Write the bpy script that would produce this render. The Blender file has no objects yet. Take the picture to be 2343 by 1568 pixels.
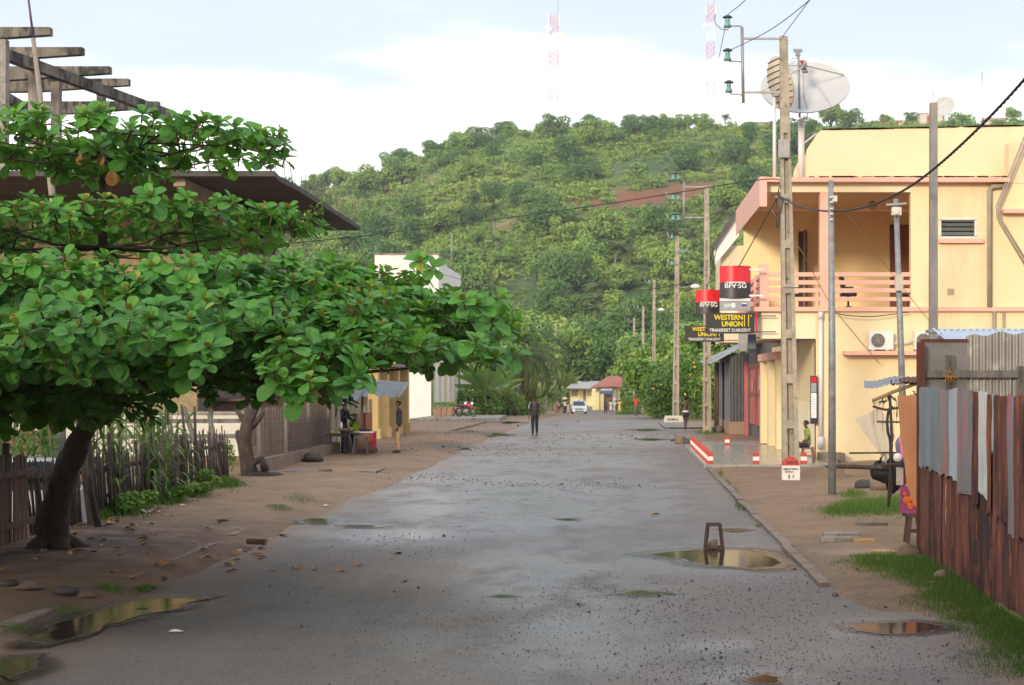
import bpy, bmesh, math, random
import numpy as np
from mathutils import Vector, Matrix, Euler, noise
R = math.radians
rnd = random.Random(7)
nr = np.random.RandomState(11)
# ------------------------------------------------------------------ camera, world, sun
F, VX, VY, EYE = 3473.0, 1415.0, 870.0, 2.4      # focal length and vanishing point in a 2342 px wide picture
scene = bpy.context.scene
col = scene.collection
cam_d = bpy.data.cameras.new('camera'); cam = bpy.data.objects.new('camera', cam_d); col.objects.link(cam)
scene.camera = cam
cam_d.sensor_width = 36; cam_d.lens = F/2342*36
cam_d.shift_x = -(VX-1171)/2342; cam_d.shift_y = (VY-784)/2342
cam_d.clip_start = 0.5; cam_d.clip_end = 6000
cam.location = (0, 0, EYE); cam.rotation_euler = (R(90), 0, 0)
cam_d.dof.use_dof = True; cam_d.dof.focus_distance = 17.0; cam_d.dof.aperture_fstop = 5.0
scene.view_settings.view_transform = 'Standard'; scene.view_settings.look = 'None'
scene.view_settings.exposure = 0.58; scene.view_settings.gamma = 1
SUN_EL, SUN_AZ = 15, 203        # azimuth clockwise from +Y: behind the camera, to its left
w = bpy.data.worlds.new('World'); scene.world = w; w.use_nodes = True
nt = w.node_tree; nt.nodes.clear()
N = nt.nodes.new; L = nt.links.new
wo = N('ShaderNodeOutputWorld'); sky = N('ShaderNodeTexSky'); sky.sky_type = 'NISHITA'; sky.sun_disc = False
sky.sun_elevation = R(SUN_EL); sky.sun_rotation = R(SUN_AZ)
bg1 = N('ShaderNodeBackground'); bg1.inputs[1].default_value = 0.10; L(sky.outputs[0], bg1.inputs[0])
tc = N('ShaderNodeTexCoord'); sep = N('ShaderNodeSeparateXYZ'); L(tc.outputs['Generated'], sep.inputs[0])
mp = N('ShaderNodeMapping'); mp.inputs['Scale'].default_value = (2.2, 2.2, 9.5); mp.inputs['Location'].default_value = (3.1, .4, 0)
L(tc.outputs['Generated'], mp.inputs[0])
nz = N('ShaderNodeTexNoise'); nz.inputs['Scale'].default_value = 1.5; nz.inputs['Detail'].default_value = 5; nz.inputs['Roughness'].default_value = .5
L(mp.outputs[0], nz.inputs[0])
ma = N('ShaderNodeMath'); ma.operation = 'MULTIPLY_ADD'; ma.inputs[1].default_value = .20; L(nz.outputs[0], ma.inputs[0])
L(sep.outputs[2], ma.inputs[2])                 # height plus ragged noise: cloud deck base
cr = N('ShaderNodeValToRGB'); e = cr.color_ramp.elements
e[0].position = .268; e[0].color = (1.18, 1.17, 1.14, 1)
e[1].position = .303; e[1].color = (.63, .69, .83, 1)
x = cr.color_ramp.elements.new(.40); x.color = (.54, .61, .78, 1)
x = cr.color_ramp.elements.new(.55); x.color = (.86, .90, .98, 1)
x = cr.color_ramp.elements.new(.85); x.color = (.98, 1.01, 1.08, 1)
L(ma.outputs[0], cr.inputs[0])
bg2 = N('ShaderNodeBackground'); bg2.inputs[1].default_value = 1.0; L(cr.outputs[0], bg2.inputs[0])
mx = N('ShaderNodeMixShader'); mx.inputs[0].default_value = .86; L(bg1.outputs[0], mx.inputs[1]); L(bg2.outputs[0], mx.inputs[2])
L(mx.outputs[0], wo.inputs[0])
sd = bpy.data.lights.new('sun', 'SUN'); so = bpy.data.objects.new('sun', sd); col.objects.link(so)
sd.energy = 2.2; sd.angle = R(10); sd.color = (1, .86, .66)
az, el = R(SUN_AZ), R(SUN_EL)
sdir = Vector((math.sin(az)*math.cos(el), math.cos(az)*math.cos(el), math.sin(el)))
so.rotation_euler = (-sdir).to_track_quat('-Z', 'Y').to_euler(); so.location = sdir*60

# ------------------------------------------------------------------ measuring helpers
def gz(Y):
    return float(np.interp(Y, [0, 66, 100, 128, 180, 250, 290], [0, 0, -.22, -.6, -1.54, -2.3, -2.3]))
def P(px, py, Y): return Vector(((px-VX)*Y/F, Y, EYE-(py-VY)*Y/F))
def gY(py):
    lo, hi = 5, 290
    for _ in range(40):
        m = (lo+hi)/2
        if VY+F*(EYE-gz(m))/m > py: lo = m
        else: hi = m
    return (lo+hi)/2
def G(px, py):
    Y = gY(py); return Vector(((px-VX)*Y/F, Y, gz(Y)))
def X_(px, Y): return (px-VX)*Y/F
def Z_(py, Y): return EYE-(py-VY)*Y/F

# ------------------------------------------------------------------ materials
def lin(c):
    if isinstance(c, str):
        c = [int(c[i:i+2], 16)/255 for i in (0, 2, 4)]
        c = [v/12.92 if v <= .04045 else ((v+.055)/1.055)**2.4 for v in c]
    return (c[0], c[1], c[2], 1)
class NB:
    def __init__(s, name):
        s.m = bpy.data.materials.new(name); s.m.use_nodes = True; s.t = s.m.node_tree
        s.b = s.t.nodes['Principled BSDF']; s.out = s.t.nodes['Material Output']
        s.co = s.n('ShaderNodeTexCoord')
    def n(s, k, **kw):
        o = s.t.nodes.new(k)
        for a, v in kw.items(): setattr(o, a, v)
        return o
    def l(s, a, b): s.t.links.new(a, b)
    def noise(s, scale, detail=4, rough=.55, stretch=(1, 1, 1), dist=0, off=(0, 0, 0), space='Object'):
        m = s.n('ShaderNodeMapping'); m.inputs['Scale'].default_value = stretch; m.inputs['Location'].default_value = off
        s.l(s.co.outputs[space], m.inputs[0])
        o = s.n('ShaderNodeTexNoise'); o.inputs['Scale'].default_value = scale; o.inputs['Detail'].default_value = detail
        o.inputs['Roughness'].default_value = rough; o.inputs['Distortion'].default_value = dist
        s.l(m.outputs[0], o.inputs[0]); return o.outputs[0]
    def ramp(s, v, a, b, lo=0, hi=1):
        o = s.n('ShaderNodeMapRange'); o.inputs[1].default_value = a; o.inputs[2].default_value = b
        o.inputs[3].default_value = lo; o.inputs[4].default_value = hi; s.l(v, o.inputs[0]); return o.outputs[0]
    def mix(s, f, a, b, mode='MIX'):
        o = s.n('ShaderNodeMix', data_type='RGBA', blend_type=mode)
        if isinstance(f, (int, float)): o.inputs[0].default_value = f
        else: s.l(f, o.inputs[0])
        for i, v in ((6, a), (7, b)):
            if isinstance(v, (tuple, list, str)): o.inputs[i].default_value = lin(v)
            else: s.l(v, o.inputs[i])
        return o.outputs[2]
    def math(s, op, a, b=0, c=None):
        o = s.n('ShaderNodeMath', operation=op)
        for i, v in enumerate((a, b, c)):
            if v is None: continue
            if isinstance(v, (int, float)): o.inputs[i].default_value = v
            else: s.l(v, o.inputs[i])
        return o.outputs[0]
    def bump(s, h, strength, dist=.02):
        o = s.n('ShaderNodeBump'); o.inputs[0].default_value = strength; o.inputs[1].default_value = dist
        s.l(h, o.inputs['Height']); s.l(o.outputs[0], s.b.inputs['Normal']); return o
    def base(s, c): 
        if isinstance(c, (tuple, list, str)): s.b.inputs['Base Color'].default_value = lin(c)
        else: s.l(c, s.b.inputs['Base Color'])
    def rough(s, v):
        if isinstance(v, (int, float)): s.b.inputs['Roughness'].default_value = v
        else: s.l(v, s.b.inputs['Roughness'])
_mc = {}
def M(name, c1, c2=None, scale=4, rough=.8, bump=.2, bscale=30, metal=0, stretch=(1, 1, 1), lo=.35, hi=.7, c3=None, s3=2, lo3=.55, hi3=.7, st3=(1, 1, 1), spec=.5, detail=5):
    if name in _mc: return _mc[name]
    b = NB(name); b.b.inputs['Metallic'].default_value = metal; b.b.inputs['Specular IOR Level'].default_value = spec
    c = lin(c1)
    if c2 is None:
        k = lin(c1); c2 = (k[0]*.78, k[1]*.78, k[2]*.78)
    c = b.mix(b.ramp(b.noise(scale, detail, .6, stretch), lo, hi), c1 if isinstance(c1, str) else tuple(c1), c2)
    if c3 is not None: c = b.mix(b.ramp(b.noise(s3, 6, .65, st3, off=(5, 3, 1)), lo3, hi3), c, c3)
    b.base(c); b.rough(rough)
    if bump: b.bump(b.noise(bscale, 4, .6, stretch), bump, .01)
    _mc[name] = b.m; return b.m

# ------------------------------------------------------------------ mesh builder
class MB:
    def __init__(s): s.v = []; s.f = []; s.mi = []; s.smooth = []
    def add(s, vs, fs, mi=0, smooth=False):
        k = len(s.v); s.v += [tuple(v) for v in vs]; s.f += [tuple(i+k for i in f) for f in fs]
        s.mi += [mi]*len(fs); s.smooth += [smooth]*len(fs); return s
    def box(s, c, size, rot=(0, 0, 0), mi=0, bev=0):
        hx, hy, hz = [q/2 for q in size]; E = Euler(rot).to_matrix(); c = Vector(c)
        vs = [c+E@Vector((sx*hx, sy*hy, sz*hz)) for sx in (-1, 1) for sy in (-1, 1) for sz in (-1, 1)]
        return s.add(vs, [(0, 1, 3, 2), (4, 6, 7, 5), (0, 4, 5, 1), (2, 3, 7, 6), (0, 2, 6, 4), (1, 5, 7, 3)], mi)
    def bb(s, x0, x1, y0, y1, z0, z1, mi=0):
        return s.box(((x0+x1)/2, (y0+y1)/2, (z0+z1)/2), (abs(x1-x0), abs(y1-y0), abs(z1-z0)), mi=mi)
    def taper(s, a, b, wa, da, wb, db, mi=0):       # vertical-ish prism, rectangular sections in XY
        a = Vector(a); b = Vector(b)
        vs = [a+Vector((i*wa/2, j*da/2, 0)) for i, j in ((-1, -1), (1, -1), (1, 1), (-1, 1))]+[b+Vector((i*wb/2, j*db/2, 0)) for i, j in ((-1, -1), (1, -1), (1, 1), (-1, 1))]
        return s.add(vs, [(3, 2, 1, 0), (4, 5, 6, 7), (0, 1, 5, 4), (1, 2, 6, 5), (2, 3, 7, 6), (3, 0, 4, 7)], mi)
    def bar(s, a, b, w, h=None, mi=0):               # box between two points
        a = Vector(a); b = Vector(b); d = b-a
        if d.length < 1e-6: return s
        h = h or w; q = d.to_track_quat('Z', 'Y').to_matrix()
        vs = [p+q@Vector((i*w/2, j*h/2, 0)) for p in (a, b) for i, j in ((-1, -1), (1, -1), (1, 1), (-1, 1))]
        return s.add(vs, [(3, 2, 1, 0), (4, 5, 6, 7), (0, 1, 5, 4), (1, 2, 6, 5), (2, 3, 7, 6), (3, 0, 4, 7)], mi)
    def tube(s, pts, rad, n=8, mi=0, cap=True, smooth=True):
        pts = [Vector(p) for p in pts]
        if not isinstance(rad, (list, tuple)): rad = [rad]*len(pts)
        vs = []; up = None
        for i, p in enumerate(pts):
            d = (pts[min(i+1, len(pts)-1)]-pts[max(i-1, 0)]).normalized()
            if up is None: up = d.orthogonal().normalized()
            up = (up-d*up.dot(d)); up = up.normalized() if up.length > 1e-5 else d.orthogonal().normalized()
            o = d.cross(up)
            for k in range(n):
                t = 2*math.pi*k/n; vs.append(p+(up*math.cos(t)+o*math.sin(t))*rad[i])
        fs = [(i*n+k, i*n+(k+1) % n, (i+1)*n+(k+1) % n, (i+1)*n+k) for i in range(len(pts)-1) for k in range(n)]
        s.add(vs, fs, mi, smooth)
        if cap:
            b = len(s.v)-len(vs)
            s.f += [tuple(b+k for k in reversed(range(n))), tuple(b+(len(pts)-1)*n+k for k in range(n))]; s.mi += [mi, mi]; s.smooth += [False, False]
        return s
    def lathe(s, c, prof, n=16, axis='Z', mi=0, sx=1, sy=1, smooth=True):
        vs = []; c = Vector(c)
        for r, z in prof:
            for k in range(n):
                t = 2*math.pi*k/n; a, b2 = r*math.cos(t)*sx, r*math.sin(t)*sy
                vs.append(c+Vector((a, b2, z) if axis == 'Z' else ((a, z, b2) if axis == 'Y' else (z, a, b2))))
        m = len(prof)
        fs = [(i*n+k, i*n+(k+1) % n, (i+1)*n+(k+1) % n, (i+1)*n+k) for i in range(m-1) for k in range(n)]
        fs += [tuple(reversed(range(n))), tuple((m-1)*n+k for k in range(n))]
        return s.add(vs, fs, mi, smooth)
    def ball(s, c, r, n=12, m=8, mi=0, jit=0, seed=0):
        rx, ry, rz = r if isinstance(r, (tuple, list)) else (r, r, r); c = Vector(c); vs = []
        for i in range(m+1):
            ph = math.pi*i/m
            for k in range(n):
                t = 2*math.pi*k/n; d = Vector((math.sin(ph)*math.cos(t), math.sin(ph)*math.sin(t), math.cos(ph)))
                q = 1+jit*noise.noise(d*1.6+Vector((seed, seed*.7, 0))) if jit else 1
                vs.append(c+Vector((d.x*rx, d.y*ry, d.z*rz))*q)
        fs = [(i*n+k, (i+1)*n+k, (i+1)*n+(k+1) % n, i*n+(k+1) % n) for i in range(m) for k in range(n)]
        return s.add(vs, fs, mi, True)
    def poly(s, pts, depth, mi=0):                   # planar outline extruded by vector depth
        n = len(pts); d = Vector(depth); a = [Vector(p) for p in pts]
        return s.add(a+[p+d for p in a], [tuple(range(n)), tuple(reversed(range(n, 2*n)))]+[(i, i+n, (i+1) % n+n, (i+1) % n) for i in range(n)], mi)
    def sheet(s, fn, nu, nv, mi=0, smooth=True):
        vs = [fn(i/nu, j/nv) for j in range(nv+1) for i in range(nu+1)]
        return s.add(vs, [(j*(nu+1)+i, j*(nu+1)+i+1, (j+1)*(nu+1)+i+1, (j+1)*(nu+1)+i) for j in range(nv) for i in range(nu)], mi, smooth)
def smooth(pts, n=10):
    out = []; pts = [Vector(p) for p in pts]
    for i in range(len(pts)-1):
        p0, p1, p2, p3 = pts[max(0, i-1)], pts[i], pts[i+1], pts[min(len(pts)-1, i+2)]
        for k in range(n):
            t = k/n; out.append(.5*((2*p1)+(p2-p0)*t+(2*p0-5*p1+4*p2-p3)*t*t+(3*p1-p0-3*p2+p3)*t**3))
    return out+[pts[-1]]
def roughen(mb, amp, fr, seed=0):
    out = []
    for v in mb.v:
        p = Vector(v)*fr+Vector((seed, seed, seed)); out.append((v[0]+amp*noise.noise(p)+amp*.4*noise.noise(p*3), v[1]+amp*noise.noise(p+Vector((9, 0, 0))), v[2]+amp*.5*noise.noise(p+Vector((0, 9, 0)))))
    mb.v = out; return mb
def mesh_from(name, mb, mats, off=(0, 0, 0), recalc=True):
    me = bpy.data.meshes.new(name)
    o = Vector(off)
    me.from_pydata([(v[0]-o[0], v[1]-o[1], v[2]-o[2]) for v in mb.v], [], mb.f)
    for m in (mats if isinstance(mats, (list, tuple)) else [mats]): me.materials.append(m)
    me.polygons.foreach_set('material_index', mb.mi); me.polygons.foreach_set('use_smooth', mb.smooth)
    if recalc:
        bm = bmesh.new(); bm.from_mesh(me); bmesh.ops.recalc_face_normals(bm, faces=bm.faces); bm.to_mesh(me); bm.free()
    me.update(); return me
def setp(o, label=None, cat=None, group=None, kind=None):
    if label: o['label'] = label
    if cat: o['category'] = cat
    if group: o['group'] = group
    if kind: o['kind'] = kind
    return o
def thing(name, label, cat, loc, group=None):
    o = bpy.data.objects.new(name, None); col.objects.link(o); o.location = loc; o.empty_display_size = .2
    return setp(o, label, cat, group)
def rootloc(p):
    v = Vector((0, 0, 0))
    while p is not None: v += Vector(p.location); p = p.parent
    return v
def part(name, mb, mats, parent, label=None, recalc=True):
    me = mesh_from(name, mb, mats, rootloc(parent), recalc)
    o = bpy.data.objects.new(name, me); col.objects.link(o); o.parent = parent
    return setp(o, label)
def solo(name, mb, mats, label=None, cat=None, group=None, kind=None, base=None, recalc=True):
    if base is None:
        a = np.array(mb.v); base = (a[:, 0].mean(), a[:, 1].mean(), a[:, 2].min()) if kind is None else (0, 0, 0)
    me = mesh_from(name, mb, mats, base, recalc)
    o = bpy.data.objects.new(name, me); col.objects.link(o); o.location = base
    return setp(o, label, cat, group, kind)
def dup(root, loc, rotz=None, label=None, scale=None, group=None):
    def cp(o, par):
        c = o.copy(); col.objects.link(c)
        if par is not None: c.parent = par; c.matrix_parent_inverse = o.matrix_parent_inverse.copy()
        for ch in kids.get(o.name, []): cp(ch, c)
        return c
    kids = {}
    def walk(o):
        kids[o.name] = list(o.children)
        for ch in o.children: walk(ch)
    walk(root)
    r = cp(root, None); r.location = loc
    if rotz is not None: r.rotation_euler = (0, 0, rotz)
    if scale is not None: r.scale = scale if isinstance(scale, (tuple, list)) else (scale,)*3
    if label: r['label'] = label
    if group: r['group'] = group
    return r
def text_mb(s, size, loc, mb, mi=0, bold=0, ext=.004, align='CENTER', rot=(R(90), 0, 0), sx=1):
    cu = bpy.data.curves.new('lettering', 'FONT'); cu.body = s; cu.size = size; cu.extrude = ext; cu.offset = bold
    cu.align_x = align; cu.align_y = 'CENTER'
    o = bpy.data.objects.new('lettering', cu); col.objects.link(o)
    dg = bpy.context.evaluated_depsgraph_get(); me = bpy.data.meshes.new_from_object(o.evaluated_get(dg))
    mt = Matrix.Translation(loc) @ Euler(rot).to_matrix().to_4x4() @ Matrix.Diagonal((sx, 1, 1, 1))
    mb.add([mt@v.co for v in me.vertices], [tuple(p.vertices) for p in me.polygons], mi)
    bpy.data.objects.remove(o); bpy.data.meshes.remove(me); bpy.data.curves.remove(cu); return mb
def np_mesh(name, V, nper, mats, tint=None, uv=None, soft=False):
    """V: (n*nper,3) array of separate polygons with nper corners each"""
    n = len(V)//nper; me = bpy.data.meshes.new(name)
    me.vertices.add(len(V)); me.vertices.foreach_set('co', V.astype(np.float32).ravel())
    me.loops.add(len(V)); me.loops.foreach_set('vertex_index', np.arange(len(V), dtype=np.int32))
    me.polygons.add(n); me.polygons.foreach_set('loop_start', np.arange(0, len(V), nper, dtype=np.int32))
    me.polygons.foreach_set('loop_total', np.full(n, nper, dtype=np.int32))
    for m in (mats if isinstance(mats, (list, tuple)) else [mats]): me.materials.append(m)
    if tint is not None:
        a = me.attributes.new('tint', 'FLOAT', 'POINT'); a.data.foreach_set('value', np.repeat(tint, nper).astype(np.float32))
    me.update(calc_edges=True); me.validate(); return me
# ================================================================== GROUND, ROAD, PUDDLES
def spot(px, py, blobs):
    v = 0
    for cx, cy, rx, ry, a in blobs:
        d = ((px-cx)/rx)**2+((py-cy)/ry)**2
        if d < 9: v = max(v, a*math.exp(-d))
    return v
def gheight(x, y):
    z = gz(y)
    # gutter bank on the left, gentle lumps on the dirt shoulders
    if x < -5.2 and y < 70: z += .05*noise.noise(Vector((x*.7, y*.5, 0)))+.10*min(1, max(0, (-5.6-x)/.8))
    if x > 2.4 and y < 60: z += (.045*noise.noise(Vector((x*.8, y*.4, 4)))+.05)*min(1, (x-2.4)/1.0)*min(1, max(0, (y-15.3)/2))
    return z
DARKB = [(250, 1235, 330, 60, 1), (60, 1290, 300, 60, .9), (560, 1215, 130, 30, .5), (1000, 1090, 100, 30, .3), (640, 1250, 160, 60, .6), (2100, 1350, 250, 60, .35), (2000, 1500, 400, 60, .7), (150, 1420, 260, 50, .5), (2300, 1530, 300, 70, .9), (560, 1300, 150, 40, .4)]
WETB = [(1150, 1150, 330, 90, 1.0), (1250, 1060, 260, 30, .95), (900, 1225, 190, 26, 1.0), (1330, 1010, 230, 18, .9), (1250, 1330, 230, 110, .8), (1500, 1140, 130, 80, .5),
        (1250, 980, 200, 9, .8), (1000, 1480, 250, 90, .5), (1620, 1280, 240, 40, 1.0), (2050, 1440, 170, 24, 1.0), (1650, 1480, 130, 20, .8), (1750, 1550, 140, 26, 1), (1420, 970, 140, 7, .9),
        (600, 1420, 350, 60, .35), (1950, 1268, 170, 16, .8), (2150, 1392, 60, 8, .9), (1300, 1440, 200, 60, .7), (1180, 965, 60, 5, .7), (1250, 1500, 300, 80, .6)]
SANDB = [(900, 1320, 190, 38, .95), (1050, 1300, 120, 30, .7), (650, 1150, 160, 80, .4), (740, 1240, 120, 26, .25), (1650, 1120, 60, 60, .5), (1700, 1230, 50, 60, .5), (500, 1480, 330, 40, .25), (1040, 1020, 90, 20, .6), (1100, 985, 130, 14, .6), (1900, 1470, 200, 60, .45), (1450, 1000, 150, 7, .4), (1300, 955, 250, 9, .6)]
DAMPB = [(1630, 1281, 215, 34, 1), (2050, 1440, 150, 20, 1), (260, 1420, 240, 40, .9), (100, 1460, 120, 30, .9), (0, 1540, 150, 50, .9), (725, 1193, 70, 12, 1), (830, 1205, 80, 9, 1), (1680, 1215, 55, 8, 1), (1755, 1556, 70, 20, 1), (1490, 1362, 80, 9, .8), (1120, 994, 90, 6, .8), (1030, 1024, 80, 7, .8), (2180, 1500, 200, 40, .6), (1900, 1500, 300, 40, .35), (1000, 1240, 160, 18, .5)]
def paint_ground(me, off=(0, 0)):
    n = len(me.vertices); arr = {k: np.zeros(n, np.float32) for k in ('dark', 'wet', 'sand', 'damp')}
    for i, v in enumerate(me.vertices):
        x, y, z = v.co
        if y < 5: continue
        px = VX+F*x/y; py = VY+F*(EYE-gz(y))/y
        arr['dark'][i] = spot(px, py, DARKB); arr['wet'][i] = spot(px, py, WETB); arr['sand'][i] = spot(px, py, SANDB); arr['damp'][i] = spot(px, py, DAMPB)
    for k, a in arr.items():
        at = me.attributes.new(k, 'FLOAT', 'POINT'); at.data.foreach_set('value', a)
def attr(b, k):
    o = b.n('ShaderNodeAttribute'); o.attribute_name = k; return o.outputs['Fac']
def dirt_mat():
    b = NB('wet_sandy_dirt')
    c = b.mix(b.ramp(b.noise(.9, 6, .65), .38, .66), (.27, .165, .090), (.185, .112, .062))
    c = b.mix(b.ramp(b.noise(6, 6, .7), .5, .75), c, (.15, .10, .066))
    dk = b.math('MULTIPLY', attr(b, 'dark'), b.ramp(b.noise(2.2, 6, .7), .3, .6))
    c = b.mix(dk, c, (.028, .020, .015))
    c = b.mix(b.ramp(b.noise(45, 3, .6), .64, .74, 0, .8), c, (.05, .035, .025))
    c = b.mix(b.math('MULTIPLY', attr(b, 'damp'), .75), c, (.055, .043, .034))
    b.base(c)
    wet = b.math('MULTIPLY', attr(b, 'wet'), b.ramp(b.noise(1.4, 6, .7, (1, .5, 1)), .35, .55))
    b.rough(b.ramp(wet, 0, 1, .86, .22))
    h = b.math('ADD', b.math('MULTIPLY', b.noise(9, 6, .7), 1.0), b.math('MULTIPLY', b.noise(60, 3, .6), .35))
    b.bump(h, .55, .05); return b.m
def road_mat():
    b = NB('worn_wet_asphalt')
    fine = b.noise(34, 3, .7); grit = b.noise(110, 2, .6)
    c = b.mix(b.ramp(b.noise(.8, 7, .68), .35, .68), (.130, .117, .104), (.210, .160, .116))
    c = b.mix(b.ramp(fine, .35, .68), c, (.064, .060, .056))
    c = b.mix(b.ramp(grit, .60, .72), c, (.20, .18, .16))
    sn = b.math('MULTIPLY', attr(b, 'sand'), b.ramp(b.noise(1.7, 6, .7, (1, .35, 1)), .25, .55))
    c = b.mix(sn, c, (.24, .19, .135))
    # sandy dirt creeping in from both edges
    sx = b.n('ShaderNodeSeparateXYZ'); b.l(b.co.outputs['Object'], sx.inputs[0])
    e1 = b.math('ADD', b.math('MULTIPLY', sx.outputs[0], -1), b.math('MULTIPLY', b.noise(.55, 6, .7), 3.2))
    e1 = b.ramp(e1, 5.9, 7.0)
    e2 = b.ramp(b.math('ADD', sx.outputs[0], b.math('MULTIPLY', b.noise(1.3, 5, .7), 1.3)), 3.2, 3.9)
    far = b.math('MULTIPLY', b.ramp(sx.outputs[1], 26, 70), b.ramp(b.noise(.55, 8, .75, (.5, .8, 1)), .40, .56))
    band = b.math('MULTIPLY', b.ramp(sx.outputs[1], 22, 34), b.ramp(b.noise(.9, 8, .8, (.35, 1.1, 1), off=(4, 9, 0)), .56, .64))
    edge = b.math('MAXIMUM', b.math('MAXIMUM', e1, e2), b.math('MULTIPLY', far, .8))
    c = b.mix(b.math('MULTIPLY', band, .8), c, (.045, .042, .040))
    c = b.mix(b.math('MULTIPLY', edge, .92), c, (.20, .135, .086))
    c = b.mix(b.math('MULTIPLY', attr(b, 'damp'), .8), c, (.040, .033, .027))
    b.base(c)
    wn = b.ramp(b.noise(1.2, 9, .72, (.8, .40, 1), 0), .34, .54)
    wet = b.math('MAXIMUM', b.math('MULTIPLY', attr(b, 'wet'), wn), b.math('MULTIPLY', attr(b, 'damp'), b.ramp(b.noise(3, 6, .7), .3, .5, .4, .95)))
    r = b.ramp(wet, 0, .9, .60, .21); b.l(b.ramp(wet, 0, .9, .5, 1.3), b.b.inputs['Specular IOR Level'])
    r = b.math('ADD', r, b.ramp(fine, .3, .8, -.06, .12)); b.rough(r)
    pit = b.ramp(b.noise(5, 8, .8, (1, .6, 1), off=(2, 7, 0)), .56, .66)
    c = b.mix(b.math('MULTIPLY', pit, .6), c, (.035, .031, .029)); b.base(c)
    h = b.math('ADD', b.math('MULTIPLY', b.noise(3, 6, .7), .6), b.math('ADD', b.math('MULTIPLY', fine, .5), b.math('MULTIPLY', grit, .3)))
    bu = b.bump(h, .5, .03); b.l(b.ramp(wet, 0, 1, .7, .12), bu.inputs[0]); return b.m
DIRT = dirt_mat(); ROAD = road_mat()
def grid_ground(name, xs, ys, zf, m, label=None, hole=None):
    vs = [(x, y, zf(x, y)) for y in ys for x in xs]; nx = len(xs)
    fs = [(j*nx+i, j*nx+i+1, (j+1)*nx+i+1, (j+1)*nx+i) for j in range(len(ys)-1) for i in range(nx-1)]
    mb = MB(); mb.add(vs, fs, 0, True)
    me = mesh_from(name, mb, m, recalc=False); paint_ground(me)
    o = bpy.data.objects.new(name, me); col.objects.link(o); return setp(o, kind='structure')
xs = sorted(set([-900, -400, -200, -120, -80, -60, -45, -34, -26, -20, -16]+[round(-13+.35*i, 3) for i in range(66)]+[10.5, 12, 14, 18, 24, 32, 45, 70, 120, 250, 500, 900]))
ys = [-60, -20, 0, 4]+[8+.35*i for i in range(176)]+[70+3*i for i in range(21)]+[135, 145, 160, 180, 210, 250, 290, 330]
def in_road(x, y): return -5.2 < x < 2.3 or (0 < x < 3.3 and y < 15.5)
def ground_h(x, y):
    z = gheight(x, y)
    if -5.45 < x < 2.30 or (x < 3.3 and y < 15.5 and x > 0): z = gz(y)-.06
    return z
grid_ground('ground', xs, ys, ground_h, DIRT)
rys = [-30, 0, 6]+[8+.18*i for i in range(110)]+[28+.3*i for i in range(110)]+[61+1.0*i for i in range(60)]+[122+4*i for i in range(32)]
rxs = [-5.75+.15*i for i in range(63)]
def road_edge(y): return -5.75
def rz(x, y):
    z = gz(y)+.004
    if x < -5.2: z = gheight(x, y)-.03-.08*(-5.2-x)
    return z
road = grid_ground('road', rxs, rys, rz, ROAD)
# the side street that crosses on the right, beyond the kiosk
mb = MB(); mb.sheet(lambda u, v: Vector((2.34+u*60, 77.0+v*13+.9*math.sin(u*9), gz(77+v*13)+.062)), 30, 10)
me = mesh_from('side_street', mb, ROAD, recalc=False); paint_ground(me); o = bpy.data.objects.new('side_street', me); col.objects.link(o); setp(o, kind='structure')
# kerbs
CONC = M('weathered_concrete', (.30, .27, .23), (.17, .15, .13), 5, .85, .4, 40, c3=(.07, .065, .055), s3=2.2)
KERB = M('muddy_kerb_stone', (.24, .18, .135), (.14, .10, .075), 3, .8, .5, 25)
def kerb(name, pts, wd, h):
    mb = MB()
    for a, b2 in zip(pts[:-1], pts[1:]):
        n = max(1, int((Vector(b2)-Vector(a)).length/1.0))
        for i in range(n):
            p = Vector(a).lerp(Vector(b2), i/n); q = Vector(a).lerp(Vector(b2), (i+.985)/n)
            dz = rnd.uniform(-.012, .012); dx = rnd.uniform(-.02, .02)
            mb.bar((p.x+dx, p.y, gz(p.y)+h/2+dz-.04), (q.x+dx+rnd.uniform(-.01, .01), q.y, gz(q.y)+h/2+dz-.04), wd, h+.08)
    return solo(name, mb, KERB, kind='structure', base=(0, 0, 0))
kerb('kerb', [(2.40, 17.6), (2.42, 41.0)], .13, .055)
kerb('kerb', [(2.45, 56.5), (2.45, 76)], .13, .05)
kerb('kerb', [(-5.95, 11.5), (-5.9, 22), (-6.3, 28.7), (-7.0, 41)], .2, .03)
kerb('kerb', [(-7.6, 50), (-7.9, 70), (-8.0, 92)], .15, .09)
# puddles: still brown water lying in the road
def water_mat(name, c):
    b = NB(name); d = attr(b, 'depth'); n_ = b.noise(9, 5, .7)
    k = b.ramp(b.math('ADD', d, b.math('MULTIPLY', n_, .35)), .25, .62)
    b.base(b.mix(k, (.10, .078, .056), c)); b.rough(b.ramp(k, 0, 1, .30, .02)); b.b.inputs['IOR'].default_value = 1.33
    bu = b.bump(b.math('ADD', b.math('MULTIPLY', b.noise(30, 4, .7), .6), b.noise(6, 2)), .3, .01); b.l(b.ramp(k, 0, 1, .5, .05), bu.inputs[0]); return b.m
WATER = water_mat('muddy_water', (.030, .023, .015))
def rim_mat():
    b = NB('wet_mud_rim'); b.base((.060, .050, .040)); b.rough(.24); b.b.inputs['Specular IOR Level'].default_value = .9
    b.bump(b.noise(40, 4, .7), .3, .01)
    a = b.ramp(b.math('ADD', attr(b, 'depth'), b.math('MULTIPLY', b.noise(7, 6, .75), .9)), .55, 1.15); tr = b.n('ShaderNodeBsdfTransparent'); ms = b.n('ShaderNodeMixShader')
    b.l(a, ms.inputs[0]); b.l(tr.outputs[0], ms.inputs[1]); b.l(b.b.outputs[0], ms.inputs[2]); b.l(ms.outputs[0], b.out.inputs[0]); return b.m
RIM = rim_mat()
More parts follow.
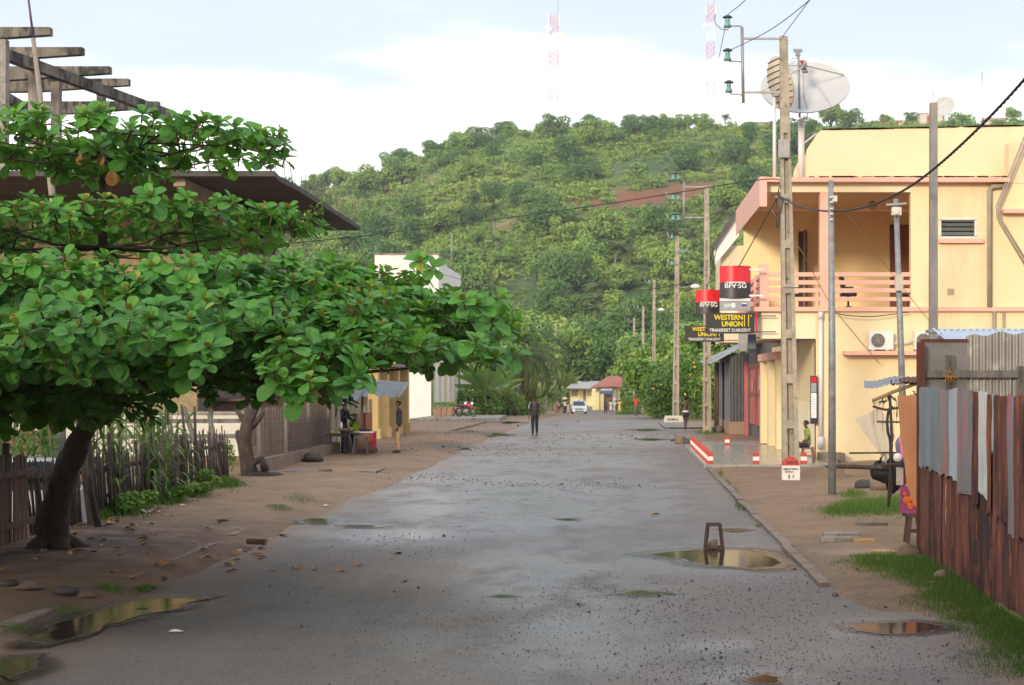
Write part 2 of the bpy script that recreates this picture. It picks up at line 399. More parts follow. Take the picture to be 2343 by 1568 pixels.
def puddle(outline, seed, name='puddle', z=.012, irr=.16):
    pts = []
    n = len(outline)
    for i in range(n):
        a = outline[i]; b2 = outline[(i+1) % n]
        for k in range(7):
            t = k/7; pts.append((a[0]+(b2[0]-a[0])*t, a[1]+(b2[1]-a[1])*t))
    # smooth the outline
    for _ in range(3):
        pts = [((pts[i-1][0]+2*pts[i][0]+pts[(i+1) % len(pts)][0])/4, (pts[i-1][1]+2*pts[i][1]+pts[(i+1) % len(pts)][1])/4) for i in range(len(pts))]
    w3 = []
    for px, py in pts:
        g = G(px, py); s = F/g.y
        j = Vector((noise.noise(Vector((g.x*2.2, g.y*2.2, seed))), noise.noise(Vector((g.x*2.2, g.y*2.2, seed+9))), 0))*irr
        j += Vector((noise.noise(Vector((g.x*9, g.y*9, seed))), noise.noise(Vector((g.x*9, g.y*9, seed+9))), 0))*irr*.35
        g = g+j; g.z = gz(g.y)+z; w3.append(g)
    c = sum(w3, Vector())/len(w3); n_ = len(w3); rad = sum((p-c).length for p in w3)/n_
    def ring(k, dz): return [c+(p-c)*k+Vector((0, 0, dz)) for p in w3]
    mb = MB(); mb.add([c]+ring(.6, 0)+w3, [(0, i+1, (i+1) % n_+1) for i in range(n_)]+[(1+i, 1+n_+i, 1+n_+(i+1) % n_, 1+(i+1) % n_) for i in range(n_)])
    o = solo(name, mb, WATER, kind='structure', base=(0, 0, 0)); at = o.data.attributes.new('depth', 'FLOAT', 'POINT'); at.data.foreach_set('value', [1.]*(n_+1)+[0.]*n_)
    g_ = 1+min(.5, .55/rad); mb = MB(); out = [p+(p-c).normalized()*min(.6, .10+.25*rad)*(1+.5*noise.noise(p*1.3)) for p in w3]
    mb.add([p-Vector((0, 0, .004)) for p in w3]+[Vector((p.x, p.y, p.z-.006)) for p in out], [(i, n_+i, n_+(i+1) % n_, (i+1) % n_) for i in range(n_)])
    r_ = solo('puddle_rim', mb, RIM, kind='structure', base=(0, 0, 0)); at = r_.data.attributes.new('depth', 'FLOAT', 'POINT'); at.data.foreach_set('value', [.7]*n_+[0.]*n_)
    return o
puddle([(1452, 1269), (1520, 1261), (1600, 1258), (1700, 1257), (1770, 1266), (1812, 1290), (1790, 1304), (1700, 1305), (1600, 1292), (1520, 1280)], 1)
puddle([(1935, 1434), (1990, 1427), (2080, 1425), (2150, 1433), (2168, 1440), (2130, 1450), (2050, 1453), (1960, 1446)], 2, z=.012, irr=.10)
puddle([(55, 1468), (140, 1425), (240, 1395), (330, 1372), (420, 1364), (465, 1372), (420, 1392), (330, 1412), (240, 1440), (160, 1475), (80, 1482)], 3, z=.02)
puddle([(-120, 1520), (20, 1506), (95, 1503), (70, 1535), (20, 1600), (-150, 1620)], 4, z=.02)
puddle([(680, 1190), (720, 1185), (768, 1190), (750, 1200), (700, 1200)], 5, irr=.2)
puddle([(770, 1203), (820, 1200), (890, 1205), (840, 1210), (785, 1210)], 6, irr=.16)
puddle([(1645, 1212), (1690, 1210), (1716, 1214), (1690, 1219), (1655, 1217)], 7, irr=.08)
puddle([(1715, 1553), (1760, 1543), (1800, 1553), (1790, 1566), (1730, 1566)], 8, irr=.12)
puddle([(1060, 993), (1100, 990), (1160, 993), (1180, 998), (1100, 998)], 9, irr=.3)
puddle([(975, 1022), (1020, 1019), (1085, 1023), (1040, 1028), (990, 1028)], 10, irr=.3)
puddle([(1120, 966), (1170, 964), (1200, 967), (1160, 971)], 11, irr=.4)
puddle([(1120, 1365), (1150, 1363), (1180, 1366), (1150, 1369)], 12, irr=.04)
puddle([(1270, 1189), (1300, 1187), (1325, 1190), (1300, 1193)], 13, irr=.05)
puddle([(1430, 983), (1480, 981), (1520, 984), (1470, 988)], 14, irr=.3)
puddle([(1450, 1005), (1490, 1003), (1530, 1006), (1490, 1010)], 15, irr=.3)
puddle([(1440, 1361), (1490, 1356), (1550, 1361), (1500, 1367)], 16, irr=.25)

# ================================================================== FOLIAGE MATERIALS AND PROTOTYPES
def leaf_mat(name, a, b_, c, trans=.25, rough=.5, vein=False, objvar=.5, nscale=.5):
    b = NB(name); t = attr(b, 'tint')
    oi = b.n('ShaderNodeObjectInfo')
    cc = b.mix(b.ramp(t, 0, .55), a, b_); cc = b.mix(b.ramp(t, .62, 1), cc, c)
    cc = b.mix(b.math('MULTIPLY', oi.outputs['Random'], objvar), cc, b.mix(.5, b_, c))
    if vein:
        uv = b.n('ShaderNodeSeparateXYZ'); b.l(b.co.outputs['UV'], uv.inputs[0])
        u = b.math('ABSOLUTE', b.math('SUBTRACT', uv.outputs[0], .5))
        mid = b.ramp(u, .012, .035, 1, 0)
        side = b.math('PINGPONG', b.math('ADD', uv.outputs[1], b.math('MULTIPLY', u, -.55)), .062)
        sv = b.ramp(side, .0, .008, .55, 0)
        v = b.math('MAXIMUM', mid, sv); cc = b.mix(b.math('MULTIPLY', v, .38), cc, (.24, .30, .08))
        h = b.math('ADD', b.math('MULTIPLY', v, -1), b.math('MULTIPLY', b.noise(30, 2), .3)); b.bump(h, .35, .01)
    b.base(cc); b.rough(rough); b.b.inputs['Specular IOR Level'].default_value = .4
    tr = b.n('ShaderNodeBsdfTranslucent'); b.l(b.mix(.5, cc, (.22, .34, .03), 'MIX'), tr.inputs[0])
    ms = b.n('ShaderNodeMixShader'); ms.inputs[0].default_value = trans
    b.l(b.b.outputs[0], ms.inputs[1]); b.l(tr.outputs[0], ms.inputs[2]); b.l(ms.outputs[0], b.out.inputs[0]); return b.m
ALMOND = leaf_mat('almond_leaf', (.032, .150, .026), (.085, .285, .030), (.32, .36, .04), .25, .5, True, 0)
BROAD = leaf_mat('dark_foliage', (.042, .110, .028), (.09, .19, .036), (.20, .27, .05), .2, .6)
BUSHM = leaf_mat('hill_foliage', (.048, .14, .040), (.20, .34, .050), (.44, .46, .10), .2, .65)
LIME = leaf_mat('bright_foliage', (.060, .150, .020), (.12, .24, .025), (.30, .32, .03), .25, .5)
PALMM = leaf_mat('palm_frond', (.050, .105, .028), (.10, .155, .035), (.32, .25, .07), .2, .5)
BANANA = leaf_mat('banana_leaf', (.07, .17, .03), (.15, .27, .045), (.32, .30, .06), .3, .5)
GRASSM = leaf_mat('grass_blades', (.035, .10, .014), (.075, .165, .02), (.16, .20, .05), .25, .5, objvar=0)
BARK = M('bark', (.070, .050, .036), (.030, .023, .018), 7, .9, 1.0, 12, stretch=(1, 1, .5), c3=(.11, .095, .075), s3=4, lo3=.6, hi3=.75)
PALEBARK = M('pale_bark', (.24, .22, .19), (.13, .115, .10), 6, .9, .7, 14, stretch=(1, 1, 3))
def ru(a, b): return rnd.uniform(a, b)
def unit(n):
    v = nr.normal(size=(n, 3)); return v/np.linalg.norm(v, axis=1)[:, None]
def leafcloud(blobs, n, size, shell=.75, up=.35, aspect=.6):
    """n leaf quads over ellipsoid blobs [(cx,cy,cz,rx,ry,rz)] -> verts (n*4,3), tint (n)"""
    B = np.array(blobs, float); wt = (B[:, 3]*B[:, 4]+B[:, 4]*B[:, 5]+B[:, 3]*B[:, 5]); wt /= wt.sum()
    idx = nr.choice(len(B), n, p=wt); d = unit(n)
    d[:, 2] = np.where(nr.rand(n) < .45, np.abs(d[:, 2]), d[:, 2])
    r = shell+(1.05-shell)*nr.rand(n)**.7+.10*nr.randn(n)
    c = B[idx, :3]+d*B[idx, 3:]*r[:, None]
    nrm = d*.9+unit(n)*.75; nrm[:, 2] += up; nrm /= np.linalg.norm(nrm, axis=1)[:, None]
    t = np.cross(nrm, unit(n)); t /= np.linalg.norm(t, axis=1)[:, None]; bt = np.cross(nrm, t)
    s = size*(.6+.8*nr.rand(n))[:, None]
    q = np.stack([c-t*s, c+bt*s*aspect, c+t*s, c-bt*s*aspect], 1).reshape(-1, 3)
    blobt = nr.rand(len(B)); tint = np.clip(.45*blobt[idx]+.45*nr.rand(n)+.06*nr.randn(n), 0, 1)
    return q, tint
def tree_blobs(R_, H0, H1, n, flat=.75):
    bl = []
    for i in range(n):
        a = ru(0, 6.283); rr = R_*math.sqrt(ru(0, 1))*.72; z = H0+(H1-H0)*ru(.15, .95)*(1-.35*(rr/R_)**2)
        s = R_*ru(.26, .48); bl.append((rr*math.cos(a), rr*math.sin(a), z, s, s, s*flat))
    return bl
def make_tree(name, label, cat, R_, H0, H1, nb, nl, ls, m, group=None, trunk=.22, bark=None, lean=0, flat=.75):
    t = thing(name, label, cat, (0, 0, 0), group)
    bl = tree_blobs(R_, H0, H1, nb, flat); q, ti = leafcloud(bl, nl, ls)
    o = bpy.data.objects.new('crown', np_mesh('crown', q, 4, m, ti)); col.objects.link(o); o.parent = t
    mb = MB(); top = Vector((lean, 0, (H0+H1)*.55))
    mb.tube([(0, 0, -.4), (lean*.2, .05, H0*.4), (lean*.6, -.05, H0), top], [trunk*1.3, trunk, trunk*.75, trunk*.3], 8)
    for b_ in bl[:7]:
        c = Vector(b_[:3]); s = Vector((lean*.5, 0, H0*.8)); mb.tube([s, s.lerp(c, .5)+Vector((0, 0, .2)), c], [trunk*.5, trunk*.32, trunk*.12], 5)
    part('trunk', mb, bark or BARK, t); return t
def frond(base, az, el, length, drop, leaf, nseg=14, width=.9, down=.5):
    """pinnate palm frond: two rows of leaflets along an arching rib -> quads, rib points"""
    pts = []; p = Vector(base); e = el
    for i in range(nseg+1):
        pts.append(p.copy()); p = p+Vector((math.cos(az)*math.cos(e), math.sin(az)*math.cos(e), math.sin(e)))*(length/nseg); e -= drop/nseg
    q = []
    side = Vector((-math.sin(az), math.cos(az), 0))
    for i in range(1, nseg+1):
        d = (pts[i]-pts[i-1]).normalized()
        for sg in (-1, 1):
            for h in (0, .5):
                b0 = pts[i-1].lerp(pts[i], h); l = leaf*(math.sin(math.pi*min(1, (i+h)/nseg*.92+.06))**.6)*ru(.8, 1.1)
                tip = b0+(side*sg*width+d*.55+Vector((0, 0, -down*ru(.6, 1.4)))).normalized()*l; wv = d*.045*length/2.5+Vector((0, 0, .012))
                m_ = b0.lerp(tip, .5)+Vector((0, 0, .06*l))
                q += [b0-wv*.4, m_-wv, tip, m_+wv]
    return q, pts
def make_palm(name, label, H_, nf, fl, drop, m=PALMM, group=None, cat='palm tree', lean=.6, leaf=.55, down=.5, tr=.14, brown=0):
    t = thing(name, label, cat, (0, 0, 0), group); Q = []; ti = []; mb = MB(); rb = MB()
    mb.tube([(0, 0, -.5), (lean*.2, 0, H_*.35), (lean*.6, 0, H_*.7), (lean, 0, H_)], [tr*1.4, tr, tr*.85, tr*.8], 8)
    for i in range(nf):
        a = i*2.4+ru(-.2, .2); el = ru(-.15, 1.15) if i > brown else ru(-.9, -.5)
        q, pts = frond((lean, 0, H_), a, el, fl*ru(.85, 1.1), drop*ru(.8, 1.2), leaf, down=down)
        Q += q; ti += [(.95 if i <= brown and brown else ru(.1, .75))]*(len(q)//4); rb.tube(pts, [.035]*len(pts), 4)
    o = bpy.data.objects.new('frond_crown', np_mesh('frond_crown', np.array([tuple(v) for v in Q]), 4, m, np.array(ti))); col.objects.link(o); o.parent = t
    part('trunk', mb, PALEBARK, t); part('frond_rib', rb, m, t).data.attributes.new('tint', 'FLOAT', 'POINT'); return t
def make_banana(name, label, H_, nl, ll, lw, group=None, m=BANANA, fan=None, cat='banana plant'):
    t = thing(name, label, cat, (0, 0, 0), group); V = []; ti = []; mb = MB()
    mb.tube([(0, 0, -.3), (0, 0, H_*.5), (.05, 0, H_)], [.16, .13, .08], 8)
    for i in range(nl):
        a = fan[0] + (0 if i % 2 else math.pi) if fan else i*2.4+ru(-.3, .3)
        el = (fan[1]*(i/nl)+R(12)) if fan else ru(.75, 1.35); dr = .35 if fan else ru(.7, 1.6)
        l = ll*ru(.8, 1.1); n = 7; p = Vector((.05, 0, H_)); pts = []; e_ = el
        for k in range(n+1):
            pts.append(p.copy()); p = p+Vector((math.cos(a)*math.cos(e_), math.sin(a)*math.cos(e_), math.sin(e_)))*l/n; e_ -= dr/n
        side = Vector((-math.sin(a), math.cos(a), 0)) if not fan else Vector((0, .3, 0))+(pts[-1]-pts[0]).normalized().cross(Vector((0, 1, 0)))
        tt = ru(.1, .8)
        for k in range(n):
            w0 = lw*math.sin(math.pi*min(1, .12+k/n*.88))**.6 if k else .03; w1 = lw*math.sin(math.pi*min(1, .12+(k+1)/n*.88))**.6 if k < n-1 else .02
            for sg in (-1, 1):
                dz = Vector((0, 0, .25*lw)); V += [pts[k], pts[k+1], pts[k+1]+side*sg*w1+dz*ru(-.5, .7), pts[k]+side*sg*w0+dz*ru(-.5, .7)]; ti.append(min(1, tt+ru(-.1, .1)))
    o = bpy.data.objects.new('leaves', np_mesh('leaves', np.array([tuple(v) for v in V]), 4, m, np.array(ti))); col.objects.link(o); o.parent = t
    part('stem', mb, M('banana_stem', (.16, .17, .06), (.10, .07, .04), 3, .7, .3), t); return t
def make_bush(name, label, blobs, nl, ls, m, cat='bush', group=None, stem=True, loc=(0, 0, 0)):
    t = thing(name, label, cat, loc, group); q, ti = leafcloud(blobs, nl, ls, .6)
    o = bpy.data.objects.new('foliage', np_mesh('foliage', q, 4, m, ti)); col.objects.link(o); o.parent = t
    mb = MB()
    for b_ in blobs[:6]: mb.tube([(b_[0]*.3, b_[1]*.3, -.1), (b_[0]*.7, b_[1]*.7, b_[2]*.6), b_[:3]], [.05, .035, .015], 5)
    part('stem', mb, BARK, t); return t

# ================================================================== THE HILL
SKY = [(-2500, 800), (-800, 700), (0, 590), (500, 500), (720, 440), (800, 420), (900, 388), (1000, 352), (1100, 326), (1200, 312), (1270, 306), (1450, 302), (1600, 298), (1700, 294), (1800, 292), (2000, 288), (2342, 282), (3200, 300), (4500, 420)]
def crestY(px): return 560+60*math.sin(px*.0013)
def hill(px, t):
    Yc = crestY(px); Y0 = 268; zs = Z_(np.interp(px, [a for a, _ in SKY], [b for _, b in SKY]), Yc)
    if t <= 1:
        Y = Y0+(Yc-Y0)*t; k = t**1.15*.75+.25*(t*t*(3-2*t)); z = -2.3+(zs+2.3)*k
    else:
        Y = Yc+(t-1)*300; z = zs-(t-1)**1.5*25
    x = (px-VX)*Y/F
    nzz = noise.fractal(Vector((x*.016, Y*.016, 2)), .9, 2, 4)*8*min(1, t*2.2)*max(0, 1-t)**.8
    return Vector((x, Y, z+nzz))
def pic(v): return VX+F*v[0]/v[1], VY-F*(v[2]-EYE)/v[1]
NU, NV = 260, 90
hv = []; so_, gr = [], []
SOIL = [(1480, 455, 130, 26, 1), (1350, 470, 80, 18, .8), (1560, 448, 60, 18, 1.2), (1590, 430, 90, 20, .8), (1200, 500, 60, 12, .5), (900, 450, 50, 8, .6), (1150, 520, 30, 10, .6), (1720, 470, 60, 12, .8), (1350, 500, 120, 10, .6)]
YEL = [(960, 415, 70, 22, 1), (880, 425, 60, 20, .8), (1130, 400, 110, 20, .8), (1160, 520, 60, 30, .9), (1120, 570, 50, 30, .7), (1330, 430, 100, 20, .6), (1200, 440, 60, 26, .8), (1230, 480, 70, 20, .7), (1700, 330, 120, 30, .6), (1040, 440, 60, 20, .7)]
hm = MB()
for j in range(NV+1):
    for i in range(NU+1):
        p = hill(-2500+6500*i/NU, 1.15*j/NV); hm.v.append(tuple(p)); a, b_ = pic(p)
        so_.append(spot(a, b_, SOIL)); gr.append(spot(a, b_, YEL))
hm.f = [(j*(NU+1)+i, j*(NU+1)+i+1, (j+1)*(NU+1)+i+1, (j+1)*(NU+1)+i) for j in range(NV) for i in range(NU)]
hm.mi = [0]*len(hm.f); hm.smooth = [True]*len(hm.f)
b = NB('hillside_ground')
c = b.mix(b.ramp(b.noise(.05, 6, .65), .38, .62), (.050, .105, .026), (.125, .165, .040))
c = b.mix(b.ramp(b.noise(.25, 5, .7), .5, .7), c, (.035, .07, .02))
c = b.mix(b.math('MULTIPLY', attr(b, 'dry'), b.ramp(b.noise(.12, 5, .7), .25, .45)), c, (.27, .27, .085))
c = b.mix(b.math('MULTIPLY', attr(b, 'soil'), b.ramp(b.noise(.1, 6, .7), .32, .5)), c, (.26, .070, .035))
b.base(c); b.rough(.95); b.bump(b.noise(.6, 6, .7), .8, 1.0)
hme = mesh_from('hill', hm, b.m, recalc=False)
for k, a in (('soil', so_), ('dry', gr)):
    at = hme.attributes.new(k, 'FLOAT', 'POINT'); at.data.foreach_set('value', np.array(a, np.float32))
ho = bpy.data.objects.new('hill', hme); col.objects.link(ho); setp(ho, kind='structure')

# bush cover as one mass
protos = []
for k in range(8):
    bl = [(ru(-.6, .6), ru(-.6, .6), ru(.2, .75), ru(.3, .6), ru(.3, .6), ru(.25, .5)) for _ in range(6)]
    protos.append(leafcloud(bl, 330, .105, .7, .5))
VV, TT = [], []
def putbush(p, s, tint, k=None):
    q, ti = protos[rnd.randrange(8) if k is None else k]; a = ru(0, 6.28); ca, sa = math.cos(a), math.sin(a)
    q2 = np.stack([q[:, 0]*ca-q[:, 1]*sa, q[:, 0]*sa+q[:, 1]*ca, q[:, 2]], 1)*np.array([s, s, s*ru(.7, 1.15)])+np.array(p)
    VV.append(q2); TT.append(np.clip(ti*.45+tint, 0, 1))
cnt = 0
while cnt < 6800:
    px = ru(560, 2400); t = ru(0.0, 1.0)**.9
    p = hill(px, t); a, bq = pic(p)
    if spot(a, bq, SOIL) > ru(.05, .7) or spot(a, bq, YEL) > ru(.25, 1.2): continue
    dn = noise.noise(Vector((p.x*.02, p.y*.02, 7)))
    if dn < ru(-.55, .02) and t > .22: continue
    s = ru(1.4, 3.6)*(1.35 if t < .25 else 1)*(1+.5*max(0, dn)); cnt += 1
    putbush((p.x, p.y, p.z-.2*s), s, .02+.60*max(0, min(1, .5+1.3*noise.noise(Vector((p.x*.03, p.y*.03, 3)))))+ru(-.15, .2))

for _ in range(4200):          # low scrub and tall grass tussocks in the open parts
    px = ru(600, 2400); t = ru(.1, 1.0); p = hill(px, t); a, bq = pic(p)
    if spot(a, bq, SOIL) > ru(.05, .5): continue
    putbush((p.x, p.y, p.z-.1), ru(.5, 1.3), ru(.25, .72))
me = np_mesh('hill_shrubs', np.concatenate(VV), 4, BUSHM, np.concatenate(TT)); o = bpy.data.objects.new('hill_shrubs', me); col.objects.link(o); setp(o, kind='stuff')
HT = [make_tree('hillside_tree', 'round leafy tree standing among the shrubs of the green hill', 'tree', ru(3.4, 4.8), ru(.8, 1.5), ru(5.8, 8.0), 15, 3200, .23, [BUSHM, BROAD, BROAD, BUSHM][k], 'leafy trees scattered over the green hill') for k in range(4)]
HP = [make_palm('hillside_palm', 'feathery palm growing among the bushes of the green hill', ru(3, 5.5), 16, 3.4, 1.5, group='palms scattered over the green hill', leaf=1.0, tr=.2) for k in range(3)]
HB = [make_banana('banana_plant', 'banana plant with upright torn leaves on the green hill', ru(1.2, 2), 9, 2.6, .36, 'banana plants scattered over the green hill') for k in range(3)]
def scatter(protos_, n, t0, t1, s0, s1, soilok=False, pxr=(620, 2300)):
    k = 0
    while k < n:
        px = ru(*pxr); t = ru(t0, t1); p = hill(px, t); a, bq = pic(p)
        if not soilok and spot(a, bq, SOIL) > .3: continue
        if spot(a, bq, YEL) > .6: continue
        k += 1; dup(protos_[rnd.randrange(len(protos_))], (p.x, p.y, p.z-.2), ru(0, 6.28), scale=ru(s0, s1))
def placeP(o, px, t, s=1.0, label=None, name=None, cat=None, group=None, dy=None):
    """copy a hill plant to the hill point that shows at px and height fraction t"""
    p = hill(px, t); c = dup(o, (p.x, p.y, p.z-.2), ru(0, 6.28), label, s)
    if name: c.name = name
    if cat: c['category'] = cat
    if group is None and 'group' in c: del c['group']
    elif group: c['group'] = group
    return c
def tfor(px, py):      # height fraction on the hill that shows at picture row py
    lo, hi = 0, 1
    for _ in range(30):
        m = (lo+hi)/2
        if pic(hill(px, m))[1] > py: lo = m
        else: hi = m
    return lo
scatter(HT, 70, 0.02, .42, .9, 1.7); scatter(HT, 60, .42, .9, .7, 1.6); scatter(HT, 40, .93, 1.0, .65, 1.35, pxr=(700, 1700)); scatter(HT, 30, .3, .9, 1.4, 2.2)
scatter(HP, 44, .05, .6, 1.1, 1.7); scatter(HB, 70, .08, .9, .9, 1.9, True)
# plants one can pick out against the sky or the slope
placeP(HT[1], 1440, 1.0, 1.0, 'lone round tree on a bare trunk on the ridge right of the first mast', name='ridge_tree', cat='tree')
for q_, l_ in ((1560, 'wide dark crowned tree on the ridge left of the ridge palm'), (1600, 'dark spreading tree on the ridge just left of the ridge palm')):
    placeP(HT[0], q_, .99, 1.25, l_, name='ridge_tree', cat='tree')
placeP(HP[1], 1658, .995, 1.0, 'small palm alone against the sky on the ridge', name='ridge_palm', cat='palm tree')
placeP(HT[2], 1148, .985, 1.15, 'tall bushy tree on the ridge left of the first mast', name='ridge_tree', cat='tree')
placeP(HT[3], 1900, .95, 1.7, 'big dark rounded tree on the ridge behind the large dish', name='ridge_tree', cat='tree')
placeP(HT[1], 1945, .96, 1.3, 'dark leafy tree on the ridge right of the large dish', name='ridge_tree', cat='tree')
placeP(HT[0], 2025, 1.0, .8, 'small tree on the ridge beside the red roofed house', name='ridge_tree', cat='tree')
placeP(HT[2], 2085, 1.0, .85, 'small tree on the ridge left of the pale ridge house', name='ridge_tree', cat='tree')
placeP(HT[3], 2320, 1.0, 1.0, 'tree on the ridge at the right end of the skyline', name='ridge_tree', cat='tree')
placeP(HT[3], 1010, .97, .9, 'leafy tree on the descending ridge left of the tallest ridge tree', name='ridge_tree', cat='tree')
placeP(HT[2], 1048, .985, .95, 'bushy tree on the ridge next to the tallest ridge tree', name='ridge_tree', cat='tree')
placeP(HT[2], 785, .97, .6, 'small tree low on the left end of the ridge', name='ridge_tree', cat='tree')
for q_, y_, l_ in ((1400, 560, 'reddish dying palm at mid slope above the street'), (1310, 735, 'wide yellow green coconut palm at the foot of the hill'), (1545, 610, 'yellowing coconut palm behind the concrete poles'), (1655, 480, 'green palm on the slope right of the bare soil'), (1380, 735, 'brownish coconut palm beside the yellow green one at the hill foot')):
    placeP(HP[q_ % 3], q_, tfor(q_, y_), 1.5, l_, name='coconut_palm', cat='palm tree')
for o in HT+HP+HB:
    p = hill(ru(1100, 1600), ru(.1, .4)); o.location = (p.x, p.y, p.z-.2)
# ================================================================== FOREGROUND ALMOND TREE
def obovate(n=5):
    # leaf outline half widths along its length, blade folded along the midrib; local: length +Y, width X, up Z
    return [(0, .03), (.16, .16), (.36, .36), (.60, .50), (.82, .49), (.95, .30), (1.0, .10)]
def build_almond():
    base = P(125, 1262, 20.8); base.z = 0.02
    t = thing('almond_tree', 'large leafy tree with tiered branches of round glossy leaves leaning over the sidewalk', 'tree', base)
    AX, AY = X_(235, 19.5), 19.5
    ros = []   # (pos, axis, scale)
    def layer(z0, Rr, thick, n, tilt=0, droop=.25, ymax=99, amin=None, ax=AX, ay=AY, rmin=0, sc=1, dark=0):
        k = 0; tries = 0
        while k < n and tries < n*30:
            tries += 1
            a = ru(0, 6.283); lob = 1+.13*noise.noise(Vector((math.cos(a)*1.7, math.sin(a)*1.7, z0)))+.10*noise.noise(Vector((math.cos(a)*4, math.sin(a)*4, z0)))
            r = Rr*lob*math.sqrt(ru(rmin**2, 1)); x = ax+r*math.cos(a); y = ay+r*math.sin(a)
            if x < -10.6 or y > ay+ymax: continue
            rr = r/Rr; lump = noise.noise(Vector((x*.9, y*.9, z0*3)))*.13
            z = z0+tilt*(x-ax)+lump-droop*rr**3+ru(-1, .35)*thick*(1-.3*rr)
            out = Vector((math.cos(a), math.sin(a), 0)); axd = (Vector((0, 0, 1))+out*ru(.1, .9)*rr+Vector((ru(-.35, .35), ru(-.35, .35), 0))).normalized()
            ros.append((Vector((x, y, z)), axd, sc*ru(.8, 1.15), dark)); k += 1
    layer(5.50, 2.45, .15, 215, .02, .06)
    layer(5.22, .70, .22, 22, 0, .1, ax=AX+.15, ay=AY-.6)
    layer(4.50, 2.75, .24, 200, .035, .15)
    layer(4.35, 1.7, .3, 60, 0, .1, ax=AX-2.6, ay=AY-.5)
    layer(3.66, 4.3, .32, 640, .045, .22, 2.5)
    layer(3.16, 5.45, .46, 1250, .055, .20, 2.5)
    layer(2.80, 4.6, .42, 950, .085, .22, 2.8)
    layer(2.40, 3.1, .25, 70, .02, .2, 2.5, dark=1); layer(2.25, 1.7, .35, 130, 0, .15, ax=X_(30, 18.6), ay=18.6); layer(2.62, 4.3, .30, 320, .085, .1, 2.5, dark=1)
    layer(2.82, 1.3, .22, 60, 0, .10, ax=X_(870, 15.2), ay=15.4)      # low right skirt
    layer(2.66, .5, .25, 22, 0, .12, ax=X_(735, 14.3), ay=14.3)
    layer(2.10, .8, .15, 14, 0, .1, ax=X_(60, 18.5), ay=18.5)
    for px, py, Y in ((690, 905, 14.1), (640, 880, 14.0), (745, 880, 14.2), (480, 800, 14.15), (470, 835, 14.1), (1090, 700, 16.2), (1125, 740, 16.4), (1140, 780, 16.5), (1060, 690, 16), (1100, 795, 16.6), (660, 480, 18.6), (990, 615, 18.2), (960, 600, 18.4)):
        ros.append((P(px, py, Y), Vector((ru(-.2, .5), -.6, .7)).normalized(), 1.0, 0))
    Lf = obovate(); V = []; UV = []; T = []
    def leaf(p, d, nrm, ln, wd, tint, cup):
        side = d.cross(nrm).normalized(); nrm = side.cross(d).normalized()
        for i in range(len(Lf)-1):
            (t0, w0), (t1, w1) = Lf[i], Lf[i+1]
            c0 = p+d*ln*t0-nrm*ln*cup*t0*t0; c1 = p+d*ln*t1-nrm*ln*cup*t1*t1
            for sg in (-1, 1):
                e0 = c0+side*sg*w0*wd+nrm*w0*wd*.28; e1 = c1+side*sg*w1*wd+nrm*w1*wd*.28
                q = [c0, e0, e1, c1] if sg > 0 else [c0, c1, e1, e0]
                V.extend(q); u0 = .5+sg*w0*.9*.5; u1 = .5+sg*w1*.9*.5
                UV.extend([(.5, t0), (u0, t0), (u1, t1), (.5, t1)] if sg > 0 else [(.5, t0), (.5, t1), (u1, t1), (u0, t0)]); T.append(tint)
    tw = MB()
    for p, ax, sc, dark in ros:
        u = ax.orthogonal().normalized(); v = ax.cross(u); n = rnd.randint(7, 11); a0 = ru(0, 6.28)
        rt = ru(.12, .55); outer = math.hypot(p.x-AX, p.y-AY)
        for k in range(n):
            a = a0+k*2.4; f = k/(n-1)           # 0 inner upright .. 1 outer spread
            el = R(72-72*f**.7+ru(-14, 10)); d = (u*math.cos(a)+v*math.sin(a))*math.cos(el)+ax*math.sin(el)
            if ru(0, 1) < .5 and f > .5: d = (d+Vector((0, 0, -.55*f))).normalized()
            nrm = (ax*math.cos(el)-(u*math.cos(a)+v*math.sin(a))*math.sin(el)).normalized()
            ln = (.09+.118*f**.5)*sc*ru(.66, 1.25); tint = rt+ru(-.12, .14)+(.20 if f < .25 else 0)
            q = rnd.random()
            if q < .006: tint = 1.0
            if dark: tint *= .4  # low inner layers: the shade under the crown is put into the leaf tint
            leaf(p+ax*.02*(1-f), d, nrm, ln, ln*ru(.62, .74), max(0, min(1, tint)), ru(.05, .35))
        tw.tube([p-ax*.10, p+ax*.03], [.012, .008], 4)
    Vn = np.array([tuple(v) for v in V])-np.array(tuple(base))
    me = np_mesh('crown', Vn, 4, ALMOND, np.array(T))
    uv = me.uv_layers.new(name='UVMap'); uv.data.foreach_set('uv', np.array(UV, np.float32).ravel())
    o = bpy.data.objects.new('crown', me); col.objects.link(o); o.parent = t
    # a few withered leaves and new red buds
    V.clear(); UV.clear(); T.clear()
    for px, py, Y, ln in ((255, 405, 18.9, .22), (262, 412, 18.9, .16), (185, 372, 18.8, .14), (235, 372, 18.8, .14), (300, 748, 15.0, .11)):
        leaf(P(px, py-20, Y), Vector((ru(-.3, .3), -.2, -1)).normalized(), Vector((0, -1, 0)), ln, ln*.7, 1, .2)
    me = np_mesh('dry_leaves', np.array([tuple(v) for v in V])-np.array(tuple(base)), 4, M('withered_leaf', (.50, .25, .08), (.34, .13, .03), 14, .6, .4), np.array(T))
    o = bpy.data.objects.new('dry_leaves', me); col.objects.link(o); o.parent = t; o['label'] = 'withered orange leaves hanging in the crown'
    V.clear(); UV.clear(); T.clear()
    for p, ax, sc, dark in ros:
        if rnd.random() < .42 and not dark:
            for _ in range(2): leaf(p, (ax+Vector((ru(-.2, .2), ru(-.2, .2), 0))).normalized(), Vector((0, -1, .1)), .10*sc, .045, 1, .0)
    me = np_mesh('bud_leaves', np.array([tuple(v) for v in V])-np.array(tuple(base)), 4, M('new_leaf', (.20, .19, .03), (.20, .10, .025), 9, .5, .2), np.array(T))
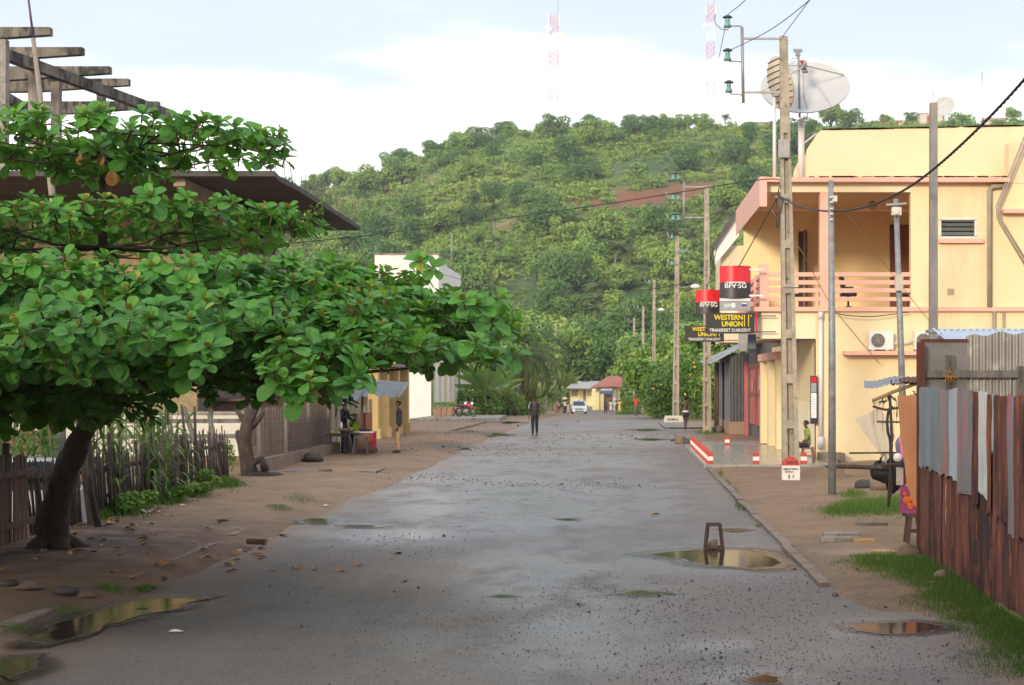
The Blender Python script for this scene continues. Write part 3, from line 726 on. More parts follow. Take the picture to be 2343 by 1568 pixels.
    o = bpy.data.objects.new('bud_leaves', me); col.objects.link(o); o.parent = t; o['label'] = 'young bronze leaves at the shoot tips'
    mb = MB()
    pr = [(P(118, 1290, 20.8), .32), (P(120, 1240, 20.8), .235), (P(130, 1150, 20.6), .175), (P(158, 1060, 20.3), .14), (P(196, 985, 20.0), .115), (P(232, 930, 19.8), .11), (P(262, 880, 19.6), .10)]
    mb.tube(smooth([Vector(a) for a, _ in pr], 8), [float(np.interp(i/48, [j/6 for j in range(7)], [r*(1+.04*j) for j, (_, r) in enumerate(pr)])) for i in range(49)], 22)
    for k in range(5):
        a = k*1.26+.3; b0 = Vector(base)+Vector((0, 0, .22)); mb.tube(smooth([b0, b0+Vector((math.cos(a)*.3, math.sin(a)*.3, -.16)), b0+Vector((math.cos(a)*.55, math.sin(a)*.55, -.32))], 5), [.2-.014*q_ for q_ in range(11)], 9)
    roughen(mb, .045, 5); part('trunk', mb, BARK, t)
    fork = P(262, 880, 19.6); mb = MB()
    mb.tube([fork, P(240, 700, 19.5), P(233, 450, 19.5), P(240, 330, 19.5)], [.12, .09, .045, .03], 7)
    for zl, Rr, n in ((5.45, 1.9, 6), (4.3, 2.3, 7), (3.5, 3.8, 9), (2.85, 4.9, 13), (2.55, 4.4, 10)):
        for k in range(n):
            a = 6.283*k/n+ru(-.25, .25); st = Vector((AX, AY, zl-.2)); rr = Rr*ru(.75, 1); en = Vector((AX+rr*math.cos(a), AY+rr*math.sin(a), zl-.1+.03*rr*math.cos(a)))
            if en.x < -10.8: continue
            m1 = st.lerp(en, .5)+Vector((0, 0, -.08)); mb.tube([st, m1, en], [.05 if zl < 4 else .028, .034 if zl < 4 else .018, .009], 5)
            for _ in range(3):
                q = m1.lerp(en, ru(0, .8)); mb.tube([q, q+Vector((ru(-.8, .8), ru(-.8, .8), ru(0, .2)))], [.018, .006], 4)
    part('branch', mb, BARK, t); part('twig', tw, M('twig', (.16, .10, .05), None, 5, .8, .2), t)
build_almond()

# ================================================================== LEFT SIDE: FENCES AND YARD
WOODD = M('dark_old_wood', (.080, .058, .046), (.035, .027, .022), 5, .85, .6, 30, stretch=(1, 1, .15), c3=(.14, .12, .10), s3=4)
WOODB = M('brown_weathered_wood', (.10, .058, .036), (.055, .035, .024), 5, .85, .6, 30, stretch=(1, 1, .12))
WOODG = M('grey_weathered_wood', (.17, .155, .135), (.085, .075, .064), 6, .9, .6, 35, stretch=(1, 1, .12), c3=(.05, .042, .035), s3=5, st3=(1, 1, .2))
WHITEW = M('dirty_white_wall', (.62, .58, .50), (.48, .44, .37), 1.2, .9, .15, 12, c3=(.26, .22, .18), s3=1.3, lo3=.6, hi3=.8)
# board fence left of the trunk
t = thing('board_fence', 'dark brown fence of upright boards left of the leaning tree trunk', 'fence', (-8.6, 20.2, 0))
mb = MB(); y = 17.8
while y < 22.2:
    mb.box((-8.62+ru(-.02, .02), y, .66+ru(-.03, .05)), (.022, .085, 1.32), (ru(-.02, .02), 0, ru(-.05, .05))); y += ru(.115, .15)
part('board', mb, WOODB, t)
mb = MB(); mb.bar((-8.57, 17.7, 1.05), (-8.57, 22.3, 1.08), .04, .09); mb.bar((-8.57, 17.7, .35), (-8.57, 22.3, .35), .04, .09); part('rail', mb, WOODB, t)
for y in (18.4, 19.9, 21.4):
    mb = MB(); mb.tube([(-8.68, y, -.2), (-8.68+ru(-.05, .05), y, 1.5+ru(0, .15))], .055, 7); part('post', mb, WOODD, t)
# stick fence
def stick_fence(name, label, y0, y1, x0, x1, h0, h1, lean, pitch, seed):
    t = thing(name, label, 'fence', (x0, y0, 0)); mb = MB(); r2 = random.Random(seed); y = y0
    while y < y1:
        k = (y-y0)/(y1-y0); x = x0+(x1-x0)*k+r2.uniform(-.04, .04); h = (h0+(h1-h0)*k)*r2.uniform(.86, 1.1); ln = lean*r2.uniform(.3, 1.5)*h
        g = r2.random() < .08
        if not g:
            mid = Vector((x+r2.uniform(-.03, .03), y-ln*.5+r2.uniform(-.03, .03), h*.5)); mb.tube([(x, y, -.1), mid, (x, y-ln, h)], [.026*r2.uniform(.7, 1.25), .022, .012], 5)
        y += pitch*r2.uniform(.6, 1.35)
    part('stick', mb, WOODD, t)
    mb = MB(); mb.tube([(x0-.07, y0-.3, .92), ((x0+x1)/2-.07, (y0+y1)/2, .86), (x1-.07, y1-.4, .92)], [.04, .045, .035], 6); mb.tube([(x0-.07, y0, .4), (x1-.07, y1, .42)], .03, 6); part('rail', mb, WOODD, t)
    return t
tf = stick_fence('stick_fence', 'crooked fence of thin dark sticks and forked posts beside the leaning tree', 22.4, 35.4, -8.65, -9.1, 1.15, 1.25, .22, .068, 3)
for px, py0, py1, x2, Yy, r_ in ((232, 1210, 1010, 205, 23.6, .06), (262, 1170, 990, 250, 26.0, .045), (345, 1120, 960, 340, 29, .045), (395, 1110, 985, 372, 30, .05), (460, 1100, 930, 445, 32, .04), (425, 1080, 925, 415, 31.5, .035)):
    a = P(px, py0, Yy); a.z = -.1; b_ = P(x2, py1, Yy); mb = MB(); mb.tube([a, a.lerp(b_, .5)+Vector((ru(-.08, .08), 0, 0)), b_], [r_, r_*.9, r_*.7], 7); part('post', mb, WOODD, tf)
# tall grey crooked poles behind the stick fence
for i, (x0, y0, x1, y1, Y) in enumerate(((332, 1050, 330, 922, 33), (405, 1045, 378, 918, 33.5), (470, 1010, 420, 930, 34), (502, 1045, 478, 945, 34.5))):
    a = P(x0, y0, Y); a.z = -.1; b_ = P(x1, y1, Y); mb = MB(); mb.tube([a, a.lerp(b_, .5)+Vector((.06, 0, 0)), b_], [.07, .065, .05], 7)
    solo('wooden_pole', mb, WOODG, ['straight grey pole standing behind the stick fence, first from the trunk', 'curved grey pole behind the stick fence, second from the trunk', 'slanting grey pole behind the stick fence, third from the trunk', 'short reddish pole behind the stick fence nearest the dead stump'][i], 'pole')
# yard rails
t = thing('rail_frame', 'open frame of dark wooden rails and posts in the yard behind the stick fence', 'wooden frame', P(420, 1040, 38))
for py, x0, x1 in ((965, 190, 560), (1000, 230, 565), (1012, 300, 480)):
    mb = MB(); mb.bar(P(x0, py, 38), P(x1, py-2, 38), .05, .11); part('rail', mb, WOODG, t)
for px in (350, 482, 563, 275):
    a = P(px, 1100, 38); a.z = -.1; mb = MB(); mb.bar(a, P(px, 935, 38), .09, .09); part('post', mb, WOODD, t)
# low white wall behind the yard
t = thing('white_yard_wall', 'low dirty white plastered wall behind the wooden rails', 'wall', P(400, 1040, 46))
mb = MB(); mb.bb(X_(0, 46), X_(562, 46), 46, 46.25, -.2, Z_(948, 46)); part('wall', mb, WHITEW, t)
mb = MB(); mb.bb(X_(0, 46)-.05, X_(562, 46)+.05, 45.92, 46.33, Z_(948, 46), Z_(942, 46)); part('coping', mb, CONC, t)
t = thing('brown_shed', 'weathered brown shed with rusty sheet roof behind the low white wall', 'shed', P(420, 1000, 52))
mb = MB(); mb.bb(X_(250, 52), X_(560, 52), 52, 56, 0, Z_(918, 52)); part('wall', mb, M('faded_brown_wall', (.26, .17, .12), (.15, .11, .09), 2, .9, .3), t)
mb = MB(); mb.bb(X_(235, 52), X_(575, 52), 51.6, 56.5, Z_(918, 52), Z_(912, 52)); part('roof', mb, M('dark_rusty_roof', (.14, .075, .045), (.07, .05, .04), 2, .8, .3), t)
# red brick panel and white van at the far left edge
t = thing('red_brick_wall', 'low red brick wall behind the board fence at the left edge', 'wall', P(80, 1080, 34)); mb = MB(); mb.bb(X_(-60, 34), X_(130, 34), 34, 34.2, 0, Z_(985, 34)); part('wall', mb, M('red_brick', (.20, .075, .045), (.13, .06, .04), 5, .9, .5), t)
# plants in the yard: tall grassy leaves (maize)
MAIZE = leaf_mat('maize_leaf', (.05, .13, .03), (.10, .20, .04), (.22, .26, .07), .3, .5)
def maize(px, py, Y, n, h, label):
    g = P(px, py, Y); t = thing('maize_clump', label, 'plant', (g.x, Y, 0)); V = []; ti = []
    mb = MB()
    for s in range(n):
        bx = ru(-.35, .35); by = ru(-.3, .3); hh = h*ru(.7, 1.1); mb.tube([(g.x+bx, Y+by, -.05), (g.x+bx+ru(-.1, .1), Y+by, hh*.8)], [.018, .008], 5)
        for k in range(9):
            z = hh*(.1+.8*k/9); a = ru(0, 6.28); l = ru(.6, .95); p = Vector((bx, by, z)); e_ = R(62); pts = []
            for q in range(7): pts.append(p.copy()); p = p+Vector((math.cos(a)*math.cos(e_), math.sin(a)*math.cos(e_), math.sin(e_)))*l/6; e_ -= R(23)
            sd = Vector((-math.sin(a), math.cos(a), 0)); tt = ru(.2, .8)
            for q in range(6):
                w0 = .036*(1-q/6)**.5; w1 = .036*(1-(q+1)/6)**.5; V += [pts[q]-sd*w0, pts[q]+sd*w0, pts[q+1]+sd*w1, pts[q+1]-sd*w1]; ti.append(tt)
    o = bpy.data.objects.new('leaves', np_mesh('leaves', np.array([tuple(v) for v in V]), 4, MAIZE, np.array(ti))); col.objects.link(o); o.parent = t
    part('stalk', mb, M('maize_stalk', (.14, .17, .06), (.12, .11, .05), 4, .7, .2), t)
maize(290, 1100, 30, 10, 3.0, 'tall maize clump behind the stick fence next to the leaning trunk')
maize(385, 1060, 31, 7, 1.9, 'maize clump with long drooping blades in the middle of the stick fence')
maize(250, 1100, 33, 6, 2.3, 'pale maize clump deeper in the yard behind the leaning trunk')
maize(225, 1150, 26.5, 12, 3.2, 'dense maize clump just behind the leaning trunk and the fence posts')
maize(110, 1150, 25, 12, 3.1, 'maize clump right behind the board fence and the cut palm trunk')
maize(340, 1110, 28.5, 10, 3.0, 'maize clump between the first two grey poles')
maize(20, 1150, 25, 11, 3.1, 'maize clump at the far left edge behind the board fence')
maize(60, 1100, 31, 9, 3.0, 'maize clump behind the board fence at the left edge')
# pale trunk of a cut palm behind the board fence
mb = MB(); a = P(127, 1120, 26); a.z = -.1
mb.tube([a, P(126, 1030, 26), P(124, 955, 26)], [.20, .19, .18], 12); solo('palm_stump', mb, M('palm_trunk_grey', (.20, .19, .17), (.10, .095, .085), 9, .9, .6, 20, stretch=(.3, .3, 3)), 'thick pale grey palm trunk with a cut top behind the board fence', 'tree stump')
# dead stump with hacked bark
t = thing('dead_stump', 'tall dark hacked tree stump with stubby broken limbs by the wire fence', 'tree stump', G(565, 1098))
mb = MB(); g = G(565, 1098)
def q3(px, py, dy=0): return P(px, py, g.y+dy)
mb.tube([q3(575, 1108), q3(567, 1060), q3(560, 1010), q3(568, 960), q3(590, 915)], [.24, .17, .15, .15, .10], 9)
mb.tube([q3(560, 1030), q3(548, 1000), q3(540, 985)], [.1, .09, .06], 7); mb.tube([q3(566, 975), q3(548, 950), q3(542, 940)], [.09, .07, .05], 7); mb.tube([q3(575, 980), q3(598, 955), q3(602, 940)], [.08, .07, .04], 7)
mb.tube([q3(578, 1060), q3(600, 1050), q3(606, 1078)], [.1, .09, .1], 7)
roughen(mb, .06, 5); part('trunk', mb, BARK, t)
mb = MB(); mb.ball((g.x+.35, g.y, .05), (.55, .4, .16), jit=.3, seed=4); part('root_mass', mb, M('black_soil', (.03, .025, .02), None, 5, .9, .6), t)
# wire fence on low block wall, with brown boards behind
t = thing('wire_mesh_fence', 'rusty wire mesh fence on a low block wall with grey posts', 'fence', (-8.95, 43, 0))
mb = MB(); mb.bb(-9.1, -8.9, 37.6, 48.5, -.1, .42); part('block_wall', mb, M('dirty_block_wall', (.24, .17, .12), (.14, .10, .075), 3, .9, .4), t)
mb = MB()
for i in range(72): yy = 37.7+i*.15; mb.bar((-8.93, yy, .42), (-8.93+ru(-.02, .02), yy+ru(-.03, .03), 1.72), .006)
for i in range(11): mb.bar((-8.93, 37.7, .5+i*.12), (-8.93, 48.4, .5+i*.12+ru(-.03, .03)), .006)
part('wire_mesh', mb, M('rusty_wire', (.28, .24, .2), (.16, .10, .07), 6, .7, .1, metal=.3), t)
for yy in (37.9, 41, 44, 47):
    mb = MB(); mb.bar((-8.97, yy, 0), (-8.99, yy, 1.8), .09); part('post', mb, WOODG, t)
t = thing('brown_board_wall', 'tall wall of stained brown boards behind the wire fence', 'wall', (-9.4, 43, 0))
mb = MB(); yy = 40.2
while yy < 49.5: wd = ru(.25, .5); mb.bb(-9.45+ru(-.02, .02), -9.4, yy, yy+wd-.01, 0, 1.62+ru(-.05, .05)); yy += wd
part('board', mb, M('stained_board', (.155, .10, .068), (.085, .058, .042), 2.5, .85, .4, stretch=(1, 1, .3)), t)
# concrete step in front of the wire fence and boulders
mb = MB(); mb.sheet(lambda u, v: Vector((X_(640, 39)+u*2.6, 38.2+v*1.6, .09+.02*math.sin(u*9))), 8, 4); mb.bb(X_(640, 39), X_(640, 39)+2.6, 38.15, 38.2, -.1, .10); solo('gutter_slab', mb, KERB, kind='structure', base=(0, 0, 0))
ROCK = M('dark_rock', (.075, .062, .052), (.035, .030, .027), 3, .7, .7, 10); ROCKB = M('brown_rock', (.20, .14, .10), (.11, .08, .06), 4, .9, .7, 14)
def rock(px, py, w_, label, m=ROCK, h=.6, group=None, cat='rock', name='rock', d=.8):
    g = G(px, py); s = F/g.y; r_ = w_/s/2; mb = MB(); g.z = max(g.z, gheight(g.x, g.y))
    mb.ball((g.x, g.y, g.z+r_*h*.55), (r_, r_*d, r_*h), 12, 8, jit=.45, seed=px*.1); return solo(name, mb, m, label, cat, group)
rock(715, 1066, 46, 'large smooth dark boulder on the dirt below the wire fence', name='boulder', cat='boulder', h=.62)
rock(745, 1088, 30, 'flat half buried stone beside the gutter slab', ROCKB, .3)
rock(22, 1366, 40, 'dark stone in the row at the left edge of the gutter', ROCK, .5)
rock(150, 1376, 50, 'largest dark stone lying at the gutter edge left of the puddle', ROCK, .6)
rock(70, 1374, 60, 'brown flat stone between the two dark gutter stones', ROCKB, .35)
rock(195, 1374, 44, 'reddish flat stone right of the largest gutter stone', ROCKB, .35)
rock(510, 1205, 26, 'small dark stone lying on the open sand by the fence', ROCK, .3)
rock(375, 1328, 14, 'little dark lump at the edge of the leaf litter', ROCK, .8)
rock(548, 1262, 9, 'tiny whitish pebble near the brown clay pipe', M('white_pebble', (.6, .55, .45), None, 3, .8), .8, name='pebble', cat='pebble')
rock(1276+635, 1365, 16, 'small brown stone on the bare ground past the end of the kerb', ROCKB, .8)
rock(327, 1397+0, 40, 'black slab of stone lying in the long gutter puddle', ROCK, .2)
g = G(585, 1248); mb = MB(); a = Vector((g.x-.13, g.y+.04, .06)); b_ = Vector((g.x+.15, g.y-.05, .055)); mb.tube([a, b_], .045, 12); solo('clay_pipe', mb, M('brown_clay', (.19, .10, .05), (.13, .075, .04), 8, .8, .3), 'short brown tube shaped log lying on the sandy shoulder', 'log')
# leaning pole with thin purple tip
t = thing('leaning_pole', 'long thin wooden pole leaning against the sky with a purple tip', 'pole', P(213, 1217, 24))
mb = MB(); mb.tube([P(213, 1230, 24), P(120, 450, 24), P(76, 88, 24)], [.07, .055, .035], 8); part('pole', mb, M('pale_stick', (.30, .25, .2), (.2, .16, .13), 5, .8, .2), t)
mb = MB(); mb.tube([P(77, 92, 24), P(60, -40, 24)], [.022, .016], 6); part('tip', mb, M('purple_plastic', (.10, .05, .10), None, 3, .5, 0), t)

# ================================================================== UNFINISHED CONCRETE BUILDING, UPPER LEFT
OLDC = M('blackened_concrete', (.22, .19, .15), (.10, .088, .072), 2.2, .9, .5, 16, c3=(.028, .026, .024), s3=1.6, lo3=.46, hi3=.58, st3=(1, 1, .35))
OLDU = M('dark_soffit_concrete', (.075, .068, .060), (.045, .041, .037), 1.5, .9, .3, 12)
ROUGH = M('rough_plaster', (.36, .26, .14), (.22, .16, .095), 3.5, .95, .9, 9, c3=(.07, .05, .035), s3=2.2, lo3=.58, hi3=.72)
ub = thing('unfinished_building', 'unfinished concrete building with wide dark canopy roof behind the large tree', 'building', (-14, 50, 0))
mb = MB(); zt = Z_(391, 44.2)
edge = [(-30, 44.2, zt), (X_(628, 44.2), 44.2, zt), (X_(640, 45.2), 45.2, zt-.03)]+[(X_(640+182*k/5, 0) if 0 else (Vector((X_(628, 44.2), 44.2, zt)).lerp(P(822, 518, 60), k/5)).x+.05, 44.2+15.8*k/5, zt-.02) for k in range(1, 6)]+[(-30, 60, zt)]
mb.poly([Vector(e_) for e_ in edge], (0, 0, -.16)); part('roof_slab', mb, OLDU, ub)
mb = MB(); mb.bb(-30, -13.9, 50, 62, 0, zt-.17); part('wall', mb, ROUGH, ub)
mb = MB(); yy = 50.0
while yy < 61.8: wd = ru(.18, .5); mb.bb(-13.9, -13.86+ru(0, .03), yy, yy+wd-.02, 0, zt-.18); yy += wd
part('side_cladding', mb, M('vertical_boards', (.20, .14, .10), (.11, .08, .062), 2.5, .85, .4, stretch=(1, 1, .2)), ub)
for yy in (50.3, 56):                    # tapered cantilever brackets under the canopy
    mb = MB(); x0, x1 = -13.9, -10.6; mb.poly([(x0, yy, zt-.17), (x1, yy, zt-.17), (x1, yy, zt-.32), (x0, yy, zt-1.0)], (0, .28, 0)); part('bracket', mb, OLDC, ub)
mb = MB(); xx = X_(405, 44.6)
mb.poly([(xx-.1, 44.6, zt-.17), (xx-.1, 44.6, zt-.40), (xx-.1, 50, zt-1.1), (xx-.1, 50, zt-.17)], (.34, 0, 0)); part('bracket', mb, M('sandy_concrete', (.32, .26, .19), (.14, .12, .09), 3, .9, .4), ub, 'bracket with a pale cut end under the roof edge')
REB = M('rusty_rebar', (.09, .06, .045), None, 4, .8, 0)
for k in range(26):
    q = Vector((X_(700, 50), 50, zt)).lerp(P(822, 518, 60), k/25); h = ru(.45, .95); mb = MB(); mb.bar(q+Vector((-.15, 0, -.05)), q+Vector((-.15+ru(-.06, .06), 0, h)), .018); part('rebar', mb, REB, ub)
for px, py, Y, h in ((630, 388, 44.5, .55), (650, 400, 45.5, .6), (668, 412, 46.8, .55), (437, 386, 44.5, .9), (444, 386, 44.5, .6), (50, 386, 44.5, .6), (145, 386, 44.5, .3)):
    q = P(px, py, Y); mb = MB(); mb.bar(q, q+Vector((ru(-.08, .08), 0, h)), .022); part('rebar', mb, REB, ub)
Xt = -18.0
for i, (px, py, pw) in enumerate(((113, 62, 18), (187, 108, 16), (250, 152, 16), (293, 180, 16), (362, 232, 14))):
    s = (VX-px)/(-Xt) if 0 else (px-VX)/Xt; Y = F/s; zt2 = Z_(py, Y); mb = MB()
    mb.poly([(Xt, Y, zt2), (Xt, Y, zt2-.24), (-21.5, Y, zt2-.48), (-27, Y, zt2-.52), (-27, Y, zt2)], (0, .3, 0)); part('roof_beam', mb, OLDC, ub)
    cxp = (18, 66, 118, 215, 350)[i]
    if i in (1, 2): mb = MB(); xx = X_(cxp, Y); mb.bb(xx-.15, xx+.15, Y+.31, Y+.6, zt-.1, zt2-.3); part('column', mb, M('pale_column_concrete', (.30, .26, .21), (.18, .155, .13), 3, .9, .4, stretch=(1, 1, .3)), ub)
    if i == 3: mb = MB(); xx = X_(222, Y); mb.bb(xx-.13, xx+.13, Y+.31, Y+.6, zt-.1, zt2-.3); part('column', mb, CONC, ub)
mb = MB(); mb.bar(P(-60, 100, 48), P(385, 262, 60), .28, .36); part('ring_beam', mb, OLDC, ub)
mb = MB(); mb.bar(P(-70, 175, 55), P(60, 250, 60), .25, .35); part('ring_beam', mb, OLDC, ub)
mb = MB(); xx = X_(2, 48); mb.bb(xx-.15, xx+.15, 48, 48.3, zt, Z_(90, 48)); part('column', mb, CONC, ub)

# ================================================================== LEFT SIDE, MIDDLE DISTANCE
YEL_ = M('yellow_plaster', (.62, .44, .19), (.55, .39, .17), 1.5, .9, .12, 14, c3=(.30, .20, .10), s3=1.2, lo3=.62, hi3=.8)
CREAM = M('cream_plaster', (.70, .60, .40), (.62, .52, .34), 1.5, .9, .12, 14, c3=(.30, .22, .15), s3=1.0, lo3=.64, hi3=.85)
t = thing('pillared_house', 'low ochre house with square veranda pillars past the street stall', 'building', (-10, 64, 0))
mb = MB(); mb.bb(-17, -10.9, 60, 68, -.1, 3.3); part('wall', mb, M('old_ochre_wall', (.46, .33, .16), (.36, .26, .13), 2, .9, .2), t)
for i, yy in enumerate((59, 61.5, 64.5, 67.4)):
    mb = MB(); mb.bb(-9.75, -9.35, yy, yy+.42, -.1, 2.95); mb.bb(-9.85, -9.25, yy-.08, yy+.5, -.1, .5); part('pillar', mb, YEL_, t)
mb = MB(); mb.bb(-17.5, -9.2, 58.6, 68.4, 2.95, 3.1); part('roof', mb, CONC, t); mb = MB(); mb.bb(-10.9, -9.76, 59.6, 68.2, -.1, .38); part('veranda_floor', mb, CONC, t)
wb = thing('white_building', 'tall white building with stepped stained parapet behind the large tree', 'building', (-14, 110, 0))
WST = M('stained_white_plaster', (.74, .71, .66), (.66, .62, .56), .8, .9, .1, 12, c3=(.30, .23, .18), s3=.8, lo3=.60, hi3=.8, st3=(1, 1, .3))
mb = MB(); mb.bb(-17.0, -13.1, 106, 124, gz(120)-.2, 5.598); part('wall', mb, WST, wb)
mb = MB(); mb.bb(X_(857, 106), X_(1003, 106), 106, 109, 5.6, Z_(583, 106)); mb.bb(-17.0, X_(1003, 106)-.25, 109, 113, 5.6, Z_(594, 110)); mb.bb(-17.0, X_(1003, 106)-.3, 113, 124, 5.6, Z_(608, 113)); part('upper_storey', mb, WST, wb)
mb = MB(); mb.bb(X_(857, 106)-.1, X_(1003, 106)+.06, 105.9, 109.1, Z_(583, 106), Z_(580, 106)); part('coping', mb, M('mouldy_coping', (.30, .25, .19), (.10, .09, .07), 3, .9, .4), wb)
for i in range(5):
    yy = 107+i*3.6; mb = MB(); mb.bb(-13.1, -12.95, yy, yy+.25, gz(yy), 5.55); part('pilaster', mb, CREAM, wb)
for yy in (106.0, 124.0): mb = MB(); mb.tube([(-13.02, yy+.12, gz(yy)), (-13.02, yy+.12, 5.5)], .07, 6); part('drainpipe', mb, M('green_pipe', (.10, .20, .08), None, 3, .6), wb)
t = thing('red_lettered_panel', 'tall white panel with a red strip standing beyond the white building', 'sign', (X_(1036, 124), 124, -.5))
mb = MB(); mb.bb(X_(1026, 124), X_(1048, 124), 124, 124.2, -.5, Z_(858, 124)); part('panel', mb, M('white_paint', (.75, .73, .70), None, 3, .6, .05), t); mb = MB(); mb.bb(X_(1030, 124), X_(1041, 124), 123.95, 123.99, .1, Z_(872, 124)); part('red_strip', mb, M('red_faded_paint', (.42, .09, .08), None, 3, .7, .05), t)
mb = MB(); mb.tube([P(1034, 610, 112), P(1033, 536, 112)], .07, 6); solo('roof_mast', mb, CONC, 'thin grey mast standing above the parapet of the white building', 'mast')
t = thing('small_white_block', 'small white roof block just right of the white building', 'building', P(1070, 700, 128)); mb = MB(); mb.bb(X_(1050, 128), X_(1090, 128), 128, 133, gz(128), Z_(684, 128)); part('wall', mb, WST, t); mb = MB(); mb.bb(X_(1048, 128), X_(1092, 128), 127.8, 133.2, Z_(684, 128), Z_(681, 128)); part('coping', mb, CONC, t)
# platform, planters, trimmed hedges
mb = MB(); mb.poly([(-12.9, 94, gz(94)), (-7.5, 95.5, gz(94)), (-7.9, 107, gz(107)+.05), (-12.9, 107, gz(107)+.05)], (0, 0, .2)); solo('sidewalk_platform', mb, CONC, kind='structure', base=(0, 0, 0))
TERRA = M('dusty_terracotta', (.33, .20, .13), (.24, .15, .10), 3, .9, .2)
for i in range(4):
    px = (1000, 1013, 1026, 1037)[i]; Y = 97+i*2.6; x = X_(px, Y); t = thing('planter_box', ['square terracotta planter nearest the street in the row by the white wall', 'second terracotta planter of the row by the white wall', 'third terracotta planter of the row by the white wall', 'last terracotta planter of the row, next to the motorbikes'][i], 'planter', (x, Y, gz(Y)+.2), 'planters by the white wall')
    mb = MB(); z = gz(Y)+.2; mb.taper((x, Y, z), (x, Y, z+.6), .42, .5, .56, .66); mb.bb(x-.31, x+.31, Y-.36, Y+.36, z+.6, z+.66); part('pot', mb, TERRA, t)
    q, ti = leafcloud([(x-t.location.x, 0, .8, .3, .3, .18)], 220, .05); o = bpy.data.objects.new('plant', np_mesh('plant', q, 4, LIME, ti)); col.objects.link(o); o.parent = t
for px, py, l_ in ((1052, 957, 'low clipped yellow green bush on the platform, nearer the street'), (1070, 950, 'low clipped yellow green bush on the platform under the motorbike')):
    g = G(px, py); make_bush('clipped_bush', l_, [(-.5, 0, .2, .6, .35, .25), (.2, 0, .22, .7, .4, .27), (.9, 0, .2, .5, .35, .22)], 900, .06, LIME, 'bush', loc=(g.x, g.y, gz(g.y)+.2))
# ================================================================== BANK BUILDING
YB = 44.3
BYEL = M('cream_yellow_plaster', (.765, .615, .365), (.725, .575, .325), .8, .85, .10, 10, c3=(.62, .47, .29), s3=.8, lo3=.52, hi3=.78, st3=(1, 1, .3))
BPAR = M('parapet_plaster', (.775, .60, .385), (.73, .55, .335), .8, .85, .10, 10, c3=(.60, .42, .22), s3=.9, lo3=.6, hi3=.85, st3=(1, 1, .3))
BCREAM = M('pale_cream_plaster', (.80, .69, .47), (.74, .62, .40), 1, .85, .1, 10)
PINK = M('salmon_paint', (.76, .42, .32), (.70, .37, .27), 1.5, .75, .1, 14, c3=(.42, .20, .15), s3=2, lo3=.62, hi3=.8)
PINK_SKY = M('sky_paled_salmon', (.72, .42, .34), (.66, .36, .29), 1.5, .75, .1, 14)  # street side fascia: salmon with the pale sky reflection put into its colour
BLACKM = M('black_mould', (.05, .045, .035), None, 6, .95, .5)
PVC = M('white_pipe', (.66, .64, .62), (.54, .51, .48), 2, .5, .05)
GREYP = M('grey_pipe', (.34, .29, .22), (.26, .22, .17), 2, .6, .05)
DOORW = M('varnished_wood', (.26, .09, .035), (.18, .06, .025), 3, .45, .15, 12, stretch=(3, 1, .3))
bk = thing('bank_building', 'two storey cream yellow bank building with salmon balcony on the right of the street', 'building', (8, YB, 0))
XL, XG = X_(1742, YB), 5.75
xb = lambda px: X_(px, YB)
zb = lambda py: Z_(py, YB)
XR = 22.0
# ground floor
mb = MB(); mb.bb(xb(1880), XR, YB, YB+.25, -.1, zb(712)); part('ground_floor_wall', mb, BYEL, bk)
mb = MB(); mb.bb(XG, XG+.25, YB+.0, 60, -.1, zb(775)); mb.bb(XG, xb(1880), YB+.02, YB+.27, -.1, zb(712)); part('side_wall', mb, BYEL, bk)
mb = MB(); mb.bb(XG-.012, XG, YB+.3, 52, .0, 1.75); part('dado_panel', mb, BCREAM, bk, 'whitish painted lower part of the entrance wall')
mb = MB(); mb.bb(XL, xb(1866), YB+.05, YB+.35, zb(775), zb(712)); mb.bb(XL, XL+.3, YB+.35, 53, zb(772), zb(712)); part('lintel_beam', mb, BCREAM, bk)
mb = MB(); mb.bb(XL+.3, XG, YB+.35, 53, zb(768), zb(765)+.02); part('porch_ceiling', mb, M('porch_soffit', (.42, .33, .25), (.34, .27, .2), 1, .9, .1), bk)
# the two entrance piers seen along the side wall
for yy, h in ((50.5, 3.3), (53.2, 3.2), (56.0, 3.1)):
    mb = MB(); mb.bb(XG-.5, XG, yy, yy+.5, 0, h); part('pier', mb, BYEL, bk)
mb = MB(); mb.bb(XG-.55, XG, 50.3, 56.8, 3.1, 3.35); part('door_head', mb, PINK, bk)
mb = MB()
for i in range(26): mb.bb(XG-.06, XG-.03, 51.1, 53.1, .15+i*.11, .19+i*.11)
mb.bb(XG-.03, XG-.02, 51, 53.2, .1, 3.05, 1); part('rolling_grille', mb, [M('grey_metal', (.25, .24, .23), None, 4, .5, .05, metal=.5), M('dark_void', (.02, .02, .022), None, 4, .6, 0)], bk)
# floor slab and balcony
zs0, zs1 = zb(713), zb(703)
mb = MB(); mb.bb(XL-.35, XR, YB-.12, YB+.0, zs0, zs1); mb.bb(XL-.35, 11.2, YB, YB+8.8, zs0, zs1-.0); part('floor_slab', mb, PINK, bk)
mb = MB(); mb.bb(XL-.05, XL+.2, YB-.05, YB+.2, zs1, zb(605)); part('corner_post', mb, PINK, bk)
for i, (a, c) in enumerate(((623.5, 633), (641.7, 651.5), (660, 669.5), (680, 689))):
    mb = MB(); mb.bb(XL+.2, xb(1875), YB-.02, YB+.08, zb(c), zb(a)); mb.bb(xb(1896), xb(2083), YB-.02, YB+.08, zb(c), zb(a)); mb.bb(XL-.0, XL+.1, YB+.2, 52.6, zb(c), zb(a)); part('balcony_rail', mb, PINK, bk)
for yy in (46.4, 48.6, 50.8, 52.8): mb = MB(); mb.bb(XL-.03, XL+.13, yy, yy+.16, zs1, zb(618)); part('baluster', mb, PINK, bk)
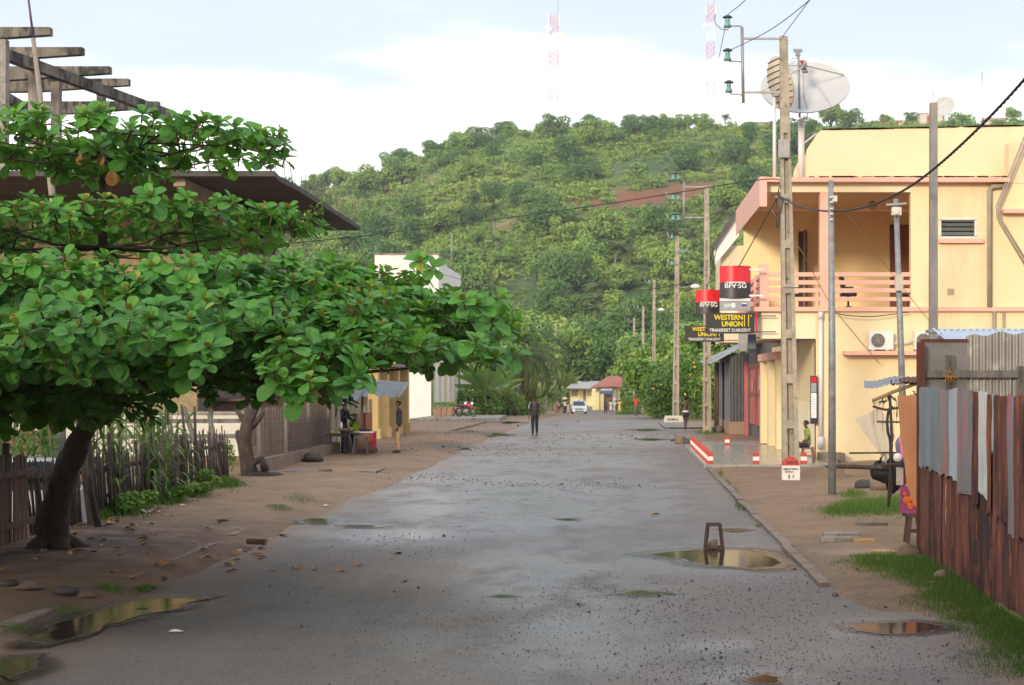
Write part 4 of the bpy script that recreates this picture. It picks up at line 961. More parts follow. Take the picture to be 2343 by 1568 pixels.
mb = MB(); mb.bb(xb(1875), xb(1896), YB-.03, YB+.27, zs1, zb(440)); part('column', mb, PINK, bk)
mb = MB(); mb.bb(xb(1770)+2.0*0-.35, xb(2083), YB-.02, YB+.3, zb(440), zb(420)); mb.bb(XL+.0, XL+.3, YB+.3, 53, zb(440), zb(420)); part('roof_beam', mb, BCREAM, bk)
# balcony back wall, inner return wall, ceiling
YK = 50.5
mb = MB(); mb.bb(XL+.0, X_(2035, YK), YK, YK+.25, zs1, zb(430)); mb.bb(X_(2035, YK), 11.2, YK+.02, YK+.25, Z_(515, YK), zb(430)); mb.bb(X_(2100, YK), 11.2, YK+.02, YK+.25, zs1, Z_(515, YK)); part('balcony_wall', mb, M('warm_yellow_plaster', (.88, .70, .38), (.84, .66, .34), 1, .85, .08, 10), bk)
mb = MB(); mb.bb(XL+.3, 11.0, YB+.3, YK, zb(424), zb(421)); part('balcony_ceiling', mb, BYEL, bk)
mb = MB(); mb.bb(11.0, 11.2, YB+.25, YK, zs1, zb(421)); part('return_wall', mb, BYEL, bk)
# upper front wall with louvred vent
xv0, xv1, zv0, zv1 = xb(2150), xb(2231), zb(543), zb(502)
mb = MB(); mb.bb(xb(2083), xv0, YB, YB+.25, zs1, zb(420)); mb.bb(xv1, XR, YB, YB+.25, zs1, zb(420)); mb.bb(xv0, xv1, YB, YB+.25, zs1, zv0); mb.bb(xv0, xv1, YB, YB+.25, zv1, zb(420)); part('upper_wall', mb, BYEL, bk)
wv = part('vent_window', MB().bb(xv0-.03, xv0+.03, YB-.03, YB+.05, zv0, zv1).bb(xv1-.03, xv1+.03, YB-.03, YB+.05, zv0, zv1).bb(xv0-.03, xv1+.03, YB-.03, YB+.05, zv1-.02, zv1+.04).bb(xv0-.03, xv1+.03, YB-.03, YB+.05, zv0-.04, zv0+.02), M('cream_frame', (.72, .68, .58), None, 3, .5, .05), bk)
mb = MB()
for i in range(4): z = zv0+.07+(zv1-zv0)*i/4; mb.box(((xv0+xv1)/2, YB+.02, z+.03), (xv1-xv0-.06, .10, .012), (R(-50), 0, 0))
part('louvre', mb, M('grey_glass', (.20, .22, .22), (.15, .16, .16), 3, .2, 0), wv)
mb = MB(); mb.bb(xv0, xv1, YB+.2, YB+.22, zv0, zv1); part('vent_back', mb, M('dark_room', (.05, .045, .04), None, 4, .7, 0), wv)
mb = MB(); mb.bb(xv0-.06, xb(2247), YB-.14, YB, zb(557), zb(547)); part('window_sill', mb, PINK, bk)
mb = MB(); mb.bb(xb(2167), xb(2182), YB-.015, YB, zb(675), zb(661)); part('wall_vent', mb, M('khaki_vent', (.38, .31, .17), None, 3, .7, .1), bk)
# roof slab, fascia and parapet
rf0, rf1 = zb(420)+.003, zb(409)
mb = MB(); mb.bb(XL-.08, xb(2303), YB-.35, 52.8, rf0, rf1); part('roof_slab', mb, PINK, bk)
mb = MB(); mb.bb(XL-.1, XL-.085, YB-.36, 52.8, rf0-.72, rf1+.01); mb.bb(XL-.1, XL+.12, YB-.37, YB-.351, rf0-.72, rf1+.01); part('fascia_panel', mb, PINK_SKY, bk)
mb = MB(); YP = 45.4; xp = lambda px: X_(px, YP); zp = lambda py: Z_(py, YP)
mb.poly([P(a, c, 48) for a, c in ((1816, 415), (1816, 392), (1826, 370), (1838, 358), (1848, 352), (1848, 415))], (0, .2, 0))
out = [(1845, 408), (1845, 346), (1851, 334), (1862, 318), (1871, 304), (1880, 297), (1960, 296), (2342, 288), (2600, 284), (2600, 408)]
mb.poly([Vector((xp(a), YP, zp(c))) for a, c in out], (0, .22, 0)); part('parapet_wall', mb, BPAR, bk)
mb = MB()
for i in range(70):
    a = ru(1890, 2342); mb.box((xp(a), YP+.1, zp(np.interp(a, [1886, 1960, 2342], [297, 296, 288]))+.005), (ru(.1, .5), .24, ru(.02, .05)))
for i in range(50):
    a = ru(1846, 2300); mb.box((xb(a), YB-.25, rf1+.01), (ru(.05, .35), .2, ru(.01, .05)))
part('mould_growth', mb, BLACKM, bk)
# right hand taller wing
mb = MB(); mb.bb(xb(2290), XR, YB-.3, YB, zb(490), zb(481)); part('wing_ledge', mb, PINK, bk); mb = MB(); mb.bb(xb(2307), XR, YB-.02, YB+.5, zb(420)+.002, zp(340)); part('wing_wall', mb, BPAR, bk)
# pipes
mb = MB(); mb.tube([(xb(1876), YB-.09, .45), (xb(1876), YB-.09, zb(716))], .065, 10); mb.tube([(xb(1876), YB-.09, zb(730)), (xb(1876), YB-.09, zb(714))], .085, 10); mb.tube([(xb(1876), YB-.09, .75), (xb(1876), YB-.09, .42)], .09, 10); part('drainpipe', mb, PVC, bk)
mb = MB(); mb.tube([(xb(2303), YB-.12, zb(420)-.06), (xb(2266), YB-.12, zb(421)-.1), (xb(2261), YB-.12, zb(430)-.1), (xb(2261), YB-.12, zs1)], .075, 10); mb.tube([(xb(2273), YB-.06, zs0), (xb(2273), YB-.06, zb(790))], .06, 8); mb.tube([(xb(2295), YB-.06, zs0), (xb(2295), YB-.06, zb(790))], .04, 8); part('drainpipe', mb, GREYP, bk)
mb = MB(); mb.tube([P(2355, 300, 44), P(2335, 350, 44), P(2285, 470, 44), P(2288, 500, 44), P(2355, 610, 44)], .03, 6); mb.tube([P(2348, 300, 44), P(2328, 350, 44), P(2279, 472, 44), P(2281, 500, 44), P(2348, 612, 44)], .025, 6); part('conduit', mb, GREYP, bk)
# doors on the balcony
xd0, xd1 = X_(2035, YK), X_(2100, YK); zt_ = Z_(515, YK)
dd = part('wooden_door', MB().bb(xd0+.1, xd1-.1, YK-.02, YK+.05, zs1, zt_-.12), DOORW, bk)
mb = MB(); mb.bb(xd0, xd0+.1, YK-.05, YK+.06, zs1, zt_); mb.bb(xd1-.1, xd1, YK-.05, YK+.06, zs1, zt_); mb.bb(xd0, xd1, YK-.05, YK+.06, zt_-.12, zt_+.001); part('door_frame', mb, M('dark_door_frame', (.20, .075, .035), None, 3, .5, .1), dd)
mb = MB(); mb.bb(xd0+.25, xd1-.22, YK-.045, YK-.02, zs1+1.35, zt_-.4); mb.bb(xd0+.25, xd1-.22, YK-.045, YK-.02, zs1+.2, zs1+1.15); part('door_panel', mb, DOORW, dd)
mb = MB(); mb.bb(xd0+.17, xd0+.23, YK-.06, YK-.02, zs1+1.0, zs1+1.3); mb.tube([(xd0+.2, YK-.1, zs1+1.15), (xd0+.34, YK-.1, zs1+1.15)], .012, 6); part('door_handle', mb, M('brass', (.6, .45, .15), None, 3, .3, 0, metal=1), dd)
YD = 50.4; d2 = part('open_door', MB().box((X_(1836, YD), YD-.35, (zs1+Z_(530, YD))/2), (.05, .75, Z_(530, YD)-zs1)), M('dark_glossy_wood', (.17, .05, .022), (.11, .035, .018), 3, .25, .1), bk)
mb = MB(); mb.bb(X_(1826, YK), X_(1846, YK), YK-.01, YK+.0, zs1, Z_(530, YK)); part('door_opening', mb, M('dark_room', 0), bk)
# lamp globe
mb = MB(); mb.ball((X_(1995, 46), 46, Z_(470, 46)), .14, 14, 10); o_ = part('globe_lamp', mb, M('bronze_glass', (.42, .27, .08), (.30, .18, .05), 4, .25, 0), bk)
# steps at the foot of the wall
STEPS = M('rough_step_stone', (.24, .19, .14), (.13, .10, .08), 3, .9, .6, 10)
mb = MB(); mb.bb(xb(1868), xb(1925), YB-.7, YB-.02, 0, .30); mb.bb(xb(1866), xb(1905), YB-1.0, YB-.7, 0, .16); solo('stone_step', mb, STEPS, 'rough stone step against the yellow wall behind the thin metal pole', 'step')
# AC shelf and units
mb = MB(); mb.bb(xb(1927), xb(2110), YB-.42, YB, zb(813), zb(804)); part('unit_shelf', mb, PINK, bk)
def ac(px0, px1, label):
    x0, x1 = xb(px0), xb(px1); z0, z1 = zb(803)+.03, zb(759); t = thing('air_conditioner', label, 'air conditioner', ((x0+x1)/2, YB-.25, z0), 'outdoor air conditioners on the shelf')
    WP = M('white_metal_casing', (.72, .70, .66), (.64, .61, .56), 2, .45, .03)
    part('casing', MB().bb(x0, x1, YB-.38, YB-.08, z0, z1), WP, t)
    cx, cz, r_ = x0+(x1-x0)*.36, (z0+z1)/2, (z1-z0)*.37; mb = MB(); mb.tube([(cx, YB-.40, cz), (cx, YB-.375, cz)], r_, 24, smooth=False); part('fan_opening', mb, M('dark_fan', (.10, .085, .07), None, 3, .5, 0), t)
    mb = MB()
    for rr in (.2, .4, .6, .8, 1.0):
        pts = [(cx+r_*rr*math.cos(a*math.pi/12), YB-.405, cz+r_*rr*math.sin(a*math.pi/12)) for a in range(25)]; mb.tube(pts, .004, 4, cap=False)
    for a in range(8): mb.bar((cx, YB-.41, cz), (cx+r_*math.cos(a*.785), YB-.41, cz+r_*math.sin(a*.785)), .007)
    part('fan_grille', mb, M('grey_grille', (.42, .40, .36), None, 3, .5, 0), t)
    [part('foot', MB().bb(x0+.08+q*.4, x0+.16+q*.4, YB-.36, YB-.1, z0-.03, z0), WP, t) for q in (0, 1)]
ac(1983, 2038, 'white outdoor air conditioner on the salmon shelf left of the leaning lamp pole')
ac(2086, 2141, 'white outdoor air conditioner on the salmon shelf right of the leaning lamp pole')
mb = MB(); mb.tube([P(2038, 790, YB-.2), P(2052, 783, YB-.25), P(2068, 785, YB-.2), P(2088, 780, YB-.2)], .03, 6); part('coolant_pipe', mb, PVC, bk)
# chairs on the balcony
BLK = M('black_plastic', (.018, .018, .02), None, 3, .5, .05)
def office_chair(px, Y, rz, label):
    x = X_(px, Y); z0 = zs1+.002; t = thing('office_chair', label, 'chair', (x, Y, z0), 'office chairs on the balcony')
    part('seat', MB().box((x, Y, z0+.47), (.46, .46, .09)), BLK, t)
    part('backrest', MB().box((x-.18*math.cos(rz), Y-.18*math.sin(rz), z0+.80), (.10, .40, .48), (0, R(-10), rz)), BLK, t)
    part('post', MB().tube([(x, Y, z0+.1), (x, Y, z0+.45)], .03, 8), BLK, t)
    mb = MB(); [mb.bar((x, Y, z0+.12), (x+.27*math.cos(a*1.257), Y+.27*math.sin(a*1.257), z0+.05), .04) for a in range(5)]; part('star_base', mb, BLK, t)
    part('armrest', MB().bar((x-.15, Y-.25, z0+.68), (x+.12, Y-.25, z0+.68), .05), BLK, t)
office_chair(1940, 46.3, 0, 'black office chair behind the balcony railing left of the leaning lamp pole')
office_chair(2078, 46.8, R(160), 'black office chair half hidden behind the wall end on the balcony')
office_chair(1815, 46.6, R(20), 'black office chair on the balcony beside the big concrete pole')
# ------------------------------------------------------------ signs projecting over the street
SBLK = M('sign_black', (.028, .025, .024), None, 3, .4, 0); SRED = M('sign_red', (.62, .012, .02), (.56, .01, .018), .8, .28, 0); SWH = M('sign_white', (.80, .79, .77), None, 3, .5, 0)
SYEL = M('sign_yellow', (.80, .62, .02), None, 3, .5, 0); SGR = M('sign_grey', (.30, .30, .31), (.26, .26, .27), 3, .4, 0)
def bank_sign(cx, Y, W, z0, z1, label):
    t = thing('bank_sign', label, 'sign', (cx, Y, z0), 'red and black bank signs'); zm = z0+(z1-z0)*.485
    def curved(za, zc): 
        mb = MB()
        mb.sheet(lambda u, v: Vector((cx-W/2+W*u, Y-.16*math.sin(math.pi*u), za+(zc-za)*v)), 14, 1); mb.sheet(lambda u, v: Vector((cx-W/2+W*u, Y+.16*math.sin(math.pi*u)+.02, za+(zc-za)*v)), 14, 1)
        pts = [Vector((cx-W/2+W*u/14, Y-.16*math.sin(math.pi*u/14), zc)) for u in range(15)]+[Vector((cx+W/2-W*u/14, Y+.02+.16*math.sin(math.pi*u/14), zc)) for u in range(15)]
        mb.add(pts, [tuple(range(30))]); mb.add([p+Vector((0, 0, za-zc)) for p in pts], [tuple(reversed(range(30)))]); return mb
    part('red_half', curved(zm, z1), SRED, t); part('black_half', curved(z0, zm), SBLK, t)
    mb = MB(); text_mb('BFV·SG', W*.215, (cx, Y-.165, zm-W*.115), mb, bold=.002, ext=.006, sx=1.08); mb.bb(cx-W*.30, cx+W*.30, Y-.175, Y-.168, zm-.012, zm+.012); part('lettering', mb, SWH, t)
    mb = MB(); mb.bar((cx+W/2-.05, Y, z1-.1), (XL, Y, z1-.1), .05); mb.bar((cx+W/2-.05, Y, z0+.08), (XL, Y, z0+.08), .05); part('arm', mb, SWH, t)
    return t
def wu_sign(x0, x1, Y, z0, z1, label):
    t = thing('money_transfer_sign', label, 'sign', ((x0+x1)/2, Y, z0), 'black and yellow money transfer signs'); W = x1-x0; H_ = z1-z0
    part('panel', MB().bb(x0, x1, Y-.07, Y+.07, z0, z1), SBLK, t)
    mb = MB(); text_mb('WESTERN', H_*.34, (x0+W*.765, Y-.072, z0+H_*.78), mb, bold=.005, align='RIGHT', sx=.92*W/1.41); text_mb('UNION', H_*.34, (x0+W*.765, Y-.072, z0+H_*.46), mb, bold=.005, align='RIGHT', sx=.92*W/1.41)
    mb.bb(x0+W*.785, x0+W*.80, Y-.078, Y-.07, z0+H_*.34, z0+H_*.93); mb.bb(x0+W*.87, x0+W*.885, Y-.078, Y-.07, z0+H_*.34, z0+H_*.93); mb.bb(x0+W*.915, x0+W*.935, Y-.078, Y-.07, z0+H_*.83, z0+H_*.90)
    part('yellow_lettering', mb, SYEL, t)
    mb = MB(); text_mb("TRANSFERT D'ARGENT", H_*.225, (x0+W*.50, Y-.072, z0+H_*.155), mb, bold=.001, sx=W/1.41*.86); part('white_lettering', mb, SWH, t)
    mb = MB(); mb.bar((x1, Y, z0+.05), (XL+.4, Y, z0+.05), .03); mb.bar((x1, Y, z1-.08), (XL+.4, Y, z1-.08), .03); part('arm', mb, M('dark_steel', (.05, .05, .05), None, 3, .5, 0), t)
Y1 = 43.9; s1 = F/Y1
bank_sign((1681.5-VX)/s1, Y1, 71/s1, Z_(683, Y1), Z_(609, Y1), 'curved red over black bank sign nearest the viewer, hanging higher on the balcony')
bank_sign((1620-VX)/64.0, F/64.0, .90, Z_(719, F/64), Z_(664, F/64), 'curved red over black bank sign farther back, partly behind the nearer one')
wu_sign((1615-VX)/s1, (1727-VX)/s1, Y1+.25, Z_(763, Y1), Z_(716, Y1), 'black and yellow money transfer sign nearest the viewer, in front of the other')
wu_sign((1567-VX)/64.0, (1657-VX)/64.0, F/64+.3, Z_(782, F/64), Z_(745, F/64), 'black and yellow money transfer sign farther back, partly covered by the nearer one')
t = thing('card_sign', 'small grey card machine sign hanging under the nearer red and black sign', 'sign', (X_(1681, Y1), Y1, Z_(712, Y1)))
x0, x1, z0, z1 = X_(1646, Y1), X_(1716, Y1), Z_(711, Y1), Z_(689, Y1); part('panel', MB().bb(x0, x1, Y1-.05, Y1+.05, z0, z1), SGR, t)
part('top_cap', MB().bb(x0, x1, Y1-.06, Y1+.06, z1+.002, Z_(683, Y1)-.004), SWH, t)
mb = MB(); W = x1-x0; mb.bb(x0+W*.38, x0+W*.50, Y1-.056, Y1-.05, z0+.09, z0+.21); 
for i in range(4): mb.bar((x0+W*.14, Y1-.055, z0+.08+i*.03), (x0+W*.36, Y1-.055, z0+.13+i*.022), .012)
part('hand_and_card_mark', mb, SWH, t)
mb = MB(); mb.bb(x0+W*.71, x0+W*.88, Y1-.056, Y1-.05, z0+.11, z0+.19, 0); mb.bb(x0+W*.71, x0+W*.88, Y1-.056, Y1-.05, z0+.19, z0+.21, 1); mb.bb(x0+W*.71, x0+W*.88, Y1-.056, Y1-.05, z0+.085, z0+.11, 2); part('card_mark', mb, [M('mark_blue', (.03, .07, .30), None, 3, .5, 0), SWH, M('mark_orange', (.70, .32, .03), None, 3, .5, 0)], t)
mb = MB(); mb.bb(X_(1728, 44), X_(1731, 44), 43.9, 44.0, Z_(763, 44), Z_(716, 44)); solo('red_sign_edge', mb, SRED, 'narrow red upright strip at the right end of the nearer money transfer sign', 'sign')
for px, py0, py1, l_ in ((1700, 815, 755, 'dark grey lamp box hanging below the money transfer signs, lower one'), (1720, 810, 765, 'dark slate projecting box beside the porch beam')):
    Y = 48 if px == 1700 else 45; t = thing('hanging_light_box', l_, 'light box', P(px, py0, Y)); z0, z1 = Z_(py0, Y), Z_(py1, Y)
    part('box', MB().bb(X_(px-9, Y), X_(px+9, Y), Y, Y+.2, z0+.15, z1), SGR if px == 1700 else M('slate_blue', (.10, .12, .15), None, 3, .4, 0), t); part('bracket', MB().bar((X_(px+9, Y), Y+.1, z1-.1), (XL+.05, Y+.1, z1-.1), .03), SBLK, t)
    part('lower_cap', MB().bb(X_(px-7, Y), X_(px+7, Y), Y+.02, Y+.18, z0, z0+.148), SBLK, t)
# information board in the entrance
t = thing('rate_board', 'tall narrow black board with a red top and white lists on the entrance wall', 'board', (X_(1860, 44.6), 44.6, Z_(970, 44.6)))
Y = 44.2; x0, x1 = X_(1852.5, Y), X_(1868.5, Y); z0, z1 = Z_(970, Y), Z_(860, Y); part('panel', MB().bb(x0, x1, Y-.10, Y-.04, z0, z1), SBLK, t)
part('red_header', MB().bb(x0+.02, x1-.03, Y-.108, Y-.10, z1-.19, z1-.03), SRED, t); part('grey_header', MB().bb(x0+.02, x1-.03, Y-.108, Y-.10, z1-.47, z1-.21), SGR, t)
mb = MB(); mb.bb(x0+.02, x1-.03, Y-.108, Y-.10, z0+.17, z1-.5)
part('list_sheet', mb, SWH, t); mb = MB()
for i in range(11): mb.bb(x0+.035, x1-.05-ru(0, .04), Y-.112, Y-.108, z1-.56-i*.067, z1-.548-i*.067)
part('print_line', mb, M('grey_ink', (.30, .28, .40), None, 3, .8, 0), t)
# ------------------------------------------------------------ tiled forecourt, striped posts
tb = NB('glossy_pale_tiles'); br = tb.n('ShaderNodeTexBrick'); br.inputs['Scale'].default_value = 1; br.offset = 0
br.inputs['Color1'].default_value = lin((.30, .29, .25)); br.inputs['Color2'].default_value = lin((.36, .34, .29)); br.inputs['Mortar'].default_value = lin((.15, .14, .12)); br.inputs['Brick Width'].default_value = .4; br.inputs['Row Height'].default_value = .4; br.inputs['Mortar Size'].default_value = .008
tb.l(tb.co.outputs['Object'], br.inputs[0]); tb.base(br.outputs[0]); tb.rough(.22)
mb = MB(); mb.bb(2.33, XG-.01, 41.3, 53.8, -.1, .11); solo('tiled_forecourt', mb, [tb.m], kind='structure', base=(0, 0, 0))
mb = MB(); mb.bb(2.34, XG-.4, 53.82, 58.5, -.1, .06); solo('concrete_forecourt', mb, CONC, kind='structure', base=(0, 0, 0))
PR = M('post_red', (.52, .05, .03), (.40, .05, .035), 6, .6, .15); PW = M('post_white', (.78, .74, .68), (.62, .56, .50), 6, .6, .15)
def striped_post(label):
    t = thing('striped_post', label, 'bollard', (0, 0, 0), 'red and white posts of the forecourt')
    part('block', MB().bb(-.075, .075, -.075, .075, .2, .31, 0).bb(-.08, .08, -.08, .08, .09, .2, 1).bb(-.085, .085, -.085, .085, 0, .09, 0), [PR, PW], t); return t
sp = striped_post('short red and white post in the close row along the forecourt kerb')
sp.location = (2.50, 41.55, .112)
for i in range(1, 12): dup(sp, (2.50+.006*i, 41.55+1.02*i, .112))
for px, Y, l_ in ((1663, 53.4, 'lone red and white post at the far corner of the tiled forecourt'), (1729, 41.5, 'lone red and white post in the middle of the near edge of the tiled forecourt'), (1838, 41.5, 'red and white post under the stool of the seated boy')):
    c_ = dup(sp, (X_(px, Y), Y, .112), label=l_); del c_['group']
# ------------------------------------------------------------ shops, kiosk beyond the bank
CORG = M('grey_corrugated', (.20, .205, .215), (.13, .13, .135), 2.5, .55, .2, 12, metal=.3, stretch=(1, 1, .3), c3=(.12, .07, .045), s3=2.5, lo3=.62, hi3=.75)
t = thing('grey_plank_shop', 'grey plank shop front with a red shutter beyond the bank porch', 'shop', (XG, 60, 0))
part('wall', MB().bb(XG-.02, XG+2, 57.0, 67.5, -.1, 4.15), M('grey_planks', (.13, .12, .115), (.085, .078, .075), 4, .85, .4, stretch=(1, 3, .3)), t)
sh = part('shutter_door', MB().bb(XG-.09, XG-.02, 59.2, 65.6, .55, 3.1), M('faded_red_shutter', (.46, .12, .11), (.36, .09, .085), 2, .7, .15), t)
part('shutter_frame', MB().bb(XG-.14, XG-.092, 62.2, 62.5, .5, 3.1).bb(XG-.13, XG-.091, 59.2, 65.6, 1.75, 1.88).bb(XG-.13, XG-.091, 59.2, 65.6, 2.9, 3.1), M('darker_red', (.30, .07, .065), None, 2, .7, .1), sh)
part('white_scrawl', MB().bb(XG-.15, XG-.142, 60.4, 60.8, 2.0, 2.6).bb(XG-.15, XG-.142, 63.6, 63.9, 2.0, 2.35), M('chalky_white', (.6, .5, .48), None, 5, .9, 0), sh)
part('red_post', MB().bb(XG-.3, XG-.15, 65.7, 66.0, 0, 3.2), M('faded_red_shutter', 0), t)
t = thing('corrugated_kiosk', 'grey corrugated iron kiosk with a lean-to roof on thin posts', 'kiosk', (XG, 72, 0))
mb = MB(); n_ = 90
def corr(x, y0, y1, z0, z1, pitch=.15, amp=.02):
    m_ = MB(); n2 = int((y1-y0)/pitch*6); m_.sheet(lambda u, v: Vector((x+amp*math.sin((y0+(y1-y0)*u)/pitch*6.283), y0+(y1-y0)*u, z0+(z1-z0)*v)), n2, 1); return m_
KX = 4.98
part('side_sheet', corr(KX, 67.6, 74.6, .55, 3.55), CORG, t); part('front_sheet', MB().sheet(lambda u, v: Vector((KX+1.0*u, 67.6+.02*math.sin(u*42), .5+3.1*v)), 40, 1), M('slate_sheet', (.085, .083, .085), (.06, .058, .058), 3, .7, .2), t)
part('block_base', MB().bb(KX-.06, XG, 67.5, 74.7, -.1, .55), M('pinkish_blocks', (.36, .22, .15), (.25, .16, .12), 3, .9, .4), t)
mb = MB(); 
for j in range(4):
    y0 = 67.2+j*2.2; dz = ru(-.05, .08); mb.sheet(lambda u, v: Vector((KX+1.2-2.15*u, y0+2.4*v, 4.25+dz-1.05*u+.035*math.sin((y0+2.4*v)*40)+.03*math.sin(u*5+j))), 4, 60)
part('roof_sheet', mb, M('silver_grey_roof', (.34, .36, .40), (.22, .23, .25), 2, .5, .15, metal=.3), t)
for px, Y in ((1636, 75.5), (1641, 74), (1655, 71.5), (1669, 68.8)):
    x = X_(px, Y); part('roof_post', MB().tube([(x, Y, -.1), (x+ru(-.03, .03), Y, 3.25)], .06, 6), WOODB, t)
t = thing('rear_shed_roof', 'second low tin roof just behind the kiosk', 'shed', P(1665, 830, 82)); part('roof', MB().sheet(lambda u, v: Vector((X_(1628, 82)+3.4*u, 82+2*v, Z_(826, 82)+.9*u)), 4, 4), M('silver_grey_roof', 0), t); part('wall', MB().bb(X_(1650, 82), X_(1650, 82)+3, 82.5, 84, gz(82), Z_(828, 82)), CORG, t)
# white gabled neighbour behind the bank
t = thing('white_gabled_house', 'white house with dark eave just behind the bank balcony', 'building', (4.6, 58, 0))
part('upper_wall', MB().poly([P(1633, 570, 60), P(1636, 605, 60), P(1690, 540, 60), P(1690, 480, 60)], (0, .3, 0)), WST, t)
part('wall', MB().bb(X_(1650, 60.4), X_(1650, 60.4)+3.2, 60.4, 64, 3.9, Z_(560, 60)), CREAM, t)
part('eave', MB().poly([P(1628, 563, 59.8), P(1633, 572, 59.8), P(1692, 484, 59.8), P(1688, 472, 59.8)], (0, .8, 0)), M('dark_tiles', (.10, .09, .08), None, 4, .9, .4), t)
# ------------------------------------------------------------ dishes on the roof
DISH = M('dish_white', (.48, .475, .47), (.42, .415, .405), .9, .55, .03, 8, c3=(.40, .37, .33), s3=1.2, lo3=.66, hi3=.85)
STEEL = M('galvanised_steel', (.33, .32, .30), (.24, .23, .21), 4, .5, .1, metal=.4)
def dish(cx, cy, cz, rad, depth, nrm, mb, n=40, m=10):
    nrm = Vector(nrm).normalized(); u = nrm.cross(Vector((0, 0, 1))).normalized(); v = u.cross(nrm)*-1; c = Vector((cx, cy, cz)); vs = [c-nrm*depth]
    for i in range(1, m+1):
        for k in range(n): rr = rad*i/m; a = 2*math.pi*k/n; vs.append(c+u*rr*math.cos(a)+v*rr*math.sin(a)-nrm*depth*(1-(i/m)**2))
    fs = [(0, 1+(k+1) % n, 1+k) for k in range(n)]+[(1+(i-1)*n+k, 1+(i-1)*n+(k+1) % n, 1+i*n+(k+1) % n, 1+i*n+k) for i in range(1, m) for k in range(n)]
    mb.add(vs, fs, 0, True); mb.add([p-nrm*.03 for p in vs], [tuple(reversed(f)) for f in fs], 0, True); return u, v, nrm
YD_ = 46.2; cd = P(1841, 199, YD_)
t = thing('large_satellite_dish', 'large pale satellite dish tilted to the sky on a white mast on the bank roof', 'satellite dish', (X_(1834, YD_), YD_, rf1))
nrm_ = Vector((.10, -.72, .92)).normalized() if 0 else Vector((.12, -.66, .75)).normalized()
rad = 102/(F/YD_); mb = MB(); nn = Vector((-.08, -.70, .71)); u_, v_, n_ = dish(cd.x, cd.y, cd.z, rad, .36, nn, mb)
part('reflector', mb, DISH, t)
fp = cd+n_*.75; mb = MB()
for a in (.15, 2.2, 3.6, 5.2): mb.bar(cd+(u_*math.cos(a)+v_*math.sin(a))*rad*.97, fp, .03)
part('feed_strut', mb, STEEL, t)
mb = MB(); mb.tube([fp-n_*.12, fp+n_*.12], .06, 10); mb.tube([fp-n_*.12, fp-n_*.2], [.1, .11], 10); part('feed_horn', mb, M('feed_grey', (.25, .25, .26), None, 3, .5, 0), t)
xm = X_(1835, YD_); mb = MB(); mb.tube([(xm, YD_+.25, rf1), (xm, YD_+.25, Z_(270, YD_))], .10, 12); mb.tube([(xm, YD_+.25, Z_(330, YD_)), (X_(1870, YD_), YD_+.3, zp(300)+.1), (X_(1875, YD_), YD_+.3, zp(300))], .03, 6); part('mast', mb, PVC, t)
mb = MB(); mb.bb(X_(1810, YD_), X_(1848, YD_), YD_-.1, YD_+.6, rf1, rf1+.17); part('mast_base', mb, CONC, t)
t = thing('antenna_pole', 'thin pole with a small box aerial and cables in front of the large dish', 'antenna', P(1826, 270, 45.8)); mb = MB(); mb.tube([P(1829, 270, 45.8), P(1826, 118, 45.8)], .035, 8); part('pole', mb, STEEL, t)
mb = MB(); mb.box(P(1825, 116, 45.8), (.26, .1, .08)); mb.box(P(1825, 124, 45.8), (.14, .1, .12)); mb.box(P(1836, 146, 45.75), (.12, .1, .2)); part('aerial_box', mb, M('feed_grey', 0), t)
mb = MB(); mb.box(P(1834, 141, 45.65), (.12, .05, .05)); part('red_tag', mb, SRED, t)
mb = MB(); mb.tube([P(1826, 140, 45.7), P(1838, 175, 45.7), P(1838, 220, 45.7), P(1848, 255, 45.7), P(1846, 272, 45.7), P(1838, 274, 45.7)], .015, 5); mb.tube([P(1820, 140, 45.7), P(1806, 148, 45.7), P(1812, 135, 45.7), P(1824, 133, 45.7)], .012, 5); part('cable', mb, STEEL, t)
YS = 45.0; cs = P(1786, 190, YS)
t = thing('small_satellite_dish', 'smaller ribbed satellite dish seen edge on behind the big concrete pole', 'satellite dish', (X_(1772, YS), YS, rf1)); mb = MB(); n2 = Vector((.91, .30, .28)); u_, v_, n_ = dish(cs.x, cs.y, cs.z, .80, .16, n2, mb, 32, 6)
part('reflector', mb, M('rusty_white_dish', (.62, .57, .48), (.50, .42, .30), 2.5, .6, .05, 8), t); mb = MB()
for k in range(-4, 5):
    hgt = k*.17; hw = math.sqrt(max(0, .80**2-hgt**2))*.97
    pts = [cs+v_*hgt+u_*hw*(q/6)-n_*(.16*(1-((hw*q/6)**2+hgt**2)/.64)+.045) for q in range(-6, 7)]; mb.tube(pts, .018, 4)
part('back_rib', mb, M('rust_brown', (.22, .15, .09), None, 4, .8, .1), t)
xm = X_(1772, YS); mb = MB(); mb.tube([(xm, YS+.1, rf1), (xm, YS+.1, Z_(222, YS))], .055, 10); part('mast', mb, PVC, t); mb = MB(); mb.box(P(1781, 208, YS+.05), (.28, .2, .34)); part('mount', mb, STEEL, t)

